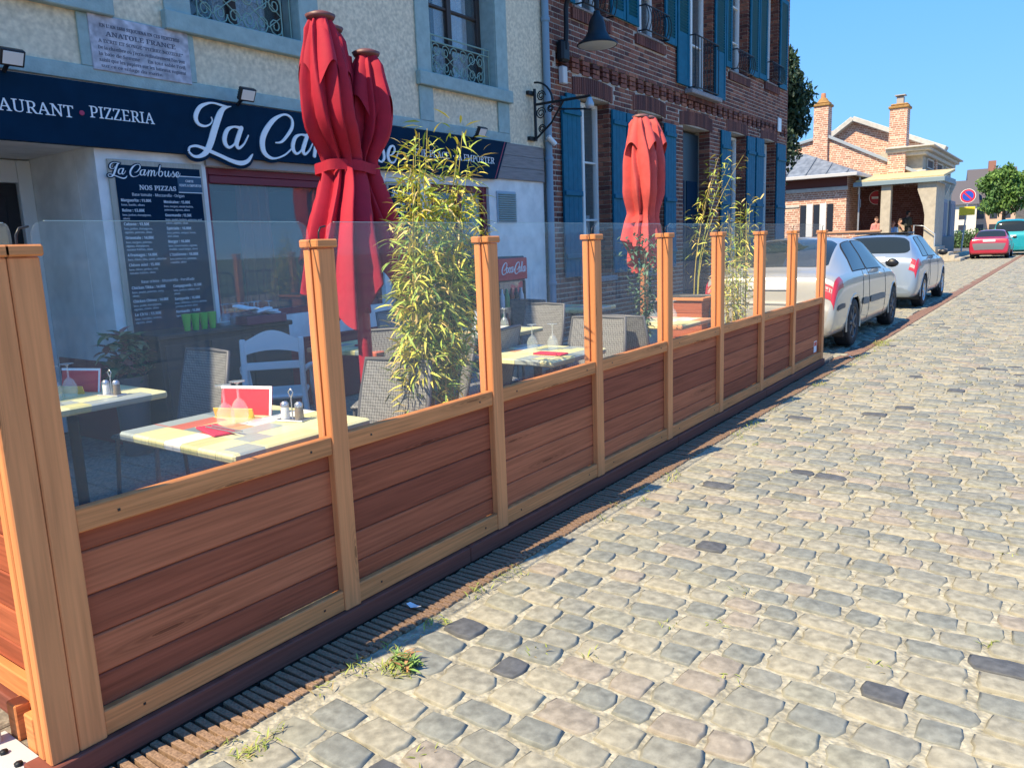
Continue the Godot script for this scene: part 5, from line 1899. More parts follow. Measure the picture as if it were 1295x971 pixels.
func build_plants() -> void:
	planter(Vector3(-2.66, 0, -2.98), 0.4, 0.74, 0.4, "wooden planter of the tall bamboo behind the second screen panel")
	bamboo(Vector3(-2.66, 0, -2.97), "tall yellow green bamboo clump behind the second glass pane", 0.4, 46, 0.15, 1.15, 2.06, 5000, Vector3(-0.02, 0, -0.2))
	planter(Vector3(-3.12, 0, -7.45), 0.46, 0.5, 0.86, "tall orange wooden planter box near the far end of the terrace")
	planter(Vector3(-2.62, 0, -7.55), 0.36, 0.6, 0.36, "low wooden planter of the far bamboo at the end panels")
	bamboo(Vector3(-2.62, 0, -7.4), "thin straggly bamboo at the far end of the terrace with one long leaning shoot", 0.36, 16, 0.14, 1.1, 1.8, 1150, Vector3(-0.1, 0, -0.1))
	# the leaning shoot belongs to a second plant in the tall box
	bamboo(Vector3(-3.12, 0, -7.6), "single arching bamboo shoot rising right from the tall planter box", 0.87, 4, 0.08, 1.9, 2.3, 260, Vector3(0.2, 0, -0.75))
	# little olive tree
	var o := thing("small_tree", "slim small tree with grey green leaves by the middle of the screen", "plant", Vector3(-2.66, 0, -5.5))
	var mb := MB.new()
	mb.tube([Vector3(0, 0.3, 0), Vector3(0.01, 0.7, 0.01), Vector3(-0.01, 1.0, 0.0), Vector3(0.0, 1.4, 0.02)], [0.012, 0.01, 0.008, 0.004], 6)
	part(o, "trunk", mb, pm(0.16, 0.12, 0.07, 0.8))
	mb = MB.new()
	mb.lathe([Vector2(0.0, 0), Vector2(0.13, 0), Vector2(0.17, 0.32), Vector2(0.18, 0.34), Vector2(0.15, 0.34), Vector2(0.0, 0.31)], 16)
	part(o, "pot", mb, pm(0.25, 0.1, 0.06, 0.8))
	var lm := leaf_mesh(0.055, 0.022, 0.2)
	var xs := []
	var cs := PackedColorArray()
	for k in 520:
		var a := rr(0, TAU)
		var y := rr(0.72, 1.5)
		var r := 0.03 + 0.17 * smoothstep(0.85, 1.2, y) * rng.randf()
		xs.append(Transform3D(Basis(Vector3.UP, rr(0, TAU)) * Basis(Vector3.RIGHT, rr(-0.8, 0.8)), Vector3(cos(a) * r, y, sin(a) * r)))
		var f := rr(0.7, 1.3)
		cs.append(Color(0.09 * f, 0.17 * f, 0.1 * f))
	copies(o, "foliage", lm, foliage_mat(), xs, cs)
	# pot plant on the left of the sideboard
	o = thing("pot_plant", "variegated pot plant at the left end of the dark sideboard", "plant", Vector3(-5.72, 0.0, -2.98))
	mb = MB.new()
	mb.lathe([Vector2(0.0, 0), Vector2(0.1, 0), Vector2(0.13, 0.6), Vector2(0.11, 0.6), Vector2(0.0, 0.57)], 14)
	part(o, "pot", mb, pm(0.1, 0.09, 0.09, 0.6))
	xs = []
	cs = PackedColorArray()
	for k in 170:
		var a := rr(0, TAU)
		var r := 0.16 * sqrt(rng.randf())
		xs.append(Transform3D(Basis(Vector3.UP, rr(0, TAU)) * Basis(Vector3.RIGHT, rr(-1, 0.6)) * Basis.from_scale(Vector3.ONE * 1.6), Vector3(cos(a) * r, rr(0.6, 0.92), sin(a) * r)))
		var q := rng.randf()
		cs.append(Color(0.3, 0.24, 0.1) if q < 0.3 else Color(0.1, 0.16, 0.05) if q < 0.75 else Color(0.35, 0.12, 0.1))
	copies(o, "foliage", leaf_mesh(0.07, 0.04, 0.3), foliage_mat(), xs, cs)
# ---------------------------------------------------------------- cars
class Body:
	var keys := []     # [l, w, y0, yb, yr, wr]
	func at(l: float) -> Array:
		var k := 0
		while k < keys.size() - 2 and keys[k + 1][0] < l: k += 1
		var a: Array = keys[k]
		var b: Array = keys[k + 1]
		var pre: Array = keys[maxi(k - 1, 0)]
		var post: Array = keys[mini(k + 2, keys.size() - 1)]
		var t: float = clampf((l - a[0]) / (b[0] - a[0]), 0, 1)
		var out := []
		for i in range(1, 6):
			# monotone-ish cubic
			var d0: float = (b[i] - pre[i]) / maxf(b[0] - pre[0], 0.001) * (b[0] - a[0])
			var d1: float = (post[i] - a[i]) / maxf(post[0] - a[0], 0.001) * (b[0] - a[0])
			var dd: float = b[i] - a[i]
			d0 = clampf(d0, minf(0, dd * 2.5), maxf(0, dd * 2.5))
			d1 = clampf(d1, minf(0, dd * 2.5), maxf(0, dd * 2.5))
			var t2 := t * t
			var t3 := t2 * t
			out.append(a[i] * (2 * t3 - 3 * t2 + 1) + d0 * (t3 - 2 * t2 + t) + b[i] * (3 * t2 - 2 * t3) + d1 * (t3 - t2))
		return out
	# v from 0 (under the middle) to 14 (top of the middle), right side
	func p(l: float, v: float) -> Vector3:
		var s := at(l)
		var w: float = s[0]
		var y0: float = s[1]
		var yb: float = s[2]
		var yr: float = s[3]
		var wr: float = s[4]
		var re := Vector2(wr, yr - (yr - yb) * 0.1 - 0.012)
		var be := Vector2(w * 0.945, yb)
		var q := [Vector2(0, y0), Vector2(w * 0.86, y0), Vector2(w * 0.95, y0 + (yb - y0) * 0.08), Vector2(w * 0.985, y0 + (yb - y0) * 0.25), Vector2(w, lerpf(y0, yb, 0.48)), Vector2(w * 0.995, lerpf(y0, yb, 0.7)), Vector2(w * 0.978, lerpf(y0, yb, 0.92)),
			be, be.lerp(re, 0.12), be.lerp(re, 0.5) + Vector2(0.012, 0), be.lerp(re, 0.9) + Vector2(0.004, 0), re, Vector2(wr * 0.82, lerpf(re.y, yr, 0.65)), Vector2(wr * 0.45, yr), Vector2(0, yr + 0.004)]
		var i := clampi(int(v), 0, 13)
		var c: Vector2 = q[i].lerp(q[i + 1], clampf(v - i, 0, 1))
		return Vector3(c.x, c.y, -l)
	func pt(l: float, v: float, side: float) -> Vector3:
		var r := p(l, v)
		return Vector3(r.x * side, r.y, r.z)
	func patch(mb: MB, l0a: float, l1a: float, l0b: float, l1b: float, v0: float, v1: float, side: float, off: float, n := 8, round := 0.035) -> void:
		# side patch: at v0 from l0a to l1a, at v1 from l0b to l1b
		var rows := []
		for j in n + 1:
			var f := j / float(n)
			var v := lerpf(v0, v1, f)
			var ease := pow(absf(f * 2 - 1), 6.0) * round
			var a := lerpf(l0a, l0b, f) + ease
			var b := lerpf(l1a, l1b, f) - ease
			var row := PackedVector3Array()
			for i in n + 1:
				var l := lerpf(a, b, i / float(n))
				var c := pt(l, v, side)
				var du := pt(l + 0.02, v, side) - pt(l - 0.02, v, side)
				var dv := pt(l, minf(v + 0.15, 14), side) - pt(l, maxf(v - 0.15, 0), side)
				var nn := du.cross(dv) * side
				row.append(c + (nn.normalized() * off if nn.length() > 1e-9 else Vector3.UP * off))
			rows.append(row)
		if side < 0:
			for j in rows.size():
				var rv: PackedVector3Array = rows[j]
				rv.reverse()
				rows[j] = rv
		mb.grid(rows)
	func top_patch(mb: MB, la: float, lb: float, t0: float, t1: float, vlow: float, off: float, curve := 0.06, n := 14) -> void:
		# across the top from t0 to t1 (-1 left .. 1 right), between la and lb
		var rows := []
		for j in 9:
			var f := j / 8.0
			var row := PackedVector3Array()
			for i in n + 1:
				var t := lerpf(t0, t1, i / float(n))
				var e := pow(absf(t), 6.0) * curve
				var l := lerpf(la + e, lb - e, f)
				var v := 14.0 - absf(t) * (14.0 - vlow)
				var s := 1.0 if t >= 0 else -1.0
				var c := pt(l, v, s)
				var dl := pt(l + 0.015, v, s) - pt(l - 0.015, v, s)
				var dt := pt(l, minf(14, v + 0.2), 1.0) - pt(l, v - 0.2, 1.0)
				var nn := Vector3(-dt.x * s, dt.y, dt.z).cross(dl * -s)
				if nn.y + nn.z < 0: nn = -nn
				row.append(c + (nn.normalized() * off if nn.length() > 1e-9 else Vector3.UP * off))
			rows.append(row)
		mb.grid(rows)

func make_car(called: String, label: String, at: Vector3, turn: float, b: Body, length: float, paint: Material, o: Dictionary) -> Node3D:
	var c := thing(called, label, "car", at, turn, "cars parked along the street")
	var mb := MB.new()
	var vs := [0.0, 1.0, 1.5, 2.0, 2.5, 3.0, 3.5, 4.0, 4.5, 5.0, 5.5, 6.0, 6.5, 7.0, 7.5, 8.0, 9.0, 10.0, 11.0, 11.5, 12.0, 13.0, 14.0]
	var full := []
	for v in vs: full.append([v, 1.0])
	for k in range(vs.size() - 2, 0, -1): full.append([vs[k], -1.0])
	var ls := []
	var l := 0.0
	while l < length:
		ls.append(l)
		l += 0.012 if l < 0.14 or l > length - 0.12 else 0.045
	ls.append(length)
	var wheels: Array = o.wheels
	var ra: float = o.wheel_r + 0.055
	var yw: float = o.wheel_r
	var rows := []
	var skip := {}
	var nu := full.size()
	for j in ls.size():
		var row := PackedVector3Array()
		for i in nu:
			var p := b.pt(ls[j], full[i][0], full[i][1])
			if full[i][0] > 0.5 and full[i][0] < 7.0:
				for wl in wheels:
					var d := Vector2(ls[j] - wl, p.y - yw)
					var r := d.length()
					if r > ra - 0.03 and r < ra + 0.025 and p.y > 0.2:
						d = d / r * ra
						p.z = -(wl + d.x)
						p.y = yw + d.y
			row.append(p)
		rows.append(row)
	for j in ls.size() - 1:
		for i in nu:
			var i2 := (i + 1) % nu
			if maxf(full[i][0], full[i2][0]) <= 7.0 and maxf(full[i][0], full[i2][0]) > 0.9:
				var m: Vector3 = (rows[j][i] + rows[j + 1][i] + rows[j][i2] + rows[j + 1][i2]) / 4.0
				for wl in wheels:
					if Vector2(-m.z - wl, m.y - yw).length() < ra - 0.004: skip[j * nu + i] = true
	# rows run forward (-z) and round the section: keep the outside outside
	rows.reverse()
	var sk := {}
	for k in skip:
		var j: int = k / nu
		sk[(ls.size() - 2 - j) * nu + k % nu] = true
	mb.grid(rows, true, false, sk)
	for e in [0, rows.size() - 1]:
		var ctr := Vector3()
		for p in rows[e]: ctr += p
		ctr /= nu
		for i in nu:
			if e == 0: mb.tri(ctr, rows[e][i], rows[e][(i + 1) % nu])
			else: mb.tri(ctr, rows[e][(i + 1) % nu], rows[e][i])
	part(c, "body", mb, paint)
	# wells, lips, wheels
	var w: float = b.at(length * 0.5)[0]
	mb = MB.new()
	for wl in wheels:
		mb.box(Vector3(-w * 0.93, 0.16, -wl - ra * 0.98), Vector3(w * 0.93, yw + ra * 0.9, -wl + ra * 0.98))
	part(c, "wheel_well", mb, M.black)
	for s in [-1.0, 1.0]:
		for wl in wheels:
			mb = MB.new()
			var arc := []
			for k in 15:
				var a := -0.25 + (PI + 0.5) * k / 14.0
				var lx: float = wl + cos(a) * ra
				var yy := yw + sin(a) * ra
				arc.append(Vector3(s * (b.at(lx)[0] * (0.985 if yy < 0.45 else 0.995) - 0.006), maxf(yy, 0.2), -lx))
			mb.tube(arc, 0.014, 6)
			part(c, "arch_lip", mb, paint)
			wheel(c, Vector3(s * (w - 0.012), yw, -wl), s, o.wheel_r, o.spokes, o.rim)
	# glass
	for s in [-1.0, 1.0]:
		for q in o.side_glass:
			mb = MB.new()
			b.patch(mb, q[0] - 0.05, q[1] + 0.035, q[2] - 0.05, q[3] + 0.035, 7.3, 10.85, s, 0.002)
			var fr := part(c, "window_frame", mb, M.seam)
			mb = MB.new()
			b.patch(mb, q[0], q[1], q[2], q[3], 7.55, 10.6, s, 0.005)
			part(fr, "window", mb, M.car_glass)
		for q in o.seams:
			mb = MB.new()
			var line := []
			for k in 12: line.append(b.pt(q[0] + q[2] * k / 11.0, lerpf(2.2, q[1], k / 11.0), s) + Vector3(s * 0.0005, 0, 0))
			mb.tube(line, 0.0035, 4)
			part(c, "door_seam", mb, M.seam)
		for q in o.handles:
			mb = MB.new()
			var hp := b.pt(q, 6.1, s)
			mb.box(hp + Vector3(-0.015, -0.014, -0.08), hp + Vector3(0.02, 0.014, 0.08), 0.01)
			part(c, "door_handle", mb, paint)
		if o.has("rub"):
			mb = MB.new()
			for q in o.rub: b.patch(mb, q[0], q[1], q[0], q[1], 3.75, 4.25, s, 0.014, 3)
			part(c, "rub_strip", mb, o.rub_mat)
		# mirrors
		mb = MB.new()
		var mp := b.pt(o.mirror, 7.4, s)
		var rows2 := []
		for j in 7:
			var row := PackedVector3Array()
			for i in 12:
				var a := -TAU * i / 12
				var bb := PI * j / 6.0
				row.append(mp + Vector3(s * 0.13, 0.07, 0) + Vector3(sin(bb) * cos(a) * 0.095, -cos(bb) * 0.065, sin(bb) * sin(a) * 0.055))
			rows2.append(row)
		mb.grid(rows2, true)
		part(c, "wing_mirror", mb, o.mirror_mat)
		# lights
		for q in o.lights:
			mb = MB.new()
			if q[0] == "side": b.patch(mb, q[1], q[2], q[3], q[4], q[5], q[6], s, 0.007, 6, 0.0)
			else: b.top_patch(mb, q[1], q[2], q[3] * s if s > 0 else q[4] * s, q[4] * s if s > 0 else q[3] * s, q[5], 0.007, 0.0, 8)
			part(c, "tail_light", mb, q[7] if q[0] == "side" else q[6])
	var g: Array = o.rear_glass
	mb = MB.new()
	b.top_patch(mb, g[0], g[1], -g[2], g[2], 11.0, 0.005, 0.1)
	part(c, "rear_window", mb, M.car_glass)
	g = o.front_glass
	mb = MB.new()
	b.top_patch(mb, g[0], g[1], -g[2], g[2], 11.0, 0.005, 0.1)
	part(c, "windscreen", mb, M.car_glass)
	if o.has("strip"):
		mb = MB.new()
		b.top_patch(mb, o.strip[0], o.strip[1], -0.97, 0.97, 11.0, 0.009, 0.0)
		for s in [-1.0, 1.0]: b.patch(mb, 0.14, o.strip[2], 0.14, o.strip[2], o.strip[3], o.strip[4], s, 0.009, 10)
		part(c, "bumper_strip", mb, o.strip_mat)
	mb = MB.new()
	var pp := b.p(o.plate[0], 14)
	mb.xf = Transform3D(Basis(Vector3.RIGHT, -o.plate[1]), pp + Vector3(0, 0, 0.014))
	mb.box(Vector3(-0.26, -0.055, -0.008), Vector3(0.26, 0.055, 0.008), 0.003)
	var pl := part(c, "number_plate", mb, pm(0.7, 0.7, 0.7, 0.4) if not o.has("plate_mat") else o.plate_mat)
	return c

func wheel(c: Node3D, at: Vector3, s: float, r: float, spokes: int, rim: Material) -> void:
	var mb := MB.new()
	var turn := Basis(Vector3.BACK, -PI / 2 * s)
	mb.xf = Transform3D(turn, at)
	mb.lathe([Vector2(r * 0.62, -0.2), Vector2(r * 0.94, -0.195), Vector2(r, -0.16), Vector2(r, -0.035), Vector2(r * 0.94, -0.004), Vector2(r * 0.72, 0.002), Vector2(r * 0.65, -0.012)], 28)
	var w := part(c, "wheel", mb, M.tyre)
	mb = MB.new()
	mb.xf = Transform3D(turn, at)
	mb.lathe([Vector2(r * 0.66, -0.012), Vector2(r * 0.64, -0.004), Vector2(r * 0.6, -0.014), Vector2(r * 0.57, -0.05)], 28)
	for k in spokes:
		mb.xf = Transform3D(turn * Basis(Vector3.UP, TAU * k / spokes), at)
		mb.box(Vector3(-0.025, -0.045, 0.02), Vector3(0.025, -0.012, r * 0.6), 0.008)
	mb.xf = Transform3D(turn, at)
	mb.lathe([Vector2(0.06, -0.05), Vector2(0.06, -0.012), Vector2(0.03, -0.004), Vector2(0.0, -0.003)], 14)
	part(w, "rim", mb, rim)
	mb = MB.new()
	mb.xf = Transform3D(turn, at)
	mb.lathe([Vector2(r * 0.6, -0.1), Vector2(0.0, -0.095)], 20)
	part(w, "brake_disc", mb, M.black)

func car_paint(r: float, g: float, b: float, metal := 0.45) -> StandardMaterial3D:
	var m := pm(r, g, b, 0.32, metal)
	m.clearcoat_enabled = true
	m.clearcoat = 1.0
	m.clearcoat_roughness = 0.04
	return m

func build_cars() -> void:
	M.car_glass = pm(0.02, 0.028, 0.032, 0.03)
	M.car_glass.metallic_specular = 0.4
	M.tyre = pm(0.018, 0.018, 0.02, 0.8)
	M.seam = pm(0.02, 0.02, 0.022, 0.8)
	var rub := pm(0.16, 0.16, 0.155, 0.6)
	var redl := pm(0.5, 0.01, 0.025, 0.15)
	redl.clearcoat_enabled = true
	var pinkl := pm(0.7, 0.42, 0.4, 0.15)
	var alloy := pm(0.5, 0.51, 0.52, 0.3, 0.8)
	var dull := pm(0.06, 0.06, 0.065, 0.5)
	# pale silver liftback
	var b := Body.new()
	b.keys = [[0.0, 0.72, 0.3, 0.36, 0.42, 0.5], [0.02, 0.78, 0.24, 0.5, 0.57, 0.6], [0.05, 0.82, 0.22, 0.58, 0.63, 0.68], [0.09, 0.835, 0.21, 0.74, 0.8, 0.7], [0.13, 0.845, 0.2, 0.87, 0.93, 0.7], [0.2, 0.855, 0.2, 0.92, 0.985, 0.68], [0.36, 0.868, 0.2, 0.945, 1.03, 0.66], [0.8, 0.88, 0.19, 0.955, 1.25, 0.62], [1.3, 0.885, 0.19, 0.955, 1.395, 0.58], [1.9, 0.885, 0.18, 0.945, 1.43, 0.575], [2.5, 0.885, 0.18, 0.935, 1.4, 0.585], [3.0, 0.885, 0.18, 0.92, 1.22, 0.63], [3.45, 0.88, 0.18, 0.9, 0.98, 0.7], [3.9, 0.87, 0.19, 0.82, 0.87, 0.7], [4.3, 0.82, 0.2, 0.68, 0.73, 0.66], [4.5, 0.72, 0.22, 0.52, 0.58, 0.58], [4.58, 0.6, 0.3, 0.4, 0.45, 0.5]]
	make_car("parked_car", "pale silver liftback parked nose away at the end of the wooden screen", Vector3(-3.12, 0, -9.85), 0.0, b, 4.58, car_paint(0.45, 0.435, 0.38, 0.35), {
		"wheels": [0.95, 3.7], "wheel_r": 0.315, "spokes": 7, "rim": dull,
		"side_glass": [[0.98, 1.75, 1.28, 1.78], [1.83, 2.85, 1.86, 2.55]], "seams": [[1.32, 7.2, 0.18], [1.8, 7.4, 0.02], [2.95, 7.2, 0.0]], "handles": [1.62, 2.62],
		"rub": [[1.35, 1.76], [1.84, 2.9]], "rub_mat": rub, "mirror": 2.95, "mirror_mat": M.black, "rear_glass": [0.42, 1.28, 0.98], "front_glass": [2.55, 3.36, 0.97],
		"lights": [["side", 0.06, 0.36, 0.068, 0.28, 5.5, 7.0, redl], ["top", 0.07, 0.112, 0.4, 1.0, 7.0, redl], ["top", 0.09, 0.104, 0.46, 0.97, 7.0, pinkl]],
		"strip": [0.03, 0.046, 0.42, 3.95, 4.3], "strip_mat": dull, "plate": [0.1, 0.25]})
	# pale blue-silver hatchback
	b = Body.new()
	b.keys = [[0.0, 0.7, 0.3, 0.38, 0.44, 0.5], [0.02, 0.77, 0.25, 0.52, 0.58, 0.6], [0.05, 0.81, 0.23, 0.68, 0.74, 0.66], [0.09, 0.83, 0.22, 0.85, 0.91, 0.7], [0.15, 0.845, 0.21, 0.93, 1.0, 0.7], [0.3, 0.855, 0.2, 0.955, 1.15, 0.66], [0.55, 0.868, 0.2, 0.96, 1.36, 0.6], [0.75, 0.872, 0.2, 0.955, 1.4, 0.585], [1.4, 0.876, 0.19, 0.945, 1.425, 0.575], [2.1, 0.876, 0.19, 0.93, 1.41, 0.58], [2.6, 0.875, 0.19, 0.915, 1.25, 0.62], [3.05, 0.87, 0.19, 0.9, 0.99, 0.7], [3.6, 0.865, 0.19, 0.83, 0.88, 0.7], [4.0, 0.82, 0.2, 0.7, 0.76, 0.66], [4.15, 0.74, 0.22, 0.55, 0.61, 0.58], [4.23, 0.62, 0.3, 0.42, 0.46, 0.5]]
	var blue := make_car("parked_car", "pale blue silver hatchback parked in front of the pale silver liftback", Vector3(-3.15, 0, -16.3), 0.0, b, 4.23, car_paint(0.27, 0.33, 0.4, 0.4), {
		"wheels": [0.78, 3.44], "wheel_r": 0.315, "spokes": 5, "rim": alloy,
		"side_glass": [[0.72, 1.32, 0.95, 1.34], [1.4, 2.4, 1.43, 2.1]], "seams": [[1.1, 7.2, 0.2], [1.38, 7.4, 0.02], [2.5, 7.2, 0.0]], "handles": [1.2, 2.2],
		"mirror": 2.5, "mirror_mat": M.black, "rear_glass": [0.2, 0.55, 0.97], "front_glass": [2.15, 2.98, 0.97],
		"lights": [["side", 0.045, 0.32, 0.055, 0.24, 5.5, 7.0, redl], ["top", 0.055, 0.125, 0.5, 1.0, 7.0, redl], ["top", 0.066, 0.08, 0.55, 0.97, 7.0, pinkl]],
		"plate": [0.1, 0.2]})
	var mb := MB.new()
	mb.box(Vector3(-0.5, 1.425, -1.75), Vector3(0.5, 1.45, -1.0), 0.01)
	part(blue, "sunroof_lid", mb, M.black)
	# red saloon with grey bumper
	b = Body.new()
	b.keys = [[0.0, 0.74, 0.3, 0.36, 0.42, 0.6], [0.02, 0.8, 0.26, 0.55, 0.6, 0.68], [0.05, 0.82, 0.24, 0.72, 0.78, 0.72], [0.09, 0.83, 0.23, 0.88, 0.94, 0.72], [0.2, 0.84, 0.22, 0.92, 1.0, 0.72], [0.6, 0.85, 0.2, 0.93, 1.02, 0.7], [0.75, 0.85, 0.2, 0.93, 1.06, 0.68], [1.2, 0.85, 0.2, 0.92, 1.36, 0.58], [2.0, 0.85, 0.2, 0.91, 1.41, 0.56], [2.6, 0.85, 0.2, 0.9, 1.3, 0.6], [3.1, 0.85, 0.2, 0.88, 0.96, 0.7], [3.9, 0.83, 0.2, 0.76, 0.82, 0.7], [4.3, 0.76, 0.22, 0.6, 0.66, 0.6], [4.4, 0.6, 0.3, 0.45, 0.5, 0.5]]
	make_car("parked_car", "red saloon with a grey bumper parked far up the street", Vector3(-3.3, 0, -44.9), 0.0, b, 4.4, car_paint(0.45, 0.02, 0.045, 0.2), {
		"wheels": [0.9, 3.4], "wheel_r": 0.3, "spokes": 5, "rim": alloy,
		"side_glass": [[1.0, 1.75, 1.25, 1.78], [1.83, 2.7, 1.86, 2.4]], "seams": [[1.8, 7.4, 0.02]], "handles": [1.6, 2.5],
		"mirror": 2.7, "mirror_mat": M.black, "rear_glass": [0.74, 1.2, 0.97], "front_glass": [2.5, 3.05, 0.97],
		"lights": [["top", 0.06, 0.09, 0.35, 1.0, 10.0, redl]], "strip": [0.002, 0.045, 0.9, 2.0, 4.4], "strip_mat": pm(0.12, 0.125, 0.14, 0.5), "plate": [0.07, 0.2]})
	# teal people carrier
	b = Body.new()
	b.keys = [[0.0, 0.8, 0.3, 0.4, 0.46, 0.6], [0.02, 0.86, 0.26, 0.6, 0.66, 0.7], [0.05, 0.89, 0.24, 0.9, 0.96, 0.78], [0.1, 0.9, 0.23, 1.05, 1.15, 0.78], [0.22, 0.91, 0.22, 1.08, 1.55, 0.74], [0.38, 0.91, 0.22, 1.08, 1.84, 0.7], [0.8, 0.91, 0.22, 1.08, 1.92, 0.68], [2.2, 0.91, 0.22, 1.06, 1.93, 0.68], [2.9, 0.91, 0.22, 1.04, 1.75, 0.7], [3.5, 0.9, 0.22, 1.02, 1.12, 0.74], [4.1, 0.86, 0.22, 0.8, 0.86, 0.7], [4.35, 0.7, 0.3, 0.5, 0.55, 0.6]]
	make_car("parked_van", "tall teal people carrier parked just beyond the red saloon", Vector3(-2.7, 0, -50.0), 0.0, b, 4.35, car_paint(0.01, 0.3, 0.34, 0.2), {
		"wheels": [0.85, 3.5], "wheel_r": 0.32, "spokes": 5, "rim": alloy,
		"side_glass": [[0.5, 1.4, 0.6, 1.4], [1.5, 3.0, 1.5, 2.7]], "seams": [[1.45, 7.4, 0.02]], "handles": [1.6],
		"mirror": 3.0, "mirror_mat": M.black, "rear_glass": [0.13, 0.36, 0.96], "front_glass": [2.85, 3.42, 0.97],
		"lights": [["top", 0.03, 0.075, 0.72, 1.0, 10.0, redl]], "plate": [0.06, 0.1]})
	b = Body.new()
	b.keys = [[0.0, 0.7, 0.3, 0.38, 0.44, 0.5], [0.03, 0.8, 0.25, 0.6, 0.66, 0.66], [0.1, 0.83, 0.22, 0.9, 0.96, 0.7], [0.3, 0.85, 0.2, 0.95, 1.15, 0.66], [0.6, 0.86, 0.2, 0.95, 1.38, 0.6], [2.0, 0.86, 0.2, 0.93, 1.43, 0.58], [2.6, 0.86, 0.2, 0.91, 1.25, 0.62], [3.0, 0.86, 0.2, 0.9, 0.98, 0.7], [3.7, 0.82, 0.2, 0.78, 0.84, 0.66], [4.0, 0.62, 0.3, 0.45, 0.5, 0.5]]
	make_car("parked_car", "white car far behind the no parking sign at the end of the street", Vector3(-8.3, 0, -86.0), 0.9, b, 4.0, car_paint(0.75, 0.75, 0.75, 0.0), {
		"wheels": [0.75, 3.2], "wheel_r": 0.3, "spokes": 5, "rim": alloy,
		"side_glass": [[0.7, 1.3, 0.9, 1.3], [1.4, 2.4, 1.4, 2.1]], "seams": [[1.35, 7.4, 0.02]], "handles": [1.2],
		"mirror": 2.5, "mirror_mat": M.black, "rear_glass": [0.25, 0.6, 0.97], "front_glass": [2.1, 2.95, 0.97],
		"lights": [["top", 0.05, 0.1, 0.7, 1.0, 10.0, redl]], "plate": [0.08, 0.2]})
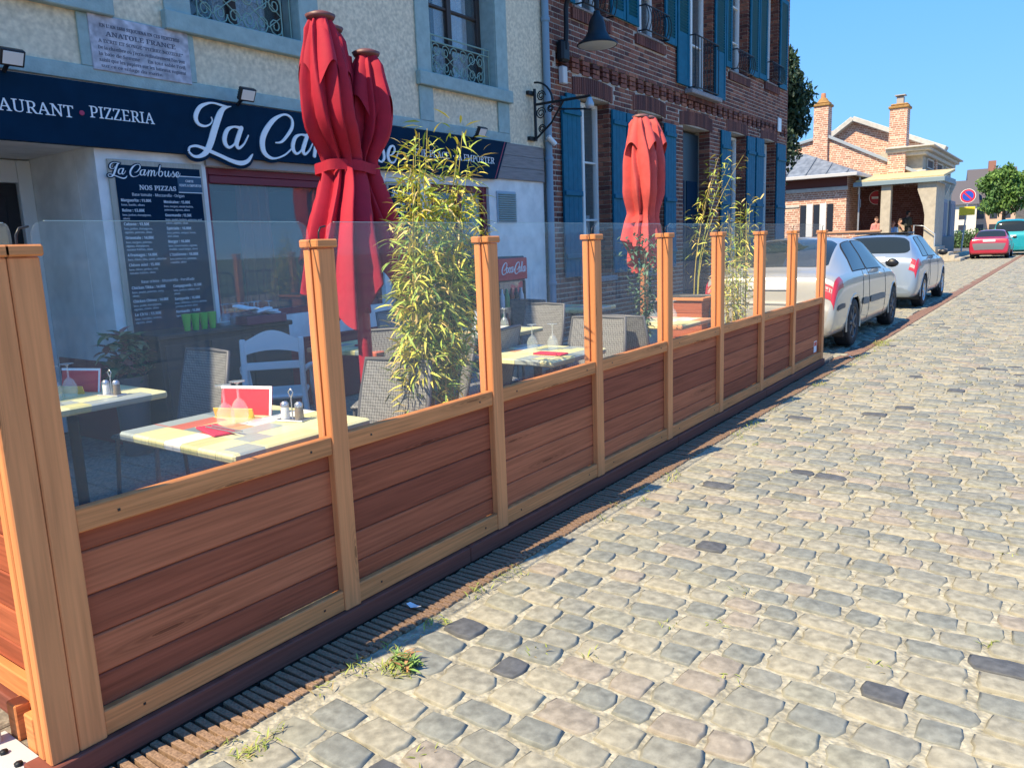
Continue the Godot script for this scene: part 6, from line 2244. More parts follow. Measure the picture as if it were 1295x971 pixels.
# ---------------------------------------------------------------- station at the end of the street
func build_station() -> void:
	var lit := [0.46, 0.26, 0.17]
	var brick := pm(0.5, 0.27, 0.18, 0.9)
	brick.albedo_texture = brick_image()
	brick.albedo_color = Color.WHITE
	brick.uv1_triplanar = true
	brick.uv1_world_triplanar = true
	brick.uv1_scale = Vector3(0.6, 0.6, 0.6)
	var stone := tm(0.5, 0.44, 0.34, 0.85, M.tex.pale, Vector3(0.5, 0.5, 0.5))
	var trim := tm(0.55, 0.53, 0.48, 0.8, M.tex.pale, Vector3(0.5, 0.5, 0.5))
	var lead := pm(0.3, 0.34, 0.37, 0.5)
	var o := thing("station_building", "old brick station with low gables, two chimneys and a long stone cornice", "building")
	# gabled front
	var mb := MB.new()
	mb.prism(PackedVector2Array([Vector2(-17, 0.0), Vector2(-6.7, 0.0), Vector2(-6.7, 4.35), Vector2(-11.4, 6.75), Vector2(-17, 5.6)]), -46.6, -46.0)
	part(o, "front_gable", mb, brick)
	mb = MB.new()
	mb.xf = Transform3D(Basis(Vector3.BACK, -0.472), Vector3(-9.05, 5.6, -46.2))
	mb.box(Vector3(-2.68, -0.06, -0.5), Vector3(2.68, 0.1, 0.35), 0.02)
	mb.xf = Transform3D(Basis(Vector3.BACK, 0.2), Vector3(-14.2, 6.22, -46.2))
	mb.box(Vector3(-2.9, -0.06, -0.5), Vector3(2.85, 0.1, 0.35), 0.02)
	part(o, "coping", mb, lead)
	mb = MB.new()
	mb.prism(PackedVector2Array([Vector2(-17, 0.0), Vector2(-6.5, 0.0), Vector2(-6.5, 5.95), Vector2(-10.9, 7.95), Vector2(-17, 6.0)]), -51.0, -50.4)
	part(o, "rear_gable", mb, brick)
	mb = MB.new()
	mb.xf = Transform3D(Basis(Vector3.BACK, -0.42), Vector3(-8.55, 7.0, -50.3))
	mb.box(Vector3(-2.6, -0.12, -0.6), Vector3(2.75, 0.16, 0.35), 0.03)
	mb.xf = Transform3D(Basis(Vector3.BACK, 0.62), Vector3(-12.1, 7.22, -50.3))
	mb.box(Vector3(-1.4, -0.12, -0.6), Vector3(1.46, 0.16, 0.35), 0.03)
	part(o, "barge_board", mb, trim)
	mb = MB.new()
	mb.prism(PackedVector2Array([Vector2(-17, 5.6), Vector2(-6.4, 5.75), Vector2(-10.9, 7.85)]), -58.5, -51.0)
	mb.prism(PackedVector2Array([Vector2(-17, 5.4), Vector2(-6.7, 4.3), Vector2(-11.4, 6.65)]), -50.4, -46.6)
	part(o, "roof", mb, M.slate)
	# block along the street with cornice
	mb = MB.new()
	mb.box(Vector3(-17, 0, -58.0), Vector3(-6.5, 4.5, -46.7))
	mb.box(Vector3(-16.9, 4.5, -57.9), Vector3(-6.6, 5.6, -46.3))
	part(o, "street_block", mb, stone)
	mb = MB.new()
	mb.box(Vector3(-8.2, 5.35, -58.3), Vector3(-6.4, 5.55, -45.9), 0.03)
	mb.box(Vector3(-8.3, 5.55, -58.4), Vector3(-6.2, 5.72, -45.7), 0.03)
	mb.box(Vector3(-8.3, 5.72, -58.5), Vector3(-6.0, 5.8, -45.5), 0.02)
	mb.box(Vector3(-8.2, 4.45, -58.2), Vector3(-6.4, 4.6, -46.1), 0.03)
	part(o, "cornice", mb, trim)
	for k in 3:
		mb = MB.new()
		var z := -47.4 - k * 3.6
		mb.box(Vector3(-6.62, 4.75, z - 2.4), Vector3(-6.52, 4.82, z), 0.01)
		mb.box(Vector3(-6.62, 5.2, z - 2.4), Vector3(-6.52, 5.27, z), 0.01)
		mb.box(Vector3(-6.62, 4.82, z - 0.14), Vector3(-6.52, 5.2, z), 0.01)
		mb.box(Vector3(-6.62, 4.82, z - 2.4), Vector3(-6.52, 5.2, z - 2.26), 0.01)
		var fr := part(o, "frieze_frame", mb, trim)
		mb = MB.new()
		mb.box(Vector3(-6.61, 4.83, z - 2.25), Vector3(-6.585, 5.19, z - 0.15))
		part(fr, "dark_panel", mb, pm(0.08, 0.06, 0.06, 0.8))
	# consoles and tall shutters on the street side
	for k in 5:
		mb = MB.new()
		var z := -48.2 - k * 2.2
		var cm := MB.new()
		cm.xf = Transform3D(Basis(), Vector3(-6.5, 3.5, 0))
		cm.prism(PackedVector2Array([Vector2(0, 0), Vector2(0.3, 0.75), Vector2(0.32, 0.9), Vector2(0, 0.9)]), z - 0.3, z)
		part(o, "console", cm, trim)
	for k in 3:
		mb = MB.new()
		var z := -49.0 - k * 4.0
		mb.box(Vector3(-6.5, 0.5, z - 2.4), Vector3(-6.4, 3.3, z), 0.02)
		var sh := part(o, "street_door", mb, pm(0.2, 0.22, 0.27, 0.6))
		for j in 3:
			mb = MB.new()
			mb.box(Vector3(-6.4, 0.7, z - 0.78 * j - 0.74), Vector3(-6.37, 3.1, z - 0.78 * j - 0.08), 0.01)
			part(sh, "panel", mb, pm(0.16, 0.18, 0.24, 0.6))
	mb = MB.new()
	mb.box(Vector3(-6.5, 0, -58.1), Vector3(-6.2, 1.1, -46.5), 0.03)
	part(o, "plinth", mb, pm(0.1, 0.115, 0.13, 0.7))
	# chimneys
	for q in [[-11.62, 8.35, 0.38, 0], [-7.76, 7.75, 0.42, 1]]:
		mb = MB.new()
		mb.box(Vector3(q[0] - q[2], 3.8, -46.55), Vector3(q[0] + q[2], q[1], -45.75), 0.01)
		var ch := part(o, "chimney", mb, brick)
		mb = MB.new()
		mb.box(Vector3(q[0] - q[2] - 0.07, q[1], -46.65), Vector3(q[0] + q[2] + 0.07, q[1] + 0.14, -45.68), 0.03)
		var cm := MB.new()
		mb.box(Vector3(q[0] - q[2], q[1] + 0.14, -46.5), Vector3(q[0] + q[2], q[1] + 0.26, -45.8), 0.06)
		if q[3] == 0: mb.lathe([Vector2(0.36, q[1] + 0.2), Vector2(0.22, q[1] + 0.42), Vector2(0.12, q[1] + 0.5)], 10, Vector3(q[0], 0, -46.15))
		part(ch, "chimney_cap", mb, tm(0.5, 0.28, 0.09, 0.9, M.tex.pit, Vector3(1, 1, 1)))
		if q[3] == 1: cm.box(Vector3(q[0] - 0.17, q[1] + 0.26, -46.3), Vector3(q[0] + 0.17, q[1] + 0.62, -46.0), 0.02)
		if q[3] == 1: cm.box(Vector3(q[0] - 0.25, q[1] + 0.66, -46.4), Vector3(q[0] + 0.25, q[1] + 0.7, -45.9))
		if q[3] == 1: cm.box(Vector3(q[0] - 0.03, q[1] + 0.6, -46.2), Vector3(q[0] + 0.03, q[1] + 0.67, -46.1))
		if q[3] == 0: cm.lathe([Vector2(0.14, q[1] + 0.46), Vector2(0.12, q[1] + 0.72), Vector2(0.0, q[1] + 0.73)], 10, Vector3(q[0], 0, -46.15))
		part(ch, "chimney_pot", cm, pm(0.4, 0.36, 0.32, 0.8) if q[3] else pm(0.45, 0.2, 0.1, 0.8))
	# porch: canopy on a pillar, dark brick behind
	mb = MB.new()
	mb.xf = Transform3D(Basis(Vector3.RIGHT, 0.12), Vector3(-6.9, 4.22, -44.0))
	mb.box(Vector3(-2.0, -0.08, -2.0), Vector3(1.85, 0.06, 2.1), 0.02)
	part(o, "canopy_roof", mb, tm(0.62, 0.5, 0.26, 0.7, M.tex.pale, Vector3(1, 1, 1)))
	mb = MB.new()
	mb.box(Vector3(-9.0, 3.72, -42.05), Vector3(-5.0, 3.94, -41.85), 0.02)
	mb.box(Vector3(-5.2, 3.72, -46.0), Vector3(-5.0, 3.98, -42.05), 0.02)
	part(o, "canopy_beam", mb, pm(0.2, 0.27, 0.3, 0.6))
	mb = MB.new()
	mb.box(Vector3(-9.3, 0, -45.4), Vector3(-6.0, 3.72, -45.0))
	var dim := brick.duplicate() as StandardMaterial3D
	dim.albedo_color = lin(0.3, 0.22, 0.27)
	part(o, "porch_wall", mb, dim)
	mb = MB.new()
	mb.box(Vector3(-7.75, 0.7, -42.5), Vector3(-7.3, 3.72, -42.06), 0.02)
	mb.box(Vector3(-7.82, 0.7, -42.56), Vector3(-7.24, 1.1, -42.0), 0.02)
	part(o, "pillar", mb, stone)
	mb = MB.new()
	var poly := PackedVector2Array([Vector2(-5.35, 0.7), Vector2(-5.35, 3.72), Vector2(-6.15, 3.72)])
	for k in 7:
		var a := PI / 2 * (6 - k) / 6.0
		poly.append(Vector2(-5.8 - 0.35 * sin(a), 2.4 + 1.0 * sin(a)) if k < 6 else Vector2(-5.8, 2.2))
	poly.append(Vector2(-5.8, 0.7))
	mb.prism(poly, -45.0, -42.06)
	part(o, "arched_pier", mb, stone)
	# annex with a hipped slate roof
	mb = MB.new()
	mb.box(Vector3(-20, 0, -46), Vector3(-9.32, 4.4, -42.0))
	part(o, "annex_wall", mb, brick)
	mb = MB.new()
	mb.box(Vector3(-20, 3.62, -42.01), Vector3(-9.25, 3.82, -41.9), 0.02)
	part(o, "string_course", mb, trim)
	mb = MB.new()
	mb.box(Vector3(-20, 3.82, -41.99), Vector3(-9.31, 4.38, -41.96))
	part(o, "dark_brick_band", mb, pm(0.14, 0.05, 0.045, 0.9))
	mb = MB.new()
	var e0 := Vector3(-20.5, 4.42, -41.3)
	var e1 := Vector3(-8.75, 4.42, -41.3)
	var e2 := Vector3(-8.75, 4.42, -46.6)
	var e3 := Vector3(-20.5, 4.42, -46.6)
	var r1 := Vector3(-11.9, 5.75, -44.0)
	var r0 := Vector3(-20.5, 5.75, -44.0)
	mb.quad(e0, e1, r1, r0)
	mb.tri(e1, e2, r1)
	mb.quad(e2, e3, r0, r1)
	mb.quad(e3, e2, e1, e0)
	var rf := part(o, "annex_roof", mb, M.zinc)
	for k in 12:
		mb = MB.new()
		var f := k / 11.0
		var x := lerpf(-20.0, -9.2, f)
		var t := minf(1.0, (-8.75 - x) / 3.15)
		mb.tube([Vector3(x, 4.45, -41.3), Vector3(x, 4.45 + 1.33 * t, -41.3 - 2.7 * t)], 0.035, 4)
		part(rf, "standing_seam", mb, M.zinc)
	mb = MB.new()
	mb.box(Vector3(-20.5, 4.25, -41.35), Vector3(-8.7, 4.42, -41.2), 0.02)
	mb.box(Vector3(-8.85, 4.25, -46.5), Vector3(-8.7, 4.42, -41.36), 0.02)
	part(o, "gutter", mb, pm(0.5, 0.5, 0.5, 0.5))
	for k in 3:
		mb = MB.new()
		mb.box(Vector3(-11.55 + k * 0.66, 1.3, -41.985), Vector3(-11.25 + k * 0.66, 3.0, -41.95), 0.01)
		var w := part(o, "window", mb, pm(0.02, 0.022, 0.03, 0.2))
		if k < 2:
			mb = MB.new()
			mb.box(Vector3(-11.24 + k * 0.66, 1.3, -42.0), Vector3(-10.92 + k * 0.66, 3.05, -41.96), 0.01)
			part(w, "mullion", mb, pm(0.6, 0.62, 0.62, 0.6))
	mb = MB.new()
	mb.box(Vector3(-12.6, 2.9, -42.0), Vector3(-11.6, 3.02, -41.95), 0.01)
	part(o, "sill", mb, trim)
	# raised platform, wall, steps and handrail
	o = thing("station_platform", "raised platform with low brick wall and handrail in front of the station porch", "platform")
	mb = MB.new()
	mb.box(Vector3(-9.3, 0, -45.0), Vector3(-5.2, 0.7, -41.6))
	part(o, "deck", mb, stone)
	mb = MB.new()
	mb.box(Vector3(-10.5, 0, -41.6), Vector3(-7.6, 1.5, -41.3))
	part(o, "low_wall", mb, brick)
	mb = MB.new()
	mb.box(Vector3(-10.55, 1.5, -41.66), Vector3(-7.55, 1.6, -41.24), 0.02)
	part(o, "wall_coping", mb, pm(0.45, 0.25, 0.15, 0.8))
	for k in 4:
		mb = MB.new()
		mb.box(Vector3(-5.2 + 0.25 * k, 0, -44.0), Vector3(-4.95 + 0.25 * k, 0.56 - 0.14 * k, -42.2), 0.01)
		part(o, "step", mb, stone)
	mb = MB.new()
	mb.tube([Vector3(-6.2, 0.7, -41.9), Vector3(-6.2, 1.75, -41.9), Vector3(-5.8, 1.7, -41.9), Vector3(-5.3, 1.3, -41.9), Vector3(-5.3, 0.7, -41.9)], 0.025, 6)
	part(o, "handrail", mb, pm(0.6, 0.62, 0.62, 0.4, 0.5))

func brick_image() -> ImageTexture:
	var r := RandomNumberGenerator.new()
	r.seed = 4
	var im := Image.create(128, 128, false, Image.FORMAT_RGB8)
	im.fill(lin(0.72, 0.6, 0.47))
	for j in 16:
		var y := j * 8
		var x := -r.randi_range(0, 12) - (12 if j % 2 else 0)
		while x < 128:
			var l := 24 if r.randf() < 0.6 else 12
			var f := r.randf_range(0.75, 1.2)
			var c := lin(0.45 * f, 0.21 * f, 0.14 * f)
			if r.randf() < 0.2: c = lin(0.6 * f, 0.36 * f, 0.25 * f)
			var a := maxi(x, 0)
			if x + l - 2 > a: im.fill_rect(Rect2i(a, y, mini(x + l - 2, 128) - a, 6), c)
			x += l
	return ImageTexture.create_from_image(im)

# ---------------------------------------------------------------- trees, hill and houses far away
func tree(called: String, label: String, at: Vector3, trunk_h: float, crown: Vector3, cy: float, n: int, leaf: float, cols: Array, sd: int) -> void:
	var o := thing(called, label, "tree", at)
	var r := RandomNumberGenerator.new()
	r.seed = sd
	var mb := MB.new()
	mb.tube([Vector3(0, -0.2, 0), Vector3(0.05, trunk_h * 0.6, 0), Vector3(0.0, cy, 0.05)], [0.24, 0.17, 0.08], 8)
	for k in 9:
		var a := TAU * k / 9 + r.randf()
		var h := lerpf(trunk_h * 0.8, cy + crown.y * 0.2, k / 9.0)
		mb.tube([Vector3(0, h, 0), Vector3(cos(a) * crown.x * 0.35, h + crown.y * 0.25, sin(a) * crown.z * 0.35), Vector3(cos(a) * crown.x * 0.75, h + crown.y * 0.45, sin(a) * crown.z * 0.75)], [0.08, 0.05, 0.015], 5)
	part(o, "trunk", mb, pm(0.12, 0.1, 0.075, 0.9))
	var clumps := []
	for k in 64:
		var d := Vector3(r.randfn(), r.randfn(), r.randfn()).normalized()
		var q := pow(r.randf(), 0.4)
		clumps.append([Vector3(d.x * crown.x, d.y * crown.y, d.z * crown.z) * q * 0.86 + Vector3(0, cy, 0), r.randf_range(0.18, 0.36) * crown.x, r.randi() % cols.size()])
	var xs := []
	var cs := PackedColorArray()
	for k in n:
		var c: Array = clumps[r.randi() % clumps.size()]
		var d: Vector3 = Vector3(r.randfn(), r.randfn(), r.randfn()).normalized() * pow(r.randf(), 0.45) * c[1]
		xs.append(Transform3D(Basis.from_euler(Vector3(r.randf() * TAU, r.randf() * TAU, r.randf() * TAU)).scaled_local(Vector3.ONE * r.randf_range(0.7, 1.3)), c[0] + d))
		var t: Color = cols[c[2]]
		var f := r.randf_range(0.75, 1.25)
		cs.append(Color(t.r * f, t.g * f, t.b * f))
	var m := pm(1, 1, 1, 0.6)
	m.vertex_color_use_as_albedo = true
	m.backlight_enabled = true
	m.backlight = Color(0.2, 0.3, 0.08)
	copies(o, "crown", leaf_mesh(leaf, leaf * 0.55, 0.2), m, xs, cs)

func build_far() -> void:
	tree("street_tree", "round light green tree behind the teal people carrier at the street end", Vector3(-5.2, 0, -84), 3.0, Vector3(2.3, 2.6, 2.3), 4.7, 9000, 0.3, [Color(0.1, 0.2, 0.035), Color(0.14, 0.25, 0.045), Color(0.07, 0.15, 0.03)], 5)
	tree("dark_tree", "dense dark tree standing behind the far corner of the brick house", Vector3(-9.2, 0, -27.5), 2.0, Vector3(1.8, 3.1, 1.8), 5.7, 42000, 0.15, [Color(0.02, 0.05, 0.025), Color(0.03, 0.068, 0.03), Color(0.016, 0.04, 0.02)], 9)
	# wooded hill
	var mb := MB.new()
	var rows := []
	var f := FastNoiseLite.new()
	f.seed = 3
	f.frequency = 0.012
	for j in 14:
		var row := PackedVector3Array()
		for i in 60:
			var x := lerpf(-520, 260, i / 59.0)
			var z := -255.0 - j * 22.0
			var h := 22.0 * smoothstep(0, 5, j) * (0.75 + 0.4 * f.get_noise_2d(x, z)) * (1.0 - 0.5 * smoothstep(20, 200, x)) + 1.2 * f.get_noise_2d(x * 14, z * 14)
			row.append(Vector3(x, h - 2.0, z))
		rows.append(row)
	mb.grid(rows)
	struct("hill", mb, tm(0.12, 0.105, 0.085, 1.0, M.tex.pit, Vector3(0.05, 0.05, 0.05), M.tex.pitb, 1.0))
	var bush := MB.new()
	bush.lathe([Vector2(0, -0.6), Vector2(0.8, -0.3), Vector2(1.0, 0.2), Vector2(0.6, 0.8), Vector2(0.0, 1.0)], 7)
	var xs := []
	var cs := PackedColorArray()
	for k in 1500:
		var j := rng.randi() % 13
		var i := rng.randi() % 59
		var p: Vector3 = rows[j][i].lerp(rows[j + 1][i + 1], rng.randf())
		p.x += rr(-5, 5)
		xs.append(Transform3D(Basis(Vector3.UP, rr(0, 6)).scaled_local(Vector3(rr(1.5, 4), rr(1, 2.6), rr(1.5, 4))), p))
		var t := rr(0.7, 1.3)
		cs.append(Color(0.085 * t, 0.085 * t, 0.06 * t))
	var bm := pm(1, 1, 1, 1.0)
	bm.vertex_color_use_as_albedo = true
	copies(self, "hill_woods", bush.mesh(), bm, xs, cs)
	# houses under the hill
	for q in [[-13.5, -112.0, 7.0, 4.4, 3.0, 0.72, 0.66, 0.55, "pale rendered house with dark windows behind the no parking sign"], [-8.9, -118.0, 5.0, 5.0, 4.0, 0.62, 0.42, 0.3, "pinkish brick house behind the left edge of the light green tree"], [-20, -128.0, 9.0, 3.6, 2.6, 0.6, 0.56, 0.5, "low grey roofed house beyond the station"]]:
		var o := thing("village_house", q[8], "house", Vector3(q[0], 0, q[1]), 0.15)
		mb = MB.new()
		mb.box(Vector3(-q[2] / 2, 0, -4), Vector3(q[2] / 2, q[3], 4))
		part(o, "wall", mb, pm(q[5], q[6], q[7], 0.85))
		mb = MB.new()
		mb.prism(PackedVector2Array([Vector2(-4.4, q[3]), Vector2(4.4, q[3]), Vector2(0, q[3] + q[4])]), -q[2] / 2 - 0.2, q[2] / 2 + 0.2)
		var rf := part(o, "roof", mb, pm(0.1, 0.09, 0.095, 0.8))
		rf.rotation.y = PI / 2
		mb = MB.new()
		mb.box(Vector3(-0.4, q[3] + q[4] - 1.0, -0.4), Vector3(0.4, q[3] + q[4] + 0.9, 0.4))
		part(rf, "chimney", mb, pm(0.3, 0.14, 0.1, 0.8))
		for k in 3:
			for j in 2:
				mb = MB.new()
				mb.box(Vector3(-q[2] * 0.32 + k * q[2] * 0.28, 0.8 + j * 1.9, 4.0), Vector3(-q[2] * 0.32 + k * q[2] * 0.28 + 0.8, 2.0 + j * 1.9, 4.06), 0.01)
				part(o, "window", mb, pm(0.04, 0.045, 0.06, 0.2))
	# hedge at the bend
	xs = []
	cs = PackedColorArray()
	for k in 2600:
		xs.append(Transform3D(Basis.from_euler(Vector3(rr(0, 6), rr(0, 6), rr(0, 6))), Vector3(rr(-3.5, 1.6), rr(0.0, 1.3) + 0.15 * sin(k), rr(-0.7, 0.7))))
		var t := rr(0.7, 1.3)
		cs.append(Color(0.09 * t, 0.17 * t, 0.05 * t))
	var hd := thing("hedge", "low green hedge beyond the station corner behind the no parking post", "hedge", Vector3(-6.6, 0, -74))
	mb = MB.new()
	mb.box(Vector3(-3.4, 0, -0.5), Vector3(1.5, 1.1, 0.5), 0.1)
	part(hd, "stems", mb, pm(0.03, 0.05, 0.02, 1.0))
	copies(hd, "foliage", leaf_mesh(0.16, 0.09, 0.2), foliage_mat(), xs, cs)
# ---------------------------------------------------------------- people: one skin over a skeleton of tapered bones
# bones: [a, b, ra, rb, colour]
func skin(mb: MB, bones: Array, cell: float, blend: float) -> void:
	var lo := Vector3.ONE * 1e9
	var hi := Vector3.ONE * -1e9
	for b in bones:
		for e in [0, 1]:
			var r: float = b[2 + e] + cell * 2.5 + blend
			lo = lo.min(b[e] - Vector3.ONE * r)
			hi = hi.max(b[e] + Vector3.ONE * r)
	var n := Vector3i(((hi - lo) / cell).ceil()) + Vector3i.ONE
	var val := PackedFloat32Array()
	val.resize(n.x * n.y * n.z)
	val.fill(1.0)
	var sx := n.y * n.z
	for b in bones:
		var a: Vector3 = b[0]
		var ab: Vector3 = b[1] - a
		var len2 := maxf(ab.length_squared(), 1e-9)
		var r0: float = b[2]
		var r1: float = b[3]
		var m := maxf(r0, r1) + blend + cell * 1.5
		var l := ((a.min(b[1]) - Vector3.ONE * m - lo) / cell).floor()
		var h := ((a.max(b[1]) + Vector3.ONE * m - lo) / cell).ceil()
		for i in range(maxi(int(l.x), 0), mini(int(h.x) + 1, n.x)):
			for j in range(maxi(int(l.y), 0), mini(int(h.y) + 1, n.y)):
				for k in range(maxi(int(l.z), 0), mini(int(h.z) + 1, n.z)):
					var p := lo + Vector3(i, j, k) * cell
					var t := clampf((p - a).dot(ab) / len2, 0, 1)
					var d := p.distance_to(a + ab * t) - lerpf(r0, r1, t)
					var q := i * sx + j * n.z + k
					var o := val[q]
					var hh := maxf(blend - absf(d - o), 0.0) / blend
					val[q] = minf(d, o) - hh * hh * blend * 0.25
	var cells := {}
	var corner := [0, 1, n.z, n.z + 1, sx, sx + 1, sx + n.z, sx + n.z + 1]
	var base := mb.v.size()
	var count := 0
	for i in n.x - 1:
		for j in n.y - 1:
			for k in n.z - 1:
				var q := i * sx + j * n.z + k
				var inside := 0
				for c in 8:
					if val[q + corner[c]] < 0: inside += 1
				if inside == 0 or inside == 8: continue
				var acc := Vector3()
				var hits := 0
				for c in 8:
					for bit in [1, 2, 4]:
						if c & bit: continue
						var v0 := val[q + corner[c]]
						var v1 := val[q + corner[c | bit]]
						if (v0 < 0) == (v1 < 0): continue
						var t := v0 / (v0 - v1)
						var pa := Vector3((c >> 2) & 1, (c >> 1) & 1, c & 1)
						var pb := Vector3(((c | bit) >> 2) & 1, ((c | bit) >> 1) & 1, (c | bit) & 1)
						acc += pa.lerp(pb, t)
						hits += 1
				var p := lo + (Vector3(i, j, k) + acc / hits) * cell
				var g := Vector3(val[q + sx] - val[q], val[q + n.z] - val[q], val[q + 1] - val[q])
				var best := 1e9
				for b in bones:
					var ab: Vector3 = b[1] - b[0]
					var t := clampf((p - b[0]).dot(ab) / maxf(ab.length_squared(), 1e-9), 0, 1)
					var d: float = p.distance_to(b[0] + ab * t) - lerpf(b[2], b[3], t)
					if d < best:
						best = d
						mb.col = b[4]
				mb.put(p, g if g.length_squared() > 1e-12 else Vector3.UP)
				cells[q] = base + count
				count += 1
	for q in cells:
		var k: int = q % n.z
		var j: int = (q / n.z) % n.y
		var i: int = q / sx
		for ax in 3:
			var step: int = [sx, n.z, 1][ax]
			var u: int = [n.z, 1, sx][ax]
			var w: int = [1, sx, n.z][ax]
			if (val[q] < 0) == (val[q + step] < 0): continue
			if not (cells.has(q - u) and cells.has(q - w) and cells.has(q - u - w)): continue
			var a: int = cells[q]
			var b: int = cells[q - u]
			var c: int = cells[q - u - w]
			var d: int = cells[q - w]
			if val[q] < 0: mb.ix.append_array(PackedInt32Array([a, c, b, a, d, c]))
			else: mb.ix.append_array(PackedInt32Array([a, b, c, a, c, d]))

func person(label: String, at: Vector3, turn: float, top: Color, legs: Color, hair: Color, skin_c: Color, seated: bool, pose: int) -> void:
	var o := thing("person", label, "person", at, turn)
	var hip := 0.47 if seated else 0.93
	var bones := []
	var sh := hip + 0.5
	var chest := Vector3(0, hip + 0.36, 0.0)
	# trunk (faces +z)
	bones.append([Vector3(0, hip, 0), Vector3(0, hip + 0.2, 0), 0.145, 0.13, top])
	bones.append([Vector3(-0.07, hip + 0.22, 0), Vector3(-0.1, sh - 0.06, -0.01), 0.12, 0.115, top])
	bones.append([Vector3(0.07, hip + 0.22, 0), Vector3(0.1, sh - 0.06, -0.01), 0.12, 0.115, top])
	bones.append([Vector3(0, sh - 0.02, -0.01), Vector3(0, sh + 0.1, 0.01), 0.065, 0.055, skin_c])
	# head
	var hc := Vector3(0, sh + 0.21, 0.03)
	bones.append([hc + Vector3(0, 0.03, -0.02), hc + Vector3(0, -0.06, 0.025), 0.095, 0.07, skin_c])
	bones.append([hc + Vector3(0, -0.01, 0.095), hc + Vector3(0, -0.03, 0.108), 0.012, 0.016, skin_c])
	for s in [-1.0, 1.0]:
		bones.append([hc + Vector3(0.092 * s, 0.01, -0.01), hc + Vector3(0.094 * s, -0.025, 0.0), 0.016, 0.012, skin_c])
		bones.append([hc + Vector3(0.034 * s, 0.012, 0.082), hc + Vector3(0.036 * s, 0.012, 0.084), 0.012, 0.012, Color(0.03, 0.025, 0.02)])
		# arms
		var a0 := Vector3(0.19 * s, sh - 0.04, -0.01)
		var el := Vector3(0.25 * s, sh - 0.33, -0.03)
		var wr := Vector3(0.24 * s, sh - 0.55, 0.1)
		if seated: wr = Vector3(0.12 * s, hip + 0.13, 0.26)
		if pose == 1 and s > 0: el = Vector3(0.3, sh - 0.22, 0.12); wr = Vector3(0.16, sh + 0.02, 0.2)
		if pose == 2: el = Vector3(0.27 * s, sh - 0.28, 0.06); wr = Vector3(0.2 * s, sh - 0.3, 0.3)
		bones.append([a0, el, 0.06, 0.046, top])
		bones.append([el, wr, 0.042, 0.03, top if pose == 2 else skin_c])
		var dir: Vector3 = (wr - el).normalized()
		var palm := wr + dir * 0.06
		bones.append([wr, palm, 0.028, 0.032, skin_c])
		# legs
		var h0 := Vector3(0.095 * s, hip - 0.02, 0)
		var kn := Vector3(0.1 * s, 0.49, 0.03)
		var an := Vector3(0.1 * s, 0.09, -0.02)
		if seated:
			kn = Vector3(0.12 * s, 0.5, 0.42)
			an = Vector3(0.11 * s, 0.09, 0.4)
		elif pose == 2:
			kn = Vector3(0.1 * s, 0.5, 0.08 * s)
			an = Vector3(0.1 * s, 0.09, 0.02 + 0.14 * s)
		bones.append([h0, kn, 0.095, 0.06, legs])
		bones.append([kn, an, 0.058, 0.042, legs])
		bones.append([an + Vector3(0, -0.04, -0.02), an + Vector3(0, -0.055, 0.16), 0.042, 0.032, Color(0.03, 0.03, 0.03)])
	var mb := MB.new()
	mb.colored = true
	skin(mb, bones, 0.022, 0.05)
	# hands: five fingers each on a finer grid
	for s in [-1.0, 1.0]:
		var el := Vector3(0.25 * s, sh - 0.33, -0.03)
		var wr := Vector3(0.24 * s, sh - 0.55, 0.1)
		if seated: wr = Vector3(0.12 * s, hip + 0.13, 0.26)
		if pose == 1 and s > 0: el = Vector3(0.3, sh - 0.22, 0.12); wr = Vector3(0.16, sh + 0.02, 0.2)
		if pose == 2: el = Vector3(0.27 * s, sh - 0.28, 0.06); wr = Vector3(0.2 * s, sh - 0.3, 0.3)
		var dir: Vector3 = (wr - el).normalized()
		var side := dir.cross(Vector3.RIGHT).normalized()
		var nrm := side.cross(dir)
		var palm := wr + dir * 0.08
		var fb := []
		fb.append([wr + dir * 0.03, palm, 0.02, 0.022, skin_c])
		for f in 4:
			var off := (f - 1.5) * 0.019
			var ln: float = [0.066, 0.078, 0.074, 0.056][f]
			var p0 := palm + side * off
			var p1: Vector3 = p0 + dir * ln * 0.55 - nrm * 0.008 * s
			var p2: Vector3 = p1 + dir * ln * 0.4 - nrm * 0.028 * s
			fb.append([p0 - dir * 0.03, p0, 0.011, 0.0095, skin_c])
			fb.append([p0, p1, 0.0095, 0.0085, skin_c])
			fb.append([p1, p2, 0.0085, 0.007, skin_c])
		var t0 := wr + dir * 0.045 - side * 0.022
		fb.append([t0, t0 + dir * 0.03 - side * 0.028, 0.012, 0.01, skin_c])
		fb.append([t0 + dir * 0.03 - side * 0.028, t0 + dir * 0.062 - side * 0.03, 0.0095, 0.008, skin_c])
		skin(mb, fb, 0.006, 0.006)
	var bm := pm(1, 1, 1, 0.8)
	bm.vertex_color_use_as_albedo = true
	part(o, "body", mb, bm)
	var hb := MB.new()
	hb.colored = true
	skin(hb, [[hc + Vector3(0, 0.06, -0.03), hc + Vector3(0, 0.0, -0.06), 0.09, 0.075, hair], [hc + Vector3(0, 0.08, 0.03), hc + Vector3(0, 0.08, -0.02), 0.06, 0.07, hair]], 0.02, 0.04)
	part(o, "hair", hb, bm)
	if pose == 3:
		var bag := MB.new()
		bag.box(Vector3(-0.16, hip + 0.08, -0.3), Vector3(0.16, hip + 0.5, -0.13), 0.05)
		part(o, "backpack", bag, pm(0.05, 0.055, 0.05, 0.8))

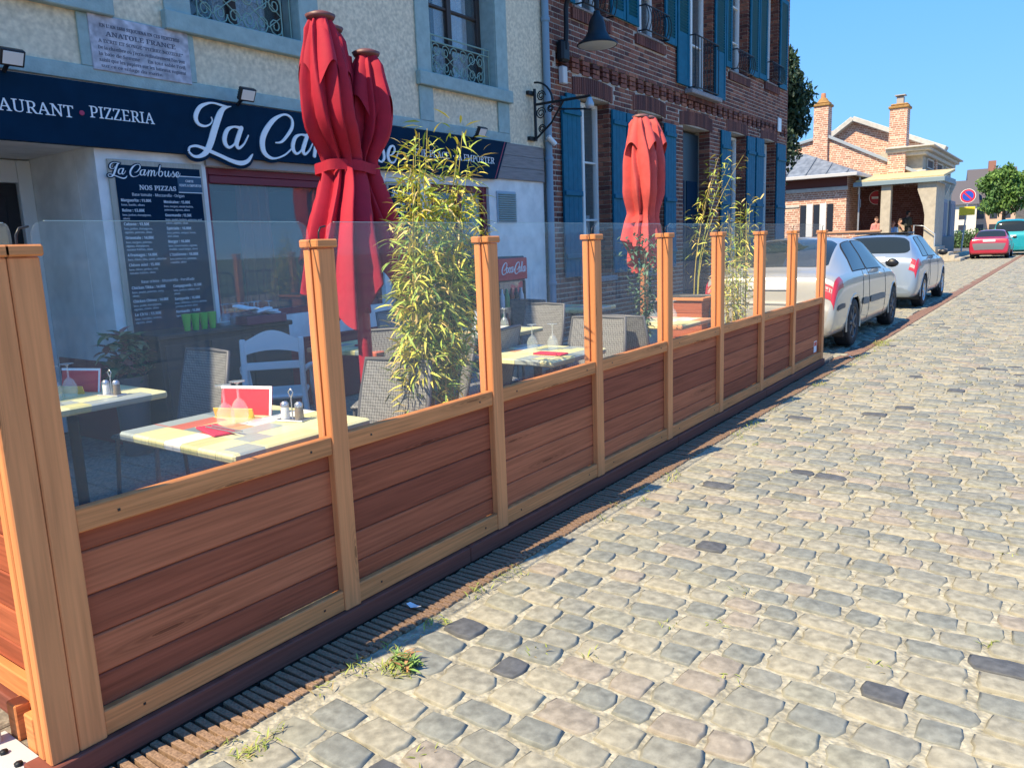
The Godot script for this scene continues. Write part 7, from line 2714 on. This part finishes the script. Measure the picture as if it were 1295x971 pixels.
func build_people() -> void:
	var sk := Color(0.5, 0.28, 0.2)
	person("person in a dark jacket with a backpack standing in the station porch", Vector3(-6.75, 0.7, -43.6), 2.6, Color(0.07, 0.075, 0.065), Color(0.05, 0.05, 0.06), Color(0.03, 0.03, 0.028), sk, false, 3)
	person("person in a pink top sitting beside the station porch pillar", Vector3(-8.0, 0.92, -42.6), 0.6, Color(0.6, 0.25, 0.22), Color(0.08, 0.09, 0.14), Color(0.08, 0.04, 0.03), sk, true, 0)
	person("person in a light blue top leaning between the pillar and the tan shirt", Vector3(-7.3, 0.7, -42.9), 0.2, Color(0.2, 0.36, 0.6), Color(0.06, 0.07, 0.1), Color(0.3, 0.12, 0.07), sk, true, 0)
	person("person in a tan shirt raising one hand, right of the pillar", Vector3(-7.0, 0.78, -43.1), -0.5, Color(0.3, 0.24, 0.18), Color(0.07, 0.06, 0.06), Color(0.1, 0.07, 0.05), sk, true, 1)
	# the ledge they sit on
	var mb := MB.new()
	mb.box(Vector3(-8.25, 0.72, -42.98), Vector3(-6.75, 1.18, -42.62), 0.03)
	mb.box(Vector3(-8.3, 1.18, -43.02), Vector3(-6.7, 1.24, -42.58), 0.01)
	tag(part(self, "stone_ledge", mb, M.sill_stone), "low stone ledge in the station porch on which people sit", "ledge")

# ---------------------------------------------------------------- small things
func build_small() -> void:
	# moss and grass in the joints along the drain
	var blade := leaf_mesh(0.035, 0.006, 0.5)
	var xs := []
	var cs := PackedColorArray()
	var spots := []
	for k in 60: spots.append([Vector3(rr(-1.97, -1.9), 0.0, rr(-0.8, -12.0)), 0.05, 14])
	for k in 120:
		var z := -1.2 - 10.0 * pow(rng.randf(), 1.4)
		spots.append([Vector3(rr(-1.8, 2.8), -0.005, z), 0.045, 9])
	spots.append([Vector3(-1.83, 0, -1.78), 0.07, 130])
	spots.append([Vector3(-1.87, 0, -1.2), 0.05, 50])
	for k in 12: spots.append([Vector3(rr(-2.05, -1.85), 0, rr(-9.6, -11.5)), 0.1, 40])
	for s in spots:
		for i in s[2]:
			var a := rr(0, TAU)
			var r: float = s[1] * sqrt(rng.randf())
			xs.append(Transform3D(Basis(Vector3.UP, rr(0, TAU)) * Basis(Vector3.RIGHT, rr(-1.3, -0.2)).scaled_local(Vector3.ONE * rr(0.4, 1.1)), s[0] + Vector3(cos(a) * r, 0.0, sin(a) * r)))
			var t := rr(0.7, 1.2)
			cs.append(Color(0.3 * t, 0.34 * t, 0.06 * t) if rng.randf() < 0.8 else Color(0.4 * t, 0.3 * t, 0.12 * t))
	copies(self, "joint_grass", blade, foliage_mat(), xs, cs)
	# small weed by the drain
	var o := thing("weed", "small flowering weed growing between the cobbles by the drain grating", "weed", Vector3(-1.82, 0, -1.8))
	xs = []
	cs = PackedColorArray()
	for k in 46:
		var a := rr(0, TAU)
		xs.append(Transform3D(Basis(Vector3.UP, a) * Basis(Vector3.RIGHT, rr(-0.9, -0.1)), Vector3(rr(-0.05, 0.05), rr(0.0, 0.03), rr(-0.04, 0.04))))
		var t := rr(0.7, 1.2)
		cs.append(Color(0.2 * t, 0.32 * t, 0.08 * t) if k % 4 else Color(0.4 * t, 0.2 * t, 0.08 * t))
	copies(o, "leaves", leaf_mesh(0.06, 0.012, 0.2), foliage_mat(), xs, cs)
	var mb := MB.new()
	mb.tube([Vector3(0, 0, 0), Vector3(0.01, 0.03, 0), Vector3(0.04, 0.07, 0.01)], 0.003, 5)
	mb.tube([Vector3(0, 0, 0), Vector3(-0.02, 0.03, 0.01), Vector3(-0.05, 0.06, 0.02)], 0.003, 5)
	part(o, "stem", mb, pm(0.2, 0.22, 0.07, 0.7))
	# litter
	mb = MB.new()
	mb.grid([PackedVector3Array([Vector3(-0.03, 0.012, -0.012), Vector3(0, 0.004, -0.018), Vector3(0.035, 0.01, -0.01)]), PackedVector3Array([Vector3(-0.028, 0.016, 0.014), Vector3(0, 0.006, 0.018), Vector3(0.03, 0.014, 0.012)])])
	tag(part(self, "paper_scrap", mb, M.letter, Vector3(-2.1, 0.005, -2.15)), "white scrap of paper lying on the drain grating", "litter")
	mb = MB.new()
	mb.box(Vector3(-0.022, 0.0, -0.012), Vector3(0.022, 0.008, 0.012), 0.003)
	tag(part(self, "black_scrap", mb, M.black, Vector3(0.17, 0.006, -2.62)), "small black scrap lying on the cobbles at the right", "litter")
	mb = MB.new()
	mb.grid([PackedVector3Array([Vector3(-0.05, 0.0, -0.03), Vector3(0.0, 0.02, -0.035), Vector3(0.05, 0.0, -0.02)]), PackedVector3Array([Vector3(-0.04, 0.01, 0.03), Vector3(0.01, 0.03, 0.03), Vector3(0.045, 0.006, 0.03)])])
	tag(part(self, "paper_scrap", mb, M.letter, Vector3(-2.08, 0.0, -9.75)), "white scrap lying at the foot of the last screen post", "litter")
	# painted steel foot beside the corner post
	o = thing("barrier_post", "pale painted steel post with a bolted foot plate left of the corner post", "post", Vector3(-2.5, 0, -0.79))
	mb = MB.new()
	mb.box(Vector3(-0.13, 0.0, -0.045), Vector3(0.13, 0.012, 0.06), 0.003)
	part(o, "foot_plate", mb, pm(0.5, 0.51, 0.52, 0.5))
	mb = MB.new()
	mb.tube([Vector3(-0.09, 0.012, 0.01), Vector3(-0.09, 0.95, 0.01)], 0.028, 12)
	part(o, "tube", mb, pm(0.6, 0.68, 0.76, 0.4))
	for x in [0.0, 0.1]:
		mb = MB.new()
		mb.lathe([Vector2(0.012, 0.012), Vector2(0.012, 0.022), Vector2(0.0, 0.023)], 6, Vector3(x, 0, 0.01))
		part(o, "bolt", mb, M.iron)
